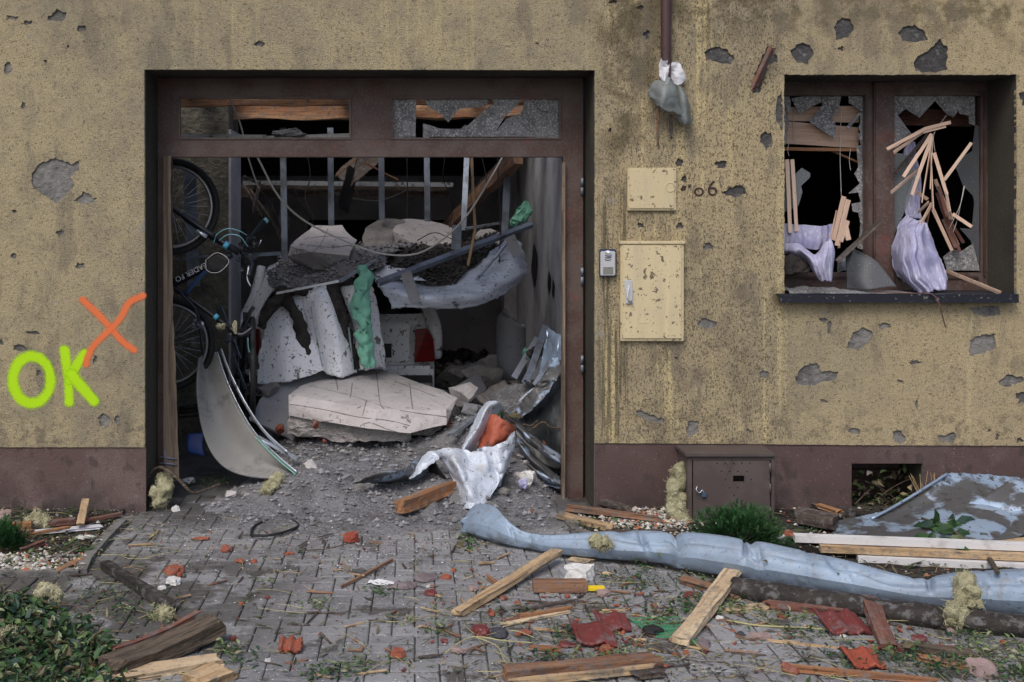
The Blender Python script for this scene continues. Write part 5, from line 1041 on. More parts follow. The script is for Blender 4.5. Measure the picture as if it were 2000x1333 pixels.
MB().grid([[P(838, 885, .30), P(850, 905, .26), P(872, 935, .22)], [P(810, 900, .6), P(820, 930, .5), P(850, 965, .42)]], 10, 12, .01, 6, 6).build('dark_inside', 'shade_char_black', t, solid=.003)  # black sheet paints the shade inside the fold
plank('broken_plank', 'orange-brown beam end poking out from under the crumpled sheet', 'plank', G(785, 990, .075), P(888, 950, .22), .085, .075, 'orange_wood', roll=8)
plank('broken_lath', 'thin reddish lath under the low flap of the crumpled sheet', 'lath', G(790, 962, .03), G(860, 960, .03), .03, .02, 'red_wood')
# ---- the long torn duct
t = thing('metal_duct', 'long flattened blue-grey sheet metal duct lying across the paving to the right edge', 'duct', G(1450, 1150))
FAC = [0, 6, 11, 15, 20, 25, 30, 35]
def duct_ring(px, pt, pb, flat, n=40, tilt=0.0, dent=0.0, z0=0.01):
    b = G(px, pb, z0); s = F / (CAMD + b.y); r = (pb - pt) / s / 2 * 1.0; c = b + V((0, r * flat * .5 + .02, r)); out = []
    for k in range(n):
        a = 2 * math.pi * k / n; j = max(i for i in range(len(FAC)) if FAC[i] <= k); k0 = FAC[j]; k1 = FAC[j + 1] if j + 1 < len(FAC) else n + FAC[0]
        a0 = 2 * math.pi * k0 / n; a1 = 2 * math.pi * k1 / n; f = (k - k0) / (k1 - k0)
        y = (math.cos(a) * .35 + (math.cos(a0) * (1 - f) + math.cos(a1) * f) * .65) * r * flat; z = (math.sin(a) * .35 + (math.sin(a0) * (1 - f) + math.sin(a1) * f) * .65) * r
        if dent and z > 0 and y < 0: z -= dent * r * math.exp(-((a - 2.2) / .5) ** 2); 
        out.append(c + V((math.sin(a) * r * tilt, y, z)))
    return out
st = [(902, 1018, 1046, .8, .2), (918, 992, 1048, 1.0, .5), (950, 994, 1056, 1.0, .5), (985, 1018, 1068, .9, .2), (1015, 1038, 1074, .7, 0), (1040, 1046, 1078, .8, 0), (1080, 1050, 1086, 1.0, 0), (1140, 1047, 1094, 1.1, 0), (1200, 1045, 1100, 1.2, 0), (1260, 1045, 1105, 1.2, 0), (1305, 1048, 1110, 1.15, 0), (1325, 1056, 1118, 1.0, 0), (1345, 1050, 1122, 1.15, 0),
      (1400, 1054, 1132, 1.2, 0), (1455, 1062, 1142, 1.15, 0), (1478, 1072, 1148, 1.0, 0), (1500, 1068, 1150, 1.15, 0), (1560, 1080, 1158, 1.2, 0), (1620, 1092, 1168, 1.2, 0), (1680, 1106, 1176, 1.1, 0), (1740, 1122, 1184, 1.0, 0), (1800, 1136, 1192, .9, 0), (1840, 1134, 1196, 1.0, 0), (1900, 1128, 1204, 1.1, 0), (1960, 1126, 1212, 1.1, 0), (2060, 1122, 1222, 1.1, 0), (2200, 1122, 1240, 1.1, 0)]
rings = [duct_ring(*q[:4], tilt=q[4], dent=.35 if i in (9, 11, 15, 20) else .05) for i, q in enumerate(st)]
n = 40; rows = [[rg[k] for rg in rings] for k in range(n)]; seg = 330; cols = [crom(r, seg) for r in rows]
mb = MB(); vs = []; rn = random.Random(15)
CR = [(rn.uniform(.12, .98), rn.uniform(-.012, .012), rn.uniform(.004, .012), rn.uniform(.006, .018), rn.uniform(.6, 2.6)) for _ in range(16)] + [(.345, .004, .006, .05, 2.3), (.545, -.01, .007, .045, 1.9), (.70, .008, .012, .03, 2.0), (.83, -.006, .01, .05, 1.8)]
for i in range(seg + 1):
    for k in range(n):
        p = cols[k][i]; u = i / seg; ang = 2 * math.pi * k / n; cen = cols[0][i].lerp(cols[n // 2][i], .5); inw = (cen - p)
        inw = inw.normalized() if inw.length > 1e-6 else V((0, 0, 0)); q = V((0, -1, .6)) * (nz(p, 1.5, 6) * .018)
        for (c, sl, wd, dp, a0) in CR:
            da = abs((ang - a0 + math.pi) % (2 * math.pi) - math.pi)
            q += inw * dp * max(0, 1 - abs(u - c - sl * (ang - a0)) / wd) * max(0, 1 - da / 1.2)
        q += inw * .012 * max(0, 1 - abs(ang - 2.25 - .5 * nz((p.x, 0, 0), 1.3, 4)) / .22)
        if i < 4: q += V((nz(p, 20, 1), nz(p, 20, 2), 0)) * .03
        vs.append(p + q)
mb.add(vs, [(i * n + k, i * n + (k + 1) % n, (i + 1) * n + (k + 1) % n, (i + 1) * n + k) for i in range(seg) for k in range(n)], True)
dk = bpy.data.objects[mb.build('duct_skin', 'duct_metal', t, solid=.003)].data
for e in dk.edges:
    a, b = e.vertices
    if a % n == b % n and a % n in FAC: e.use_edge_sharp = True
for lb, l in (('crease', [(1322, 1052), (1316, 1075), (1322, 1095)]), ('crease', [(1470, 1072), (1482, 1090), (1474, 1105)]), ('crease', [(1655, 1108), (1700, 1112), (1690, 1135)]), ('crease', [(975, 1010), (1000, 1040), (1030, 1050)])):
    pass
bar = MB().tube([G(1430, 1150, .03), G(1560, 1170, .03), G(1700, 1188, .03), G(1850, 1210, .03), G(2080, 1232, .03)], .05, 10, 40, nzs=.012, nzf=6, flat=1.3).build('tarred_beam', 'mud_wood', label='long dark muddy beam lying along the near side of the duct', cat='beam')
# ---- slumped metal sheets at the right, below the cellar window
t = thing('roof_sheet', 'large blue-grey roof sheet covered in soil, slumped against the plinth at the right edge', 'sheet metal', G(1850, 1070))
MB().grid([[P(1642, 1017, -.35), P(1700, 1010, -.30), P(1760, 985, -.22), P(1810, 955, -.15), P(1850, 928, -.10), P(1925, 930, -.09), P(1990, 934, -.09), P(2060, 960, -.12)],
           [P(1634, 1035, -.50), P(1700, 1030, -.48), P(1765, 1020, -.44), P(1820, 995, -.36), P(1870, 975, -.30), P(1935, 970, -.28), P(2000, 975, -.28), P(2070, 995, -.3)],
           [G(1630, 1052, .03), G(1700, 1060, .06), G(1770, 1066, .05), G(1830, 1068, .05), G(1890, 1072, .04), G(1940, 1078, .03), G(1990, 1050, .03), G(2060, 1030, .04)]], 90, 40, .05, 2.6, 7, edge=.01, hard=True).build('sheet', 'dirty_sheet', t, solid=.004)
MB().tube([P(1702, 1014, -.36), P(1760, 982, -.26), P(1812, 950, -.18), P(1850, 926, -.12)], .009, 8, 24).build('folded_rim', 'metal_sheet', t)
MB().grid([[P(1880, 990, -.38), P(1935, 960, -.31), P(1990, 936, -.26), P(2060, 930, -.24)], [P(1890, 1040, -.55), P(1950, 1020, -.52), P(2005, 1000, -.5), P(2070, 975, -.45)], [G(1900, 1074, .07), G(1950, 1072, .06), G(2000, 1045, .06), G(2060, 1030, .06)]], 40, 30, .05, 2.6, 9, edge=.008, hard=True).build('overlapping_sheet', 'dirty_sheet', t, solid=.004)

def S(px, py, lift=.0, back=None):
    dg = bpy.context.evaluated_depsgraph_get(); dg.update(); c = V((0, -CAMD, EYE)); d = (P(px, py, 0) - c).normalized()
    ok, loc, nrm, idx, ob, mx = sc.ray_cast(dg, c, d)
    return (loc - d * lift) if ok else G(px, py, lift)
# ================================================================== window contents
def W1(x, y, Y=.29): return P(1500 + x / 3.175, 170 + y / 3.175, Y)
def W2(x, y, Y=.26): return P(1720 + x / 3.1, 170 + y / 3.1, Y)
t = thing('wooden_blind', 'wooden slatted blind bunched up behind the broken left pane', 'blind', W1(330, 400, .5))
rn = random.Random(12)
def slat(a, b, t, w_=.026, th=.004, m='blind_wood', roll=0, n=6): return plank('slat', None, None, a, b, w_, th, m, parent=t, roll=roll, jag=.001, n=n)
for k in range(9): slat(W1(60, 136 + k * 10 - k * 2, .43), W1(565, 126 + k * 11, .43), t, .020, roll=62)
for k in range(13): slat(W1(60, 220 + k * 10, .41 + rn.uniform(0, .012)), W1(560, 260 + k * 9.2, .41), t, .020, roll=58)
slat(W1(80, 385, .42), W1(548, 392, .42), t, .03, .022, 'orange_wood'); slat(W1(400, 400, .45), W1(560, 470, .45), t, .03, .012, 'orange_wood')
mb = MB()
for x, y0, y1 in ((165, 130, 345), (455, 130, 690), (130, 350, 430), (512, 385, 520)): mb.tube([W1(x, y0, .40), W1(x - 8, (y0 + y1) / 2, .40), W1(x, y1, .40)], .0022, 5, 12)
mb.build('cord', 'cable_white', t)
slat(W1(118, 450, .33), W1(138, 905, .31), t, .024, .003, roll=0); slat(W1(150, 450, .33), W1(178, 897, .31), t, .024, .003, roll=0)
t = thing('blind_debris', 'small bundle of broken blind slats standing in the left light beside the dark stick', 'slats', W1(430, 980, .3))
for a, b in (((470, 680), (402, 950)), ((498, 700), (425, 985)), ((430, 770), (395, 940)), ((478, 860), (500, 950)), ((455, 740), (440, 1000)), ((495, 830), (450, 960))): slat(W1(*a, .29 + rn.uniform(-.01, .04)), W1(*b, .28), t, .03, .006, roll=90)
t = thing('wooden_blind', 'burst wooden blind with slats fanning out of the broken right pane', 'blind', W2(310, 300, .3))
for a, b, Y0, Y1, m in [((425, 215), (265, 255), .2, .26, 0), ((265, 255), (38, 378), .26, .16, 0), ((395, 238), (250, 275), .22, .27, 0), ((250, 275), (78, 398), .27, .18, 0), ((308, 285), (138, 545), .26, .16, 0), ((312, 300), (188, 655), .25, .14, 0), ((312, 310), (250, 702), .25, .16, 0), ((300, 390), (318, 745), .25, .19, 0), ((315, 320), (300, 620), .27, .22, 0),
        ((325, 400), (400, 650), .25, .18, 0), ((400, 650), (418, 755), .18, .17, 0), ((550, 338), (385, 565), .24, .30, 0), ((62, 640), (235, 500), .16, .3, 0), ((215, 635), (285, 682), .25, .25, 1), ((228, 760), (292, 700), .2, .25, 1), ((310, 705), (162, 985), .26, .15, 0), ((318, 742), (432, 992), .25, .2, 0), ((435, 770), (552, 848), .24, .2, 0),
        ((340, 640), (478, 1000), .34, .30, 2), ((372, 740), (502, 945), .34, .3, 2), ((350, 600), (405, 785), .31, .28, 2), ((330, 560), (425, 800), .32, .28, 1), ((300, 720), (280, 830), .33, .33, 2), ((380, 800), (455, 975), .34, .3, 2), ((290, 280), (90, 520), .33, .33, 3), ((420, 760), (435, 805), .2, .18, 1), ((360, 700), (430, 900), .36, .33, 2), ((400, 820), (470, 960), .37, .34, 1)]:
    slat(W2(*a, Y0), W2(*b, Y1), t, .021, .006, ['blind_wood', 'slat_wood', 'red_wood', 'dark_wood'][m], roll=rn.uniform(60, 110), n=8)
for k in range(8): slat(W2(120, 140 + k * 12, .5), W2(560, 150 + k * 12, .5), t, .026, .004, 'red_wood', roll=30)
mb = MB(); mb.tube([W2(505, 600, .28), W2(470, 780, .26), W2(440, 880, .24)], .0018, 5, 10); mb.tube([W2(510, 600, .28), W2(480, 720, .25), W2(415, 860, .24)], .0018, 5, 10); mb.tube([W2(400, 170, .27), W2(350, 240, .25), W2(320, 300, .25), W2(330, 400, .26)], .002, 5, 14); mb.build('cord', 'cable_white', t)
plank('blind_slat', 'single long blind slat sloping down over the right end of the sill', 'slat', W2(395, 1112, .22), W2(728, 1250, -.06), .026, .006, 'slat_wood', roll=70, jag=.003)
# curtains
MB().grid([[W1(95, 845, .36), W1(200, 855, .33), W1(330, 862, .33), W1(408, 848, .36)], [W1(95, 930, .34), W1(200, 945, .30), W1(320, 955, .30), W1(400, 930, .33)], [W1(95, 975, .34), W1(200, 990, .3), W1(300, 1010, .3), W1(380, 980, .33)]], 60, 20, .006, 6, 4, folds=(2.5, .010)).build('curtain', 'curtain', label='lilac net curtain panel stretched across the left light behind the fallen roll', cat='curtain', solid=.002)
MB().grid([[W1(92, 975, .30), W1(140, 968, .29), W1(200, 975, .27), W1(290, 1040, .22), W1(360, 960, .22), W1(385, 935, .26)], [W1(92, 1010, .28), W1(140, 1010, .25), W1(210, 1020, .18), W1(290, 1080, .14), W1(350, 1040, .13), W1(405, 980, .2)], [W1(95, 1035, .29), W1(140, 1040, .28), W1(230, 1060, .2), W1(290, 1130, .14), W1(345, 1120, .11), W1(416, 1060, .18)], [W1(110, 1040, .31), W1(160, 1050, .3), W1(250, 1100, .24), W1(318, 1198, .16), W1(360, 1200, .12), W1(398, 1212, .16)]], 90, 40, .008, 8, 5, folds=(3, .014)).build('curtain', 'curtain', label='bunched lilac curtain drooping over the bottom rail of the left light', cat='curtain', solid=.002)
MB().grid([[W2(150, 765, .30), W2(190, 790, .26), W2(240, 805, .22), W2(270, 830, .26)], [W2(92, 890, .30), W2(140, 900, .18), W2(215, 880, .12), W2(300, 890, .2)], [W2(74, 1000, .27), W2(140, 1010, .10), W2(230, 1000, .06), W2(350, 1010, .2)], [W2(90, 1120, .26), W2(160, 1140, .06), W2(250, 1130, .02), W2(395, 1100, .16)], [W2(180, 1210, .2), W2(235, 1245, .04), W2(320, 1235, .0), W2(412, 1215, .12)]], 110, 70, .016, 9, 6, edge=.012, folds=(3.2, .022)).build('curtain', 'curtain', label='lilac net curtain hanging out over the sill through the right pane', cat='curtain', solid=.002)
MB().grid([[W2(180, 330, .38), W2(210, 330, .36)], [W2(140, 400, .38), W2(220, 420, .34)], [W2(200, 520, .38), W2(240, 530, .35)], [W2(150, 700, .38), W2(240, 700, .35)], [W2(160, 790, .36), W2(250, 800, .3)]], 24, 40, .008, 8, 7, folds=(3, .012)).build('curtain', 'curtain', label='twisted strip of lilac curtain hanging up high in the right light', cat='curtain', solid=.002)
MB().grid([[W1(485, 1000, .24), W1(520, 998, .16), W1(545, 1005, .1)], [W1(485, 1100, .22), W1(560, 1100, .10), W1(640, 1060, .06)], [W1(483, 1200, .2), W1(580, 1200, .04), W1(720, 1140, .04)], [W1(483, 1245, .18), W1(620, 1255, .0), W1(800, 1240, .0)]], 24, 24, .014, 5, 8).build('plastic_sheet', 'film', label='dusty grey plastic sheet leaning against the mullion on the sill', cat='sheeting', solid=.002)
plank('dark_stick', 'dark grooved stick leaning in the window in front of the mullion foot', 'stick', W1(425, 1085, .2), W1(710, 822, .12), .04, .03, 'dark_wood', jag=.008)
MB().hull([W1(90, 1050, .24), W1(100, 1150, .2), W1(150, 1160, .17), W1(250, 1155, .2), W1(255, 1110, .22), W1(180, 1040, .24), W1(130, 1035, .22), W1(100, 1100, .3), W1(220, 1140, .3)], 4, .03, 18, 6).build('rubble_lump', 'dark_soil', label='lump of dark rubble in the lower left corner of the window', cat='rubble')
MB().hull([W1(425, 1060, .3), W1(430, 1150, .28), W1(485, 1140, .26), W1(480, 1050, .28), W1(450, 1100, .22)], 3, .015, 18, 7).build('rubble_lump', 'board_grey', label='small grey rubble lump behind the plastic sheet in the window', cat='rubble')
def zsill(x, y): return s0.z + .002 + max(0, .018 + nz((x, y, 0), 9) * .02 + nz((x, y, 1), 35) * .008) * (1 - ss(wx(1600), wx(1760), x)) * ss(-.085, -.06, y)
hf('sill_dust', wx(1534), wx(1790), -.08, .26, .006, zsill, 'ash_soil', 'grey grit lying along the dark window sill', 'grit', 'stuff')
mb = MB()
for a, b in (((500, 1238), (1085, 1262)), ((560, 1228), (870, 1236)), ((700, 1243), (1060, 1275))): mb.tube([W1(a[0], a[1], -.06) if 0 else P(1480 + a[0] / 2.5635, 100 + (a[1] - 20) / 2.5635, -.05), P(1480 + b[0] / 2.5635, 100 + (b[1] - 20) / 2.5635, -.08)], .004, 5)
mb.tube([P(1800, 572, -.05), P(1822, 576, -.10), P(1835, 595, -.11), P(1840, 615, -.09), P(1847, 640, -.07)], .004, 5, 14); mb.build('dry_stalk', 'red_wood', label='reddish dry stalks lying on the sill, one hanging over its edge', cat='stalk')

# ================================================================== debris outside
def leafage(name, label, cat, c0, n, fn, L, m, seed, kind=None, parent=None, partname=None):
    rn = random.Random(seed); mb = MB()
    for k in range(n):
        p, up = fn(rn); d = V((rn.gauss(0, 1), rn.gauss(0, 1), rn.gauss(.1, .55))).normalized(); l = L * rn.uniform(.5, 1.25)
        mb.leaf(p, d, (up + V((rn.gauss(0, .6), rn.gauss(0, .6), rn.gauss(0, .3)))).normalized(), l, l * rn.uniform(.35, .6))
    return mb.build(partname or name, m, parent, label, cat, kind=kind)
UP = V((0, 0, 1))
def Gz(x, y, z): g = G(x, y); return V((g.x, g.y, z))
# leafy heap at the bottom left
def leafpile(rn):
    while 1:
        px = rn.uniform(-260, 260); py = rn.uniform(1165, 1420)
        lim = 1185 + max(0, px - 60) * .55 if px > -50 else 1175
        if py > lim - 10 * rn.random(): break
    g = G(px, py); h = .11 * max(0, 1 - max(0, px - 20) / 200) * min(1, (py - 1165) / 60) + .02
    return V((g.x, g.y, rn.random() ** .6 * h + .004)), UP
leafage('leaf_heap', 'heap of torn green ivy-like foliage in the bottom left corner of the paving', 'foliage', None, 3000, leafpile, .055, 'leaf_green', 3, 'stuff')
def lp2(rn):
    p, u = leafpile(rn); return V((p.x, p.y, p.z + .01)), u
leafage('leaf_heap', 'pale yellowish curled leaves mixed over the green foliage heap', 'foliage', None, 700, lp2, .045, 'leaf_pale', 4, 'stuff')
mb = MB(); rn = random.Random(5)
for k in range(60):
    p, _ = leafpile(rn); a = rn.uniform(0, 6.3); l = rn.uniform(.06, .22); mb.tube([p, p + V((math.cos(a) * l / 2, math.sin(a) * l / 2, .02)), p + V((math.cos(a) * l, math.sin(a) * l, rn.uniform(-.02, .05)))], .0025, 4, 6)
mb.build('twigs', 'twig', label='thin twigs poking through the foliage heap at the bottom left', cat='twigs', kind='stuff')
# leafy bits scattered elsewhere: patches
PATCH = [(465, 1290, 45, 26, 90, 'g'), (440, 1275, 30, 12, 60, 'p'), (250, 1195, 80, 30, 110, 'g'), (310, 1205, 40, 22, 70, 'p'), (200, 1160, 50, 12, 60, 'g'), (745, 1157, 28, 12, 60, 'g'), (915, 1062, 25, 10, 45, 'g'), (905, 1052, 14, 8, 25, 'p'), (620, 1185, 40, 12, 60, 'p'), (640, 1320, 70, 18, 120, 'g'), (705, 1300, 50, 18, 90, 'p'),
         (1235, 1140, 90, 22, 190, 'g'), (1260, 1115, 30, 12, 40, 'g'), (1330, 1195, 90, 22, 180, 'g'), (1290, 1215, 60, 20, 110, 'p'), (1110, 1245, 40, 14, 70, 'g'), (1380, 1180, 60, 18, 120, 'g'), (1440, 1195, 70, 12, 110, 'p'), (1360, 1135, 50, 16, 90, 'p'), (1200, 1290, 120, 14, 150, 'p'), (1060, 1290, 50, 12, 70, 'g'), (1530, 1210, 70, 14, 90, 'p'), (1580, 1240, 70, 18, 110, 'g'),
         (1680, 1290, 90, 24, 200, 'g'), (1760, 1285, 60, 18, 110, 'g'), (1840, 1310, 110, 20, 240, 'g'), (1930, 1280, 90, 28, 220, 'p'), (1990, 1320, 60, 20, 160, 'g'), (1900, 1245, 60, 18, 100, 'g'), (1150, 1038, 40, 12, 80, 'g'), (1240, 1035, 50, 12, 90, 'p'), (1560, 1040, 50, 18, 90, 'g'), (1740, 985, 60, 14, 140, 'g'), (1800, 965, 40, 10, 70, 'g'),
         (90, 1045, 90, 22, 200, 'g'), (40, 1015, 50, 12, 110, 'g'), (120, 1085, 90, 18, 160, 'g'), (60, 1100, 80, 16, 100, 'p'), (420, 940, 50, 14, 120, 'g'), (390, 950, 40, 10, 60, 'g'), (585, 1082, 14, 6, 14, 'g'), (520, 1140, 22, 8, 20, 'p'), (780, 1215, 30, 8, 26, 'p'), (300, 1080, 12, 8, 10, 'g'), (1000, 1200, 60, 10, 50, 'g'), (850, 1235, 40, 12, 40, 'p'), (990, 820, 16, 12, 0, 'g')]
for col_, m, lb in (('g', 'leaf_green', 'small torn green leaves scattered in tufts over the paving'), ('p', 'leaf_pale', 'pale yellow-green leaf scraps scattered over the paving')):
    mb = MB(); rn = random.Random(9)
    for cx, cy, rx, ry, n, c in PATCH:
        if c != col_: continue
        for k in range(n):
            g = G(cx + rn.gauss(0, .5) * rx, cy + rn.gauss(0, .5) * ry); l = rn.uniform(.010, .036)
            mb.leaf(V((g.x, g.y, rn.uniform(.004, .035))), V((rn.gauss(0, 1), rn.gauss(0, 1), rn.gauss(.05, .4))).normalized(), (UP + V((rn.gauss(0, .5), rn.gauss(0, .5), 0))).normalized(), l, l * rn.uniform(.2, .55))
    mb.build('leaf_scraps', m, label=lb, cat='leaves', kind='stuff')
def hero_leaves(label, pts, L=.055, m='leaf_green', name='leaf_sprig', stem=None):
    t = thing(name, label, 'sprig', pts[0]); mb = MB(); rn = random.Random(len(pts) * 7 + int(pts[0][0] * 100))
    for p in pts: mb.leaf(V(p), V((rn.gauss(0, 1), rn.gauss(-.3, .7), rn.gauss(-.3, .5))).normalized(), V((rn.gauss(0, .3), -.8, .7)).normalized(), L * rn.uniform(.8, 1.2), L * .5)
    mb.build('leaves', m, t)
    if stem: MB().tube(stem, [.006, .003], 6, 16).build('stem', 'twig', t)
hero_leaves('broad dark green leaf pair on the paving at the left end of the duct', [G(918, 1062, .03), G(925, 1068, .02), G(908, 1058, .03)], .07)
hero_leaves('two grey-green leaves on the planks between garage and gas box', [P(1215, 1022, -.30), P(1228, 1026, -.32), P(1205, 1012, -.25)], .07, stem=[P(1190, 1010, -.2), P(1225, 1022, -.3)])
hero_leaves('large green leaf sprig hanging on the tip of the crumpled sheet', [P(985, 806, .5), P(978, 800, .5), P(992, 812, .5)], .09, stem=[P(970, 800, .55), P(1005, 825, .55), P(1020, 830, .6)])
hero_leaves('three small single leaves stuck on the duct between gas box and right edge', [S(1283, 1082, .012), S(1640, 1120, .012), S(1500, 1098, .012)], .03)
rn = random.Random(31)
hero_leaves('leafy green twig lying across the large roof sheet', [S(1834 + rn.uniform(-30, 32), 1045 + rn.uniform(-32, 36), rn.uniform(.03, .10)) for _ in range(34)], .11, stem=[S(1800, 1012, .03), S(1850, 1030, .03), S(1900, 1065, .05), S(1935, 1098, .04), S(1945, 1115, .04)])
MB().tube([S(1770, 1073, .02), S(1850, 1070, .03), S(1910, 1062, .03), S(1930, 1088, .05), S(1948, 1118, .05)], [.012, .016, .014, .014, .012], 8, 30, nzs=.006, nzf=20).build('branch', 'bark', label='bent brown branch under the leafy twig, crossing the white boards', cat='branch')
hero_leaves('variegated leaf sprig on the paving right of the reddish board', [Gz(1735 + k * 16 + rn.uniform(-5, 5), 1272 + rn.uniform(-8, 14), .04) for k in range(5)], .06, 'leaf_pale')
# conifer shrubs
def conifer(label, c, rx, ry, rz, n, seed):
    t = thing('dwarf_conifer', label, 'shrub', c); rn = random.Random(seed); mb = MB(); st = MB()
    for k in range(n):
        a = rn.uniform(0, 2 * math.pi); e = math.asin(rn.random()); q = rn.uniform(.55, 1.0) * (1 + .18 * math.sin(a * 3 + seed) * math.cos(e * 4))
        p = V(c) + V((math.cos(a) * math.cos(e) * rx * q, math.sin(a) * math.cos(e) * ry * q, math.sin(e) * rz * q + .01)); o = (p - V(c)).normalized() + V((rn.gauss(0, .35), rn.gauss(0, .35), rn.gauss(.2, .3)))
        o.normalize(); l = rn.uniform(.02, .045); d, s_, u = basis(o)
        for j in range(7):
            f = j / 7; b = p + o * l * f
            for sd in (-1, 1):
                dd = (o * .6 + s_ * sd * .8 + u * rn.uniform(-.4, .4)).normalized(); w_ = u.cross(dd).normalized() * .0016; mb.add([b - w_, b + w_, b + dd * .012], [(0, 1, 2)])
        mb.add([p - s_ * .002, p + s_ * .002, p + o * l], [(0, 1, 2)])
    for k in range(9):
        a = k * .7; st.tube([V(c) + V((0, 0, -.01)), V(c) + V((math.cos(a) * rx * .3, math.sin(a) * ry * .3, rz * .3)), V(c) + V((math.cos(a) * rx * .7, math.sin(a) * ry * .7, rz * (.4 + .3 * math.sin(k))))], [.007, .002], 5, 6)
    mb.build('foliage', 'conifer', t); st.build('stem', 'twig', t)
conifer('low dark green dwarf conifer in front of the gas box', Gz(1440, 1070, .0), .27, .16, .21, 2600, 3)
conifer('clipped green conifer tuft at the very left edge below the plinth', Gz(5, 1080, .0), .14, .10, .15, 1300, 4)
# mineral wool
def wool(label, pts, rad, seed, fibres=260, loc=None):
    t = thing('mineral_wool', label, 'insulation', pts[-1]); mb = MB(); mb.tube(pts, rad, 34, 60, nzs=.05, nzf=13, seed=seed, flat=.75); [mb.tube([V(q) + V((rn_.uniform(-.03, .03), rn_.uniform(-.02, .01), rn_.uniform(-.02, .02))) for q in pts], [r_ * rn_.uniform(.3, .7) for r_ in rad], 16, 40, nzs=.04, nzf=20, seed=seed + 9 + i_) for rn_ in [random.Random(seed)] for i_ in range(3)]; o = mb.build('wool', 'wool', t)
    rn = random.Random(seed); vs = [v.co + OFF[t] for v in bpy.data.objects[o].data.vertices]; fb = MB()
    for k in range(int(fibres * 2.2)):
        p = rn.choice(vs); d = V((rn.gauss(0, 1), rn.gauss(-.3, .8), rn.gauss(-.2, 1))).normalized(); l = rn.uniform(.012, .034); fb.tube([p, p + d * l * .5 + V((rn.uniform(-.01, .01), 0, rn.uniform(-.01, .01))), p + d * l], [.0019, .0006], 3, 4, caps=False)
    fb.build('fibres', 'wool_fibre', t)
wool('tall ragged strip of yellow mineral wool leaning beside the gas box', [P(1318, 922, -.12), P(1330, 925, -.16), P(1318, 960, -.18), P(1326, 985, -.2), P(1318, 1005, -.24), P(1345, 1028, -.32)], [.03, .055, .05, .055, .05, .05], 3, 700)
wool('tuft of pale mineral wool at the foot of the broken door post', [P(318, 932, .12), P(322, 950, .08), P(312, 968, .04), P(320, 985, .0)], [.04, .055, .06, .03], 5, 400)
wool('flat scrap of mineral wool below the end of the curved panel', [P(545, 930, .3), P(532, 948, .2), P(515, 964, .12)], [.035, .045, .03], 6, 260)
wool('strip of yellow mineral wool draped over the duct near the right edge', [S(1872, 1136, .0), S(1886, 1142, .015), S(1882, 1165, .02), S(1872, 1190, .02), S(1860, 1212, .03)], [.03, .045, .04, .035, .03], 7, 420)
wool('thin wisp of mineral wool hanging down the right side of the draped strip', [S(1896, 1145, .02), S(1900, 1165, .02), S(1898, 1188, .02)], [.02, .012, .008], 8, 60)
wool('small brownish tuft of mineral wool on the left part of the duct', [S(1158, 1055, .0), S(1178, 1056, .01), S(1180, 1068, .01)], [.02, .025, .012], 9, 260)
wool('pale tuft of mineral wool in the left planting bed', [Gz(55, 1036, .03), Gz(75, 1033, .06), Gz(92, 1038, .03)], [.03, .055, .03], 10, 420)
wool('flattened mineral wool scrap on the foliage at the bottom left', [Gz(75, 1200, .08), Gz(95, 1195, .10), Gz(115, 1200, .07)], [.02, .035, .015], 11, 220)
wool('mineral wool scrap sunk in the foliage at the left edge', [Gz(8, 1300, .12), Gz(22, 1296, .14)], [.03, .02], 12, 160)
wool('matted greyish wool scrap on the paving left of the bark log', [Gz(310, 1208, .02), Gz(330, 1212, .025)], [.03, .02], 13, 160)
# ---- planks, laths and logs on the ground
def gp(label, a, b, w_, th, m, name='broken_plank', cat='plank', z=0.0, z2=None, **k):
    pa = G(*a); pb = G(*b); z2 = z if z2 is None else z2
    return plank(name, label, cat, V((pa.x, pa.y, z + th / 2 + .004)), V((pb.x, pb.y, z2 + th / 2 + .004)), w_, th, m, **k)
gp('long pale board reaching from the paving up to the duct beside the white plaster lump', (893, 1205), (1088, 1100), .055, .028, 'pine_wood', jag=.012, z2=.04)
gp('thick pale split board lying across the green grate, right of the middle', (1328, 1262), (1432, 1144), .078, .03, 'pale_wood', jag=.012, z2=.05)
gp('brown weathered plank with yellow broken edge at the bottom centre', (985, 1327), (1282, 1300), .075, .04, 'old_wood', jag=.012); gp('yellow splintered edge strip along the brown bottom centre plank', (1000, 1345), (1275, 1314), .025, .03, 'pine_wood', jag=.02, name='wood_splinter', cat='splinter')
gp('pale broad board under the bark log at the bottom left', (175, 1340), (428, 1298), .10, .03, 'pale_wood', jag=.02)
gp('short pale board end at the bottom edge, right of the bark log', (375, 1345), (438, 1320), .13, .035, 'pine_wood', jag=.02)
gp('thick piece of orange backed bark curling over the boards at the bottom left', (215, 1325), (420, 1252), .13, .07, 'bark', name='bark_log', cat='bark', z=.0, z2=.035, jag=.04, bend=-.015); gp('red-brown inner edge of the bark log at the bottom left', (228, 1300), (385, 1243), .03, .02, 'red_wood', name='wood_splinter', cat='splinter', z=.055, z2=.085, bend=-.015)
gp('long dark muddy pole lying diagonally at the left', (205, 1112), (335, 1195), .055, .04, 'mud_wood', name='muddy_pole', cat='pole', jag=.02)
MB().tube([G(335, 1200, .02), G(352, 1212, .02), G(362, 1226, .015)], [.012, .01, .005], 8, 10, nzs=.005, nzf=20).build('twig', 'bark', label='grey twig end beyond the long muddy pole', cat='twig')
gp('reddish brown board running out from under the beam at the right', (1700, 1200), (1735, 1272), .075, .03, 'red_wood', z=.04, z2=.0, roll=6)
gp('long orange-brown lath along the bottom right edge', (1550, 1312), (1830, 1338), .035, .02, 'orange_wood', name='broken_lath', cat='lath')
gp('thin straw coloured stick lying on the paving at the lower right', (1508, 1256), (1690, 1277), .012, .01, 'pine_wood', name='stick', cat='stick')
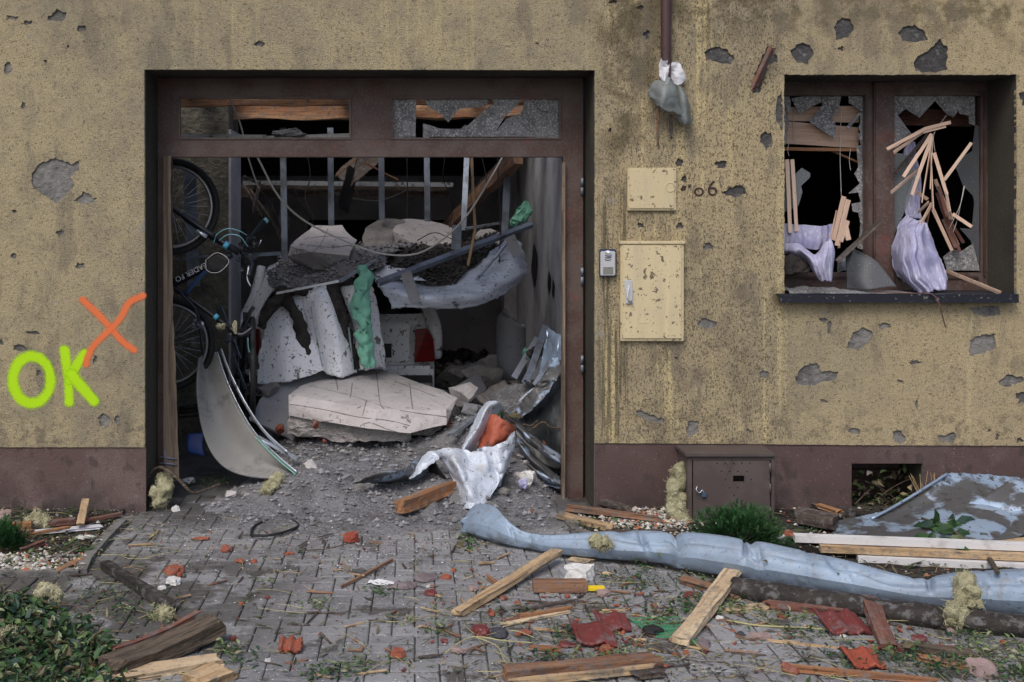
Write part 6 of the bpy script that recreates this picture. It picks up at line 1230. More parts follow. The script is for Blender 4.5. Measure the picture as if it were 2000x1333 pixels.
gp('long pale cream splinter below the charred splinters', (985, 1224), (1108, 1198), .03, .01, 'pale_wood', name='wood_splinter', cat='splinter', jag=.04)
for k, (a, b, m, lb) in enumerate([((1000, 1216), (1098, 1192), 'red_wood', 'dark red upper splinter near the pale cream one'), ((1020, 1212), (1112, 1196), 'orange_wood', 'orange splinter sandwiched between the red and the cream one'), ((1015, 1205), (1120, 1186), 'dark_wood', 'charred black splinter topmost of the splinter bunch')]): gp(lb, a, b, .02, .014, m, name='wood_splinter', cat='splinter', jag=.03, z=.01 * k)
t = thing('brown_board', 'short dark brown board with a yellow strip sticking out of its right end', 'board', G(1095, 1160))
p = G(1095, 1158, .0); MB().box((G(1041, 1158).x, p.y - .02, .004), (G(1147, 1158).x, p.y + .05, .055), .003).build('board', 'old_wood', t); MB().box((G(1147, 1158).x + .001, p.y - .01, .01), (G(1181, 1158).x, p.y + .02, .03), .002).build('strip', 'yellow_plastic', t)
gp('brown plank under the duct near the middle', (1440, 1172), (1340, 1140), .07, .025, 'old_wood'); gp('reddish brown plank tucked under the muddy beam', (1500, 1190), (1650, 1204), .07, .03, 'red_wood')
gp('light broken board piece right of the pale split board', (1418, 1198), (1478, 1190), .05, .012, 'pale_wood'); gp('small light brown board scrap behind the light broken piece', (1465, 1188), (1500, 1190), .05, .012, 'pine_wood')
gp('splintered brown plank nearest the wall, right of the garage', (1112, 1008), (1290, 1030), .05, .03, 'old_wood', jag=.04, z=.03); gp('lighter split plank in front, right of the garage', (1100, 1018), (1185, 1040), .06, .035, 'pine_wood', jag=.04, z=.01)
gp('dark branch like plank between the leaves and the pebbles', (1190, 1050), (1320, 1046), .05, .03, 'dark_wood', jag=.03); gp('thin dark plank above the leaf pair', (1170, 998), (1225, 1012), .04, .03, 'dark_wood', z=.04)
gp('charred log end behind the dwarf conifer', (1560, 1028), (1632, 1042), .09, .075, 'dark_wood', z=.02, jag=.02); gp('bright orange wood scrap on the bed beside the charred log', (1600, 1012), (1636, 1024), .05, .02, 'orange_wood', z=.06); gp('second charred log behind, under the orange scrap', (1590, 1008), (1680, 1016), .06, .06, 'mud_wood', z=.0)
gp('dark board leaning over the bed left of the roof sheet', (1545, 1060), (1640, 1075), .12, .012, 'mud_wood', roll=25, z=.01)
gp('narrow brown board at the far right below the roof sheet', (1945, 1085), (2060, 1066), .06, .03, 'pine_wood', z=.03)
gp('orange edged block of wood in the left bed', (14, 1044), (62, 1042), .05, .06, 'orange_wood', z=.0, jag=.005); gp('dark brown wood block beside the orange edged one', (36, 1052), (66, 1052), .05, .045, 'old_wood')
gp('pale upright board end standing in the left bed', (157, 1048), (167, 1012), .045, .02, 'pine_wood', z=.05, z2=.1); gp('long white painted board across the left bed', (70, 1052), (200, 1040), .07, .012, 'plaster_white', z=.025)
gp('long reddish lath at the back of the left bed', (150, 1035), (240, 1018), .03, .02, 'red_wood', z=.03); gp('thin yellowish lath crossing the left bed', (60, 1066), (130, 1052), .02, .015, 'orange_wood', z=.05)
gp('brown-red curved lath low in the left bed', (5, 1090), (50, 1076), .025, .02, 'red_wood', z=.02); gp('second brown-red lath low in the left bed', (45, 1088), (82, 1074), .03, .025, 'red_wood', z=.02)
gp('orange-brown splinter at the corner of the left bed', (113, 1124), (160, 1100), .035, .025, 'orange_wood', z=.0, jag=.03); gp('reddish board piece under the wool tuft in the left bed', (100, 1038), (148, 1034), .05, .03, 'red_wood', z=.03)
gp('small orange wood piece right of the long pale board', (952, 1132), (975, 1148), .018, .018, 'orange_wood', name='wood_splinter', cat='splinter'); gp('brown wood splinter in front of the dark red tiles', (1045, 1270), (1095, 1275), .02, .018, 'orange_wood', name='wood_splinter', cat='splinter')
gp('dark rotten wood piece at the bottom right of the brown plank', (1240, 1325), (1290, 1320), .05, .02, 'dark_wood', jag=.03); gp('dark bark strip left of the pale split board', (1270, 1268), (1305, 1277), .02, .014, 'dark_wood', name='wood_splinter', cat='splinter'); gp('long grey-brown branch piece at the lower right', (1800, 1275), (1905, 1290), .04, .03, 'bark', jag=.03, name='branch', cat='branch'); gp('orange-brown flat wood piece at the lower right', (1798, 1290), (1885, 1308), .05, .015, 'orange_wood', jag=.03)
gp('thin brown stick crossing the centre of the paving', (668, 1150), (765, 1098), .012, .012, 'old_wood', name='stick', cat='stick'); gp('flat orange board scrap under the duct at the left', (1120, 1095), (1150, 1100), .05, .012, 'pale_wood')
# white framed board behind the duct
t = thing('window_board', 'long white board with an orange wood core strip behind the duct at the right', 'board', G(1800, 1118))
a, b = G(1567, 1102), G(2200, 1128); 
for k, (dy, z, hh, m) in enumerate([(.05, .085, .035, 'white_plastic'), (.0, .045, .035, 'pine_wood'), (-.05, .004, .035, 'white_plastic')]):
    MB().beam(V((a.x + (.12 if k == 1 else 0) + (.3 if k == 2 else 0), a.y + dy + .08, z + hh / 2)), V((b.x, b.y + dy + .08, z + hh / 2)), .06, hh).build(['white_profile', 'wood_core', 'white_profile'][k], m, t)
p = V((a.x + .035, a.y + .13 - .0312, .103)); MB().box((p.x, p.y - .001, p.z - .012), (p.x + .014, p.y, p.z + .012)).build('red_mark', 'red_mark', t)
# ---- broken bricks, tiles, plaster
def frag(label, px, py, w_, h_, m, name='brick_fragment', cat='brick', hz=.03, flat=False, seed=0, group=None, z=0.0, rid=0):
    g = G(px, py + h_ / 2); s_ = F / (CAMD + g.y); rx = w_ / s_ / 2; rn = random.Random(seed + int(px)); hz = min(hz, .55 * h_ / s_ + .004)
    ry = max(.02, min(rx * 1.1, (h_ / s_ / .33) / 2 - .3 * hz)); mb = MB()
    n = 9; base = [(math.cos(2 * math.pi * k / n + .3) * rx * rn.uniform(.75, 1.1), math.sin(2 * math.pi * k / n + .3) * ry * rn.uniform(.7, 1.1)) for k in range(n)]
    c = V((g.x, g.y + ry, z)); pts = [c + V((x, y, .003)) for x, y in base] + [c + V((x * rn.uniform(.7, .95), y * rn.uniform(.7, .95), hz * rn.uniform(.6, 1.0))) for x, y in base]
    pts = [c + (p - c) * (.86 if w_ < 30 else 1) for p in pts]; mb.hull(pts, 2, .009, 30, seed)
    if rid:       # ridges of an interlocking roof tile
        mb = MB(); nx, ny = 26, 12; tilt = rn.uniform(-.35, .35)
        top = [[c + V(((-1 + 2 * i / nx) * rx, (-1 + 2 * j / ny) * ry + tilt * (-1 + 2 * i / nx) * rx * .5, hz * .45 + .30 * hz * (1 - abs(math.sin((i / nx) * rid * math.pi / 2)) ** .6 * 1.6) + .5 * hz * (j / ny))) + V((nz((i * .9, j, 1), 1, seed), nz((i, j * .9, 2), 1, seed), 0)) * (.012 if i in (0, nx) or j in (0, ny) else .002) for i in range(nx + 1)] for j in range(ny + 1)]
        mb.add([p for r in top for p in r], [(j * (nx + 1) + i, j * (nx + 1) + i + 1, (j + 1) * (nx + 1) + i + 1, (j + 1) * (nx + 1) + i) for j in range(ny) for i in range(nx)], True)
        return mb.build(name, m, label=label, cat=cat, group=group, solid=.014)
    return mb.build(name, m, label=label, cat=cat, group=group)
for a in [
    ('tapered orange-red brick piece on the paving below the left jamb', 440, 1071, 32, 20, 'brick_orange'), ('small brick fragment with grey mortar on its face, upper middle of the paving', 686, 1048, 38, 28, 'tile_orange', 'brick_fragment', 'brick', .05),
    ('flat orange brick shard above the white plaster crumbs at the left', 335, 1116, 46, 20, 'brick_orange'), ('small brick lump touching the flat orange shard at the left', 349, 1124, 16, 12, 'brick_orange'), ('white plaster crumbs below the orange shard at the left', 335, 1138, 40, 18, 'plaster_chunk', 'plaster_lump', 'plaster lump'), ('small white plaster lump left of the plaster crumbs', 313, 1149, 20, 12, 'plaster_chunk', 'plaster_lump', 'plaster lump'),
    ('slim orange brick sliver in the upper paving', 563, 1082, 28, 8, 'brick_orange', 'brick_fragment', 'brick', .015), ('thin orange strip of brick on the paving nearest the left jamb', 390, 1053, 44, 7, 'brick_orange', 'brick_fragment', 'brick', .012), ('left one of two crumbled orange bits in a row', 468, 1097, 24, 9, 'brick_orange'), ('right one of two crumbled orange bits in a row', 495, 1097, 20, 9, 'brick_orange'),
    ('rounded orange lump with a hollow, bottom centre left', 778, 1277, 34, 24, 'brick_orange', 'brick_fragment', 'brick', .06), ('white stone right of the bark log, bottom left', 521, 1290, 18, 18, 'plaster_chunk', 'plaster_lump', 'plaster lump', .05), ('dark red round lump on the paving near the bark log end', 455, 1249, 20, 16, 'tile_red', 'brick_fragment', 'brick', .05), ('tan pebble beneath the dark red round lump', 445, 1263, 10, 9, 'pebble', 'pebble', 'pebble', .025),
    ('long white flat shard in the middle of the paving', 743, 1139, 60, 12, 'white_plastic', 'shard', 'shard', .012), ('purple-grey slate beside the long white shard', 785, 1146, 60, 14, 'slate_purple', 'slate', 'slate', .022), ('larger purple-grey slate behind, with white specks', 832, 1130, 56, 18, 'slate_purple', 'slate', 'slate', .02), ('rectangular dark red brick bit below the slates', 840, 1161, 30, 12, 'tile_red', 'brick_fragment', 'brick', .03), ('grey pebble below the larger slate', 838, 1146, 14, 9, 'pebble', 'pebble', 'pebble', .025), ('pointed orange shard right of the slates', 872, 1128, 28, 14, 'brick_orange', 'brick_fragment', 'brick', .018),
    ('pinkish brick bit with white flecks left of the pale board', 926, 1151, 28, 12, 'stone_pink'), ('orange crumb group above the pinkish bit', 886, 1114, 14, 10, 'brick_orange'), ('orange brick bit just behind the pale board end', 1040, 1108, 16, 14, 'brick_orange'), ('orange chip touching the pale board on its right', 983, 1168, 18, 11, 'brick_orange'), ('orange chip right of the pale board, lower', 1011, 1178, 18, 13, 'brick_orange'), ('flat orange chip below the pale board', 962, 1201, 20, 9, 'brick_orange'),
    ('white rough plaster block standing behind the dark brown board', 1135, 1120, 70, 40, 'plaster_chunk', 'plaster_lump', 'plaster lump', .11), ('grey-white slab face leaning on the left of the plaster block', 1108, 1118, 36, 30, 'board_grey', 'plaster_lump', 'plaster lump', .10), ('cream flat shard right of the plaster block', 1188, 1121, 28, 8, 'pale_wood', 'shard', 'shard', .01), ('pink brick bit in front of the yellow strip', 1180, 1162, 34, 15, 'stone_pink'),
    ('small orange bit left of the pink bit', 1108, 1166, 11, 9, 'brick_orange'), ('dark red shard right of the grate, upper', 1357, 1165, 40, 14, 'tile_red', 'tile_fragment', 'roof tile', .02), ('orange brick bit above the green grate', 1280, 1184, 20, 20, 'brick_orange', 'brick_fragment', 'brick', .05), ('glossy dark red tile piece, left of the bigger grey-ended tile', 940, 1236, 46, 22, 'tile_red', 'tile_fragment', 'roof tile', .04), ('dark grey slate against the glossy red tile', 976, 1238, 42, 20, 'slate_dark', 'slate', 'slate', .03),
    ('flat bright orange brick chip right of the dark slate', 1029, 1238, 30, 11, 'brick_orange'), ('small orange chip under the thin green stalk', 1017, 1261, 12, 6, 'brick_orange'), ('dark orange lump below the big red tile', 1187, 1272, 32, 18, 'brick_orange', 'brick_fragment', 'brick', .04), ('flat dark red shard left of the big red tile', 1110, 1262, 40, 10, 'tile_red', 'tile_fragment', 'roof tile', .015), ('small dark red tile bit behind the big red tile', 1127, 1238, 22, 10, 'tile_red', 'tile_fragment', 'roof tile', .025),
    ('small pinkish chip at the bottom left of the centre', 897, 1275, 34, 12, 'stone_pink'), ('orange pointed chip at the foot of the pale split board', 1343, 1274, 14, 18, 'brick_orange', 'brick_fragment', 'brick', .03), ('orange chip left of the pointed chip', 1322, 1281, 16, 8, 'brick_orange'), ('purple-grey slate right of the pale split board', 1378, 1258, 32, 20, 'slate_purple', 'slate', 'slate', .025), ('white plastic box right of the pale split board', 1406, 1209, 17, 11, 'white_plastic', 'plastic_piece', 'plastic piece', .02),
    ('long brown-grey stone slab right of the slate at the lower right', 1495, 1247, 50, 16, 'stone_pink', 'stone', 'stone', .03), ('orange brick bit left of the long stone slab', 1434, 1234, 15, 10, 'brick_orange'), ('round dark stone left of the long stone slab', 1452, 1242, 22, 12, 'slate_dark', 'stone', 'stone', .035), ('orange brick piece near the muddy beam', 1532, 1207, 26, 14, 'brick_orange'), ('tiny dark orange piece right under the beam', 1643, 1205, 12, 6, 'brick_orange'),
    ('white pebble left of the reddish board', 1651, 1244, 18, 10, 'pebble', 'pebble', 'pebble', .025), ('white pebble right of the reddish board top', 1733, 1220, 13, 10, 'pebble', 'pebble', 'pebble', .025), ('white pebble right of the reddish board middle', 1746, 1247, 16, 10, 'pebble', 'pebble', 'pebble', .025), ('red tile piece left of the reddish board foot', 1710, 1270, 30, 22, 'brick_orange', 'tile_fragment', 'roof tile', .05), ('flat pinkish tile right of the reddish board foot', 1775, 1268, 50, 18, 'tile_red', 'tile_fragment', 'roof tile', .015),
    ('large mauve-grey stone at the lower right corner', 1934, 1312, 66, 36, 'stone_pink', 'stone', 'stone', .09), ('dark red chip on the right paving', 1802, 1250, 34, 12, 'tile_red', 'tile_fragment', 'roof tile', .02), ('orange shard on the right paving', 1860, 1268, 34, 12, 'brick_orange'), ('pinkish triangular chip under the draped wool', 1862, 1232, 20, 11, 'stone_pink'), ('small orange chip at the far right', 1963, 1256, 12, 6, 'brick_orange'), ('orange brick crumbs at the left end of the orange-brown lath', 1550, 1308, 36, 22, 'brick_orange', 'brick_fragment', 'brick', .03),
    ('dark grey slate in the left bed', 107, 1090, 44, 20, 'slate_purple', 'slate', 'slate', .03), ('white plaster slab in the left bed under the upright board', 164, 1054, 64, 14, 'plaster_chunk', 'plaster_lump', 'plaster lump', .035), ('white plaster lump at the edge of the left bed', 178, 1070, 16, 13, 'plaster_chunk', 'plaster_lump', 'plaster lump', .035), ('dark red lump pair in the left bed', 128, 1066, 26, 10, 'tile_red'), ('pink-grey stone leaning on the plinth at the left edge', 2, 1005, 34, 30, 'stone_pink', 'stone', 'stone', .13),
    ('orange brick slab on the paving at the left edge', 5, 1187, 44, 8, 'brick_orange'), ('orange brick piece above the foliage heap', 46, 1210, 22, 13, 'brick_orange'), ('brick piece in front of the foliage heap', 176, 1303, 30, 12, 'brick_orange'), ('thin brick sliver right of the foliage heap', 195, 1259, 24, 7, 'brick_orange'), ('white plaster lump at the foot of the broken door post', 340, 992, 26, 18, 'plaster_chunk', 'plaster_lump', 'plaster lump', .05),
    ('long white polystyrene piece on the threshold beside the door post', 365, 940, 34, 12, 'white_plastic', 'polystyrene', 'polystyrene', .04), ('small orange crumb on the threshold middle', 728, 1013, 22, 12, 'brick_orange'), ('white crumbly lump on the ash in front of the garage', 672, 988, 24, 16, 'plaster_chunk', 'plaster_lump', 'plaster lump', .03), ('white flake on the ash left of the orange crumb', 652, 972, 18, 16, 'plaster_chunk', 'plaster_lump', 'plaster lump', .02), ('white plaster bit left of the duct end', 890, 1015, 16, 14, 'plaster_chunk', 'plaster_lump', 'plaster lump', .04),
    ('brick piece in the bed behind the duct', 1235, 1002, 28, 9, 'brick_orange'), ('orange tile scrap behind the conifer', 1545, 1045, 40, 16, 'brick_orange'), ('red brick piece beside the wool strip foot', 1300, 1022, 20, 12, 'brick_orange'), ('white stone beside the wool strip foot', 1299, 1010, 10, 12, 'pebble', 'pebble', 'pebble', .04),
    ('white stone below the cellar window', 1680, 994, 10, 8, 'pebble', 'pebble', 'pebble', .03)]:
    q = list(a) + [None] * 4; frag(q[0], q[1], q[2], q[3], q[4], q[5], q[6] or 'brick_fragment', q[7] or 'brick', q[8] or .028, seed=int(q[2]))
for a in [('ridged orange roof tile fragment on the lower left paving', 565, 1266, 40, 28, 'brick_orange', 4, .05), ('wavy dark red roof tile beside the reddish board', 1662, 1228, 82, 36, 'tile_red', 5, .05), ('upturned orange roof tile fragment at the lower right', 1700, 1296, 62, 34, 'tile_orange', 3, .06),
          ('largest dark red roof tile fragment, in front of the green grate', 1166, 1250, 76, 34, 'tile_red', 3, .07), ('dark red roof tile fragment behind the largest one', 1203, 1224, 60, 28, 'tile_red', 3, .06)]:
    frag(a[0], a[1], a[2], a[3], a[4], a[5], 'tile_fragment', 'roof tile', a[7], seed=5, rid=a[6])
# brick pieces on the ash and inside
for lb, px, py, Y, r in (('upright brick splinter standing at the foot of the big slab', 616, 832, .72, .03), ('brick lump at the right foot of the big slab', 876, 828, .95, .06), ('brick piece under the grey board at the left of the slab', 548, 838, 1.2, .05), ('small brick crumb below the slab splinter', 633, 862, .7, .02)):
    MB().hull(sphere_pts(P(px, py, Y), r * .8, r, r * (2.2 if 'upright' in lb else .9), 12, int(px)), 2, .006, 25, 3).build('brick_fragment', 'brick_orange', label=lb, cat='brick')
# many small chips of brick: individuals that share their meshes
src = []
for k in range(5):
    rn = random.Random(k + 70); pts = [V((rn.uniform(-1, 1) * .016, rn.uniform(-1, 1) * .013, rn.uniform(0, .013))) for _ in range(10)]
    m_ = MB().hull(pts, 1, .002, 60, k); me = bpy.data.meshes.new('brick_chip'); me.from_pydata(m_.v, [], m_.f); me.materials.append(MATS['brick_orange' if k % 3 else 'tile_red']); src.append(me)
proto = bpy.data.objects.new('brick_chip', src[0]); rn = random.Random(77); cnt = 0
proto['label'] = 'tiny loose orange-red brick chip lying on the paving'; proto['category'] = 'brick chip'; proto['group'] = 'tiny brick chips scattered over the paving'
while cnt < 230:
    if rn.random() < .72: px = rn.gauss(1250, 260); py = rn.gauss(1215, 50)
    else: px = rn.uniform(20, 1990); py = rn.uniform(1030, 1330)
    if not (5 < px < 1995 and 1035 < py < 1330): continue
    if px > 1000 and py < 1110 + max(0, px - 1100) * .10: continue
    g = G(px, py); o = proto.copy(); o.data = rn.choice(src); COL.objects.link(o); s_ = rn.uniform(.35, 1.15)
    o.location = (g.x, g.y, .001); o.rotation_euler = (rn.uniform(-.3, .3), rn.uniform(-.3, .3), rn.uniform(0, 6.3)); o.scale = (s_, s_, s_); cnt += 1
bpy.data.objects.remove(proto)
# fine litter, grit and pebbles (beyond counting)
def scatter(name, label, m, n, seed, fn, smin, smax, flat=False):
    rn = random.Random(seed); mb = MB()
    while n > 0:
        q = fn(rn)
        if q is None: continue
        n -= 1; r = smin + (smax - smin) * rn.random() ** 3; a = rn.uniform(0, 6.3); ca, sa = math.cos(a), math.sin(a); p = V(q)
        if flat:
            l = r * rn.uniform(1.5, 5); w_ = r * rn.uniform(.25, .8); dz = rn.uniform(-.2, .5) * l
            mb.add([p + V((-ca * l, -sa * l, .002)), p + V((sa * w_, -ca * w_, .003 + abs(dz) * .4)), p + V((ca * l, sa * l, .003 + abs(dz))), p + V((-sa * w_, ca * w_, .004 + abs(dz) * .4))], [(0, 1, 2, 3)])
        else:
            k = [r * rn.uniform(.6, 1.2) for _ in range(5)]
            mb.add([p + V((ca * k[0], sa * k[0], r * .3)), p + V((-sa * k[1], ca * k[1], r * .3)), p + V((-ca * k[2], -sa * k[2], r * .3)), p + V((sa * k[3], -ca * k[3], r * .3)), p + V((0, 0, k[4])), p + V((0, 0, -r * .2))], [(0, 1, 4), (1, 2, 4), (2, 3, 4), (3, 0, 4), (1, 0, 5), (2, 1, 5), (3, 2, 5), (0, 3, 5)])
    mb.build(name, m, label=label, cat='debris', kind='stuff')
def f_any(rn):
    px = rn.uniform(-150, 2150); py = rn.uniform(1005, 1420); g = G(px, py); return (g.x, g.y, .001)
def f_ash(rn):
    px = rn.gauss(760, 260); py = 990 + abs(rn.gauss(0, 75)); g = G(px, py)
    return (g.x, g.y, .001) if g.y < -.02 else None
def dens(rn):
    px = rn.uniform(-150, 2150); py = rn.uniform(1005, 1420); g = G(px, py)
    k = .08 + .6 * math.exp(-((px - 1300) / 420) ** 2 - ((py - 1200) / 70) ** 2) + .8 * ss(1450, 1800, px) * math.exp(-((py - 1290) / 60) ** 2) + .6 * ss(500, 150, px) * .7 + .5 * max(0, nz((g.x, g.y, 0), 2.2, 5)) * 1.6
    return (g.x, g.y, .001) if rn.random() < k else None
def f_bed(rn):
    px = rn.choice((rn.uniform(-150, 240), rn.uniform(1100, 2150))); g = G(px, rn.uniform(998, 1150))
    return (g.x, g.y, .02) if inside(g.x, g.y, BL) or inside(g.x, g.y, BR) else None
scatter('grit', 'light and dark grit sprinkled over the whole paving', 'grit', 9000, 1, f_any, .0012, .006)
scatter('grit', 'mortar grit fanned out in front of the garage', 'grit', 6000, 2, f_ash, .0015, .008)
scatter('plant_litter', 'dry shreds of grass and leaves drifted over the paving', 'litter', 9000, 3, dens, .003, .011, True)
scatter('plant_litter', 'dead leaves and shreds covering the planting beds', 'litter', 3200, 4, f_bed, .005, .018, True)
def f_grav(rn):
    px, py = (rn.gauss(30, 70), rn.gauss(1108, 12)) if rn.random() < .4 else (rn.gauss(1275, 60), rn.gauss(1020, 14)); g = G(px, py)
    return (g.x, g.y, .018) if inside(g.x, g.y, BL) or inside(g.x, g.y, BR) else None
scatter('gravel', 'pale decorative gravel showing in the planting beds', 'gravel', 1500, 5, f_grav, .008, .022)
def f_bed2(rn):
    q = f_bed(rn); return q
scatter('gravel', 'stones and brick crumbs mixed in the bed soil', 'gravel', 900, 6, f_bed2, .004, .016)
def stems(name, label, m, n, seed, fn, lmin, lmax, r=.0018):
    rn = random.Random(seed); mb = MB()
    while n > 0:
        q = fn(rn)
        if q is None: continue
        n -= 1; a = rn.uniform(0, 6.3); l = rn.uniform(lmin, lmax); p = V(q) + V((0, 0, .006)); c = rn.uniform(-.4, .4)
        mb.tube([p, p + V((math.cos(a) * l * .5, math.sin(a) * l * .5, rn.uniform(0, .015))), p + V((math.cos(a + c) * l, math.sin(a + c) * l, rn.uniform(0, .02)))], [r, r * .5], 4, 6, caps=False)
    mb.build(name, m, label=label, cat='debris', kind='stuff')
stems('twigs', 'thin dark twigs lying across the paving', 'twig', 260, 1, dens, .04, .2); stems('grass_stalks', 'greenish grass stalks strewn over the paving', 'stalk', 300, 2, dens, .04, .25); stems('straw', 'pale straws scattered over beds and paving', 'straw', 120, 3, dens, .03, .12)
for lb, pts, r, m in (('long thin green stalk across the lower centre paving', [(870, 1275), (920, 1245), (985, 1252), (1040, 1256)], .003, 'stalk'), ('long green stalk with leaflets at the right of the pale split board', [(1420, 1212), (1480, 1222), (1560, 1226), (1612, 1230)], .004, 'stalk'), ('thin branching stalk below the glossy red tile', [(925, 1243), (970, 1262), (985, 1290), (1002, 1312)], .0025, 'stalk'),
                      ('dark curved twig in front of the garage', [(700, 1028), (730, 1022), (760, 1024), (783, 1032)], .005, 'bark'), ('dark stalk crossing the middle of the upper paving', [(588, 1076), (640, 1072), (680, 1062)], .003, 'twig'), ('forked grey twig near the duct crease', [(1375, 1140), (1410, 1132), (1450, 1130)], .008, 'bark')):
    MB().tube([G(a, b, .012) for a, b in pts], r, 6, 20, nzs=r * .4, nzf=25).build('stalk', m, label=lb, cat='stalk')
MB().tube([P(285, 943, .1), P(300, 918, .1), P(320, 915, .05), P(350, 938, .0), P(375, 962, -.02), P(400, 958, .1), P(430, 945, .2)], [.008, .01, .008, .006], 8, 40, nzs=.004, nzf=20).build('branch', 'bark', label='bent bare grey branch leaning on the door post and over the threshold', cat='branch')
# bicycle tyre ring, grate, mushroom cap
mb = MB(); mb.tube([G(490, 1045, .012), G(495, 1030, .012), G(520, 1018, .012), (G(565, 1016, .012)), G(583, 1027, .012), G(560, 1038, .012), G(525, 1046, .012), G(492, 1046, .012)], .008, 8, 60); mb.build('hose_ring', 'rubber', label='thin black rubber ring lying on the paving before the garage', cat='rubber ring')
t = thing('grate', 'broken green plastic grate on the paving left of the pale split board', 'grate', G(1290, 1235)); mb = MB()
for k in range(15):
    a = Gz(1232 + k * 6.5, 1216 + k * 1.2, .012); b = Gz(1278 + k * 6.5, 1248 + k * 1.0 if k < 8 else 1262, .012); mb.beam(a, b, .006, .006)
mb.build('bars', 'green_plastic', t); mb = MB()
for k in range(6): mb.beam(Gz(1234 + k * 9, 1216 + k * 7.5, .019), Gz(1326 + k * 5, 1214 + k * 8, .019), .005, .006)
mb.build('cross_bars', 'green_plastic', t); frag('black flat rag lying on the green grate', 1282, 1240, 46, 22, 'rubber', 'rag', 'rag', .02, z=.022)
t = thing('fixing_disc', 'white perforated insulation fixing disc on a pin beside the conifer', 'fixing', P(1524, 1060, -.7))
MB().tube([P(1522, 1052, -.72), P(1524, 1054, -.715)], .034, 20, up=V((0, 0, 1))).build('disc', 'white_plastic', t); mb = MB()
for k in range(10):
    a = k * .628; c = P(1522, 1052, -.722) + V((math.cos(a) * .022, 0, math.sin(a) * .022)); mb.tube([c, c + V((0, .001, 0))], .003, 6)
mb.build('holes', 'shade_char_black', t); MB().tube([P(1524, 1055, -.70), P(1533, 1078, -.72)], .007, 8).build('pin', 'white_plastic', t)
# ---- litter in the cellar window
rn = random.Random(4)
def cell(rn): return P(rn.uniform(1668, 1800), 990 - rn.random() ** 2 * 70, rn.uniform(.02, .25)), UP
leafage('leaf_litter', 'dry leaves caught in the cellar window recess', 'leaves', None, 150, cell, .06, 'litter', 8, 'stuff')
mb = MB()
for a, b in (((1665, 990), (1745, 925)), ((1700, 985), (1790, 930)), ((1690, 940), (1760, 985)), ((1720, 992), (1790, 960))): mb.tube([P(*a, .1), P((a[0] + b[0]) / 2, (a[1] + b[1]) / 2 - 6, .12), P(*b, .15)], .005, 5, 10)
mb.build('twigs', 'twig', label='dry twigs stuck in the cellar window recess', cat='twigs', kind='stuff')
mb = MB()
for k in range(16):
    x = 1815 + rn.uniform(-30, 35); mb.tube([P(x, 968, -.12), P(x + rn.uniform(-22, 14), 925 + rn.uniform(-6, 20), -.1)], [.0025, .001], 4, 4)
mb.build('dry_grass', 'straw', label='dry grass blades sticking up beside the roof sheet rim', cat='grass', kind='stuff')
# ---- more rubble between door and slab, each lump its own
rn = random.Random(99); mats3 = ['aac_block', 'broken_block', 'broken_block', 'board_grey']
def heap_lump(px, py, Y, r, k, lb, grp, squash=.6, m=None):
    c = P(px, py, Y); MB().hull(sphere_pts(c, r, r * .8, r * squash, 11, k), 2, r * .12, 1.4 / r, k).build('rubble_lump', m or mats3[k % 4], label=lb, cat='rubble', group=grp)
for k in range(46):
    x = rn.uniform(-1.2, .95); y = rn.uniform(.0, 1.25)
    if y > .75 and -1.0 < x < .25: continue
    z = zash(x, y); r = rn.uniform(.018, .05) * (1.5 if rn.random() < .15 else 1); c = V((x, y, z + r * .25))
    MB().hull(sphere_pts(c, r, r * .8, r * .6, 11, k + 300), 2, r * .12, 1.4 / r, k).build('rubble_lump', mats3[k % 4], label='fist sized lump of broken block lying on the ash heap', cat='rubble', group='block lumps on the ash heap')
for k, (px, py, Y, r, lb) in enumerate([(905, 770, 1.5, .14, 'large dusty lump right of the big slab, nearest its tip'), (940, 735, 2.4, .2, 'broad dusty lump under the hanging membrane at the right'), (975, 770, 1.7, .15, 'dusty lump left of the black liner rim'), (925, 800, 1.2, .1, 'smaller lump below the tip of the big slab'), (965, 715, 3.2, .16, 'lump in front of the upright felt roll'), (885, 735, 2.8, .16, 'lump right under the car bumper corner'), (525, 760, 1.6, .1, 'lump at the left under the white sheeting')]):
    heap_lump(px, py, Y, r, k + 500, lb, None, .7)
for k, (a, b, c, d, Y, lb) in enumerate([((880, 760), (935, 728), (950, 760), (900, 800), 1.7, 'tilted broken plasterboard piece right of the big slab'), ((930, 775), (985, 742), (1000, 765), (955, 800), 1.4, 'second tilted plasterboard piece beside the black liner'), ((905, 715), (960, 700), (975, 720), (925, 740), 2.8, 'plasterboard piece lying deep under the membrane')]):
    MB().prism([P(*a, Y), P(*b, Y + .5), P(*c, Y + .4), P(*d, Y - .1)], (0, .012, -.014)).build('plasterboard', ['board_grey', 'broken_block', 'board_grey'][k], label=lb, cat='board')
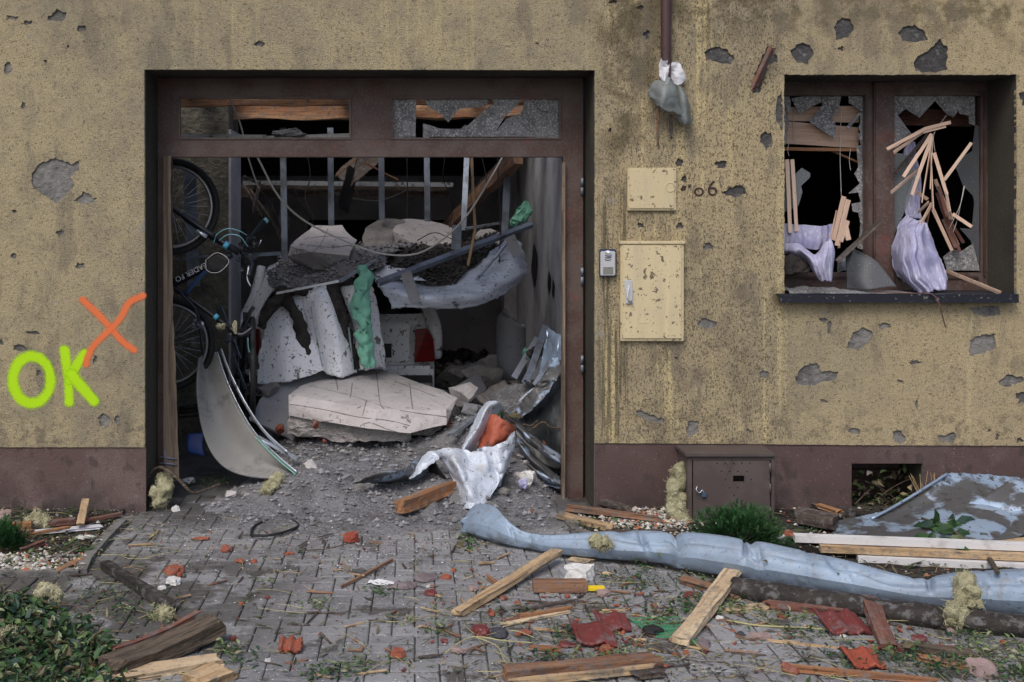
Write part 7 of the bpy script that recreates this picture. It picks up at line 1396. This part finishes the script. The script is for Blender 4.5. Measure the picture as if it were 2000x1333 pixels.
# torn sheets rising along the right jamb
MB().grid([[P(1008, 800, .8), P(1030, 770, .7), P(1060, 735, .75), P(1085, 690, .85)], [P(1012, 820, .7), P(1045, 795, .62), P(1072, 765, .66), P(1098, 720, .75)]], 26, 10, .05, 5, 4, hard=True, smooth=False, edge=.012).build('torn_sheet', 'dirty_sheet', label='jagged bluish torn sheet rising over the black liner to the right jamb', cat='sheet metal', solid=.003)
MB().grid([[P(1070, 640, 1.2), P(1099, 660, 1.0)], [P(1060, 700, 1.1), P(1099, 705, .9)], [P(1052, 745, 1.0), P(1099, 730, .85)]], 12, 20, .05, 5, 8, hard=True, smooth=False, edge=.012).build('torn_sheet', 'metal_sheet', label='upright torn bluish sheet behind the steel profiles in the corner', cat='sheet metal', solid=.003)
MB().grid([[P(1000, 870, .75), P(1030, 900, .62), P(1065, 925, .55), P(1098, 935, .5)], [P(1005, 905, .65), P(1030, 935, .5), P(1060, 948, .42), P(1098, 952, .4)]], 26, 10, .04, 6, 12, hard=True, smooth=False, edge=.01).build('torn_sheet', 'dirty_sheet', label='crumpled dark sheet low in the right corner beneath the curling strips', cat='sheet metal', solid=.003)
MB().grid([[P(855, 905, .5), P(880, 900, .42), P(910, 890, .4)], [P(850, 935, .4), P(885, 940, .3), P(905, 930, .28)]], 12, 10, .03, 8, 13, hard=True, smooth=False).build('torn_sheet', 'crumpled_white', label='small folded white sheet end left of the crumpled sheet', cat='sheet metal', solid=.003)
# ---- splinters of wood and board lying on and in front of the rubble
rn = random.Random(41); ps = []
for k in range(3): ps.append(MB().hull([V((x * .06, y * .006 * rn.uniform(.3, 1), z * .004 * rn.uniform(.3, 1))) for x in (-1, -.3, .4, 1) for y in (-1, 1) for z in (-1, 1)], 1, .002, 40, k))
sm = []
for k, m_ in enumerate(ps):
    for mt in ('old_wood', 'pine_wood', 'dark_wood'):
        me = bpy.data.meshes.new('wood_splinter'); me.from_pydata(m_.v, [], m_.f); me.materials.append(MATS[mt]); sm.append(me)
pr = bpy.data.objects.new('wood_splinter', sm[0]); pr['label'] = 'thin short wood splinter lying loose among the litter on the paving'; pr['category'] = 'splinter'; pr['group'] = 'small wood splinters scattered on the paving'; cnt = 0
while cnt < 120:
    px = rn.gauss(1350, 380) if rn.random() < .7 else rn.uniform(10, 1000); py = rn.uniform(1040, 1328)
    if not (5 < px < 1995) or (px > 1000 and py < 1120 + max(0, px - 1100) * .10): continue
    g = G(px, py); o = pr.copy(); o.data = rn.choice(sm); COL.objects.link(o); k = rn.uniform(.4, 1.3); o.location = (g.x, g.y, .008); o.rotation_euler = (rn.uniform(-.5, .5), rn.uniform(-.12, .12), rn.uniform(0, 6.3)); o.scale = (k, rn.uniform(.6, 1.5), 1); cnt += 1
bpy.data.objects.remove(pr)
# extra hanging wires and thin rails in the dark behind the pile
for k, (pts, lb) in enumerate([([(600, 300, 2.6), (606, 345, 2.6), (596, 385, 2.6), (612, 425, 2.6)], 'thin wavy wire hanging between the first two studs'), ([(700, 300, 2.4), (690, 350, 2.5), (706, 395, 2.5)], 'thin wire hanging by the black flap'), ([(870, 300, 2.3), (866, 350, 2.4), (884, 400, 2.6), (878, 445, 2.8)], 'kinked wire hanging left of the wooden lath'), ([(940, 300, 2.5), (950, 360, 2.5), (935, 410, 2.7)], 'thin wire hanging right of the wooden lath'), ([(815, 470, 2.6), (850, 455, 2.4), (900, 470, 2.3), (950, 440, 2.5)], 'dark wire lying over the pale flat block piece')]):
    cable(lb, pts, .004)
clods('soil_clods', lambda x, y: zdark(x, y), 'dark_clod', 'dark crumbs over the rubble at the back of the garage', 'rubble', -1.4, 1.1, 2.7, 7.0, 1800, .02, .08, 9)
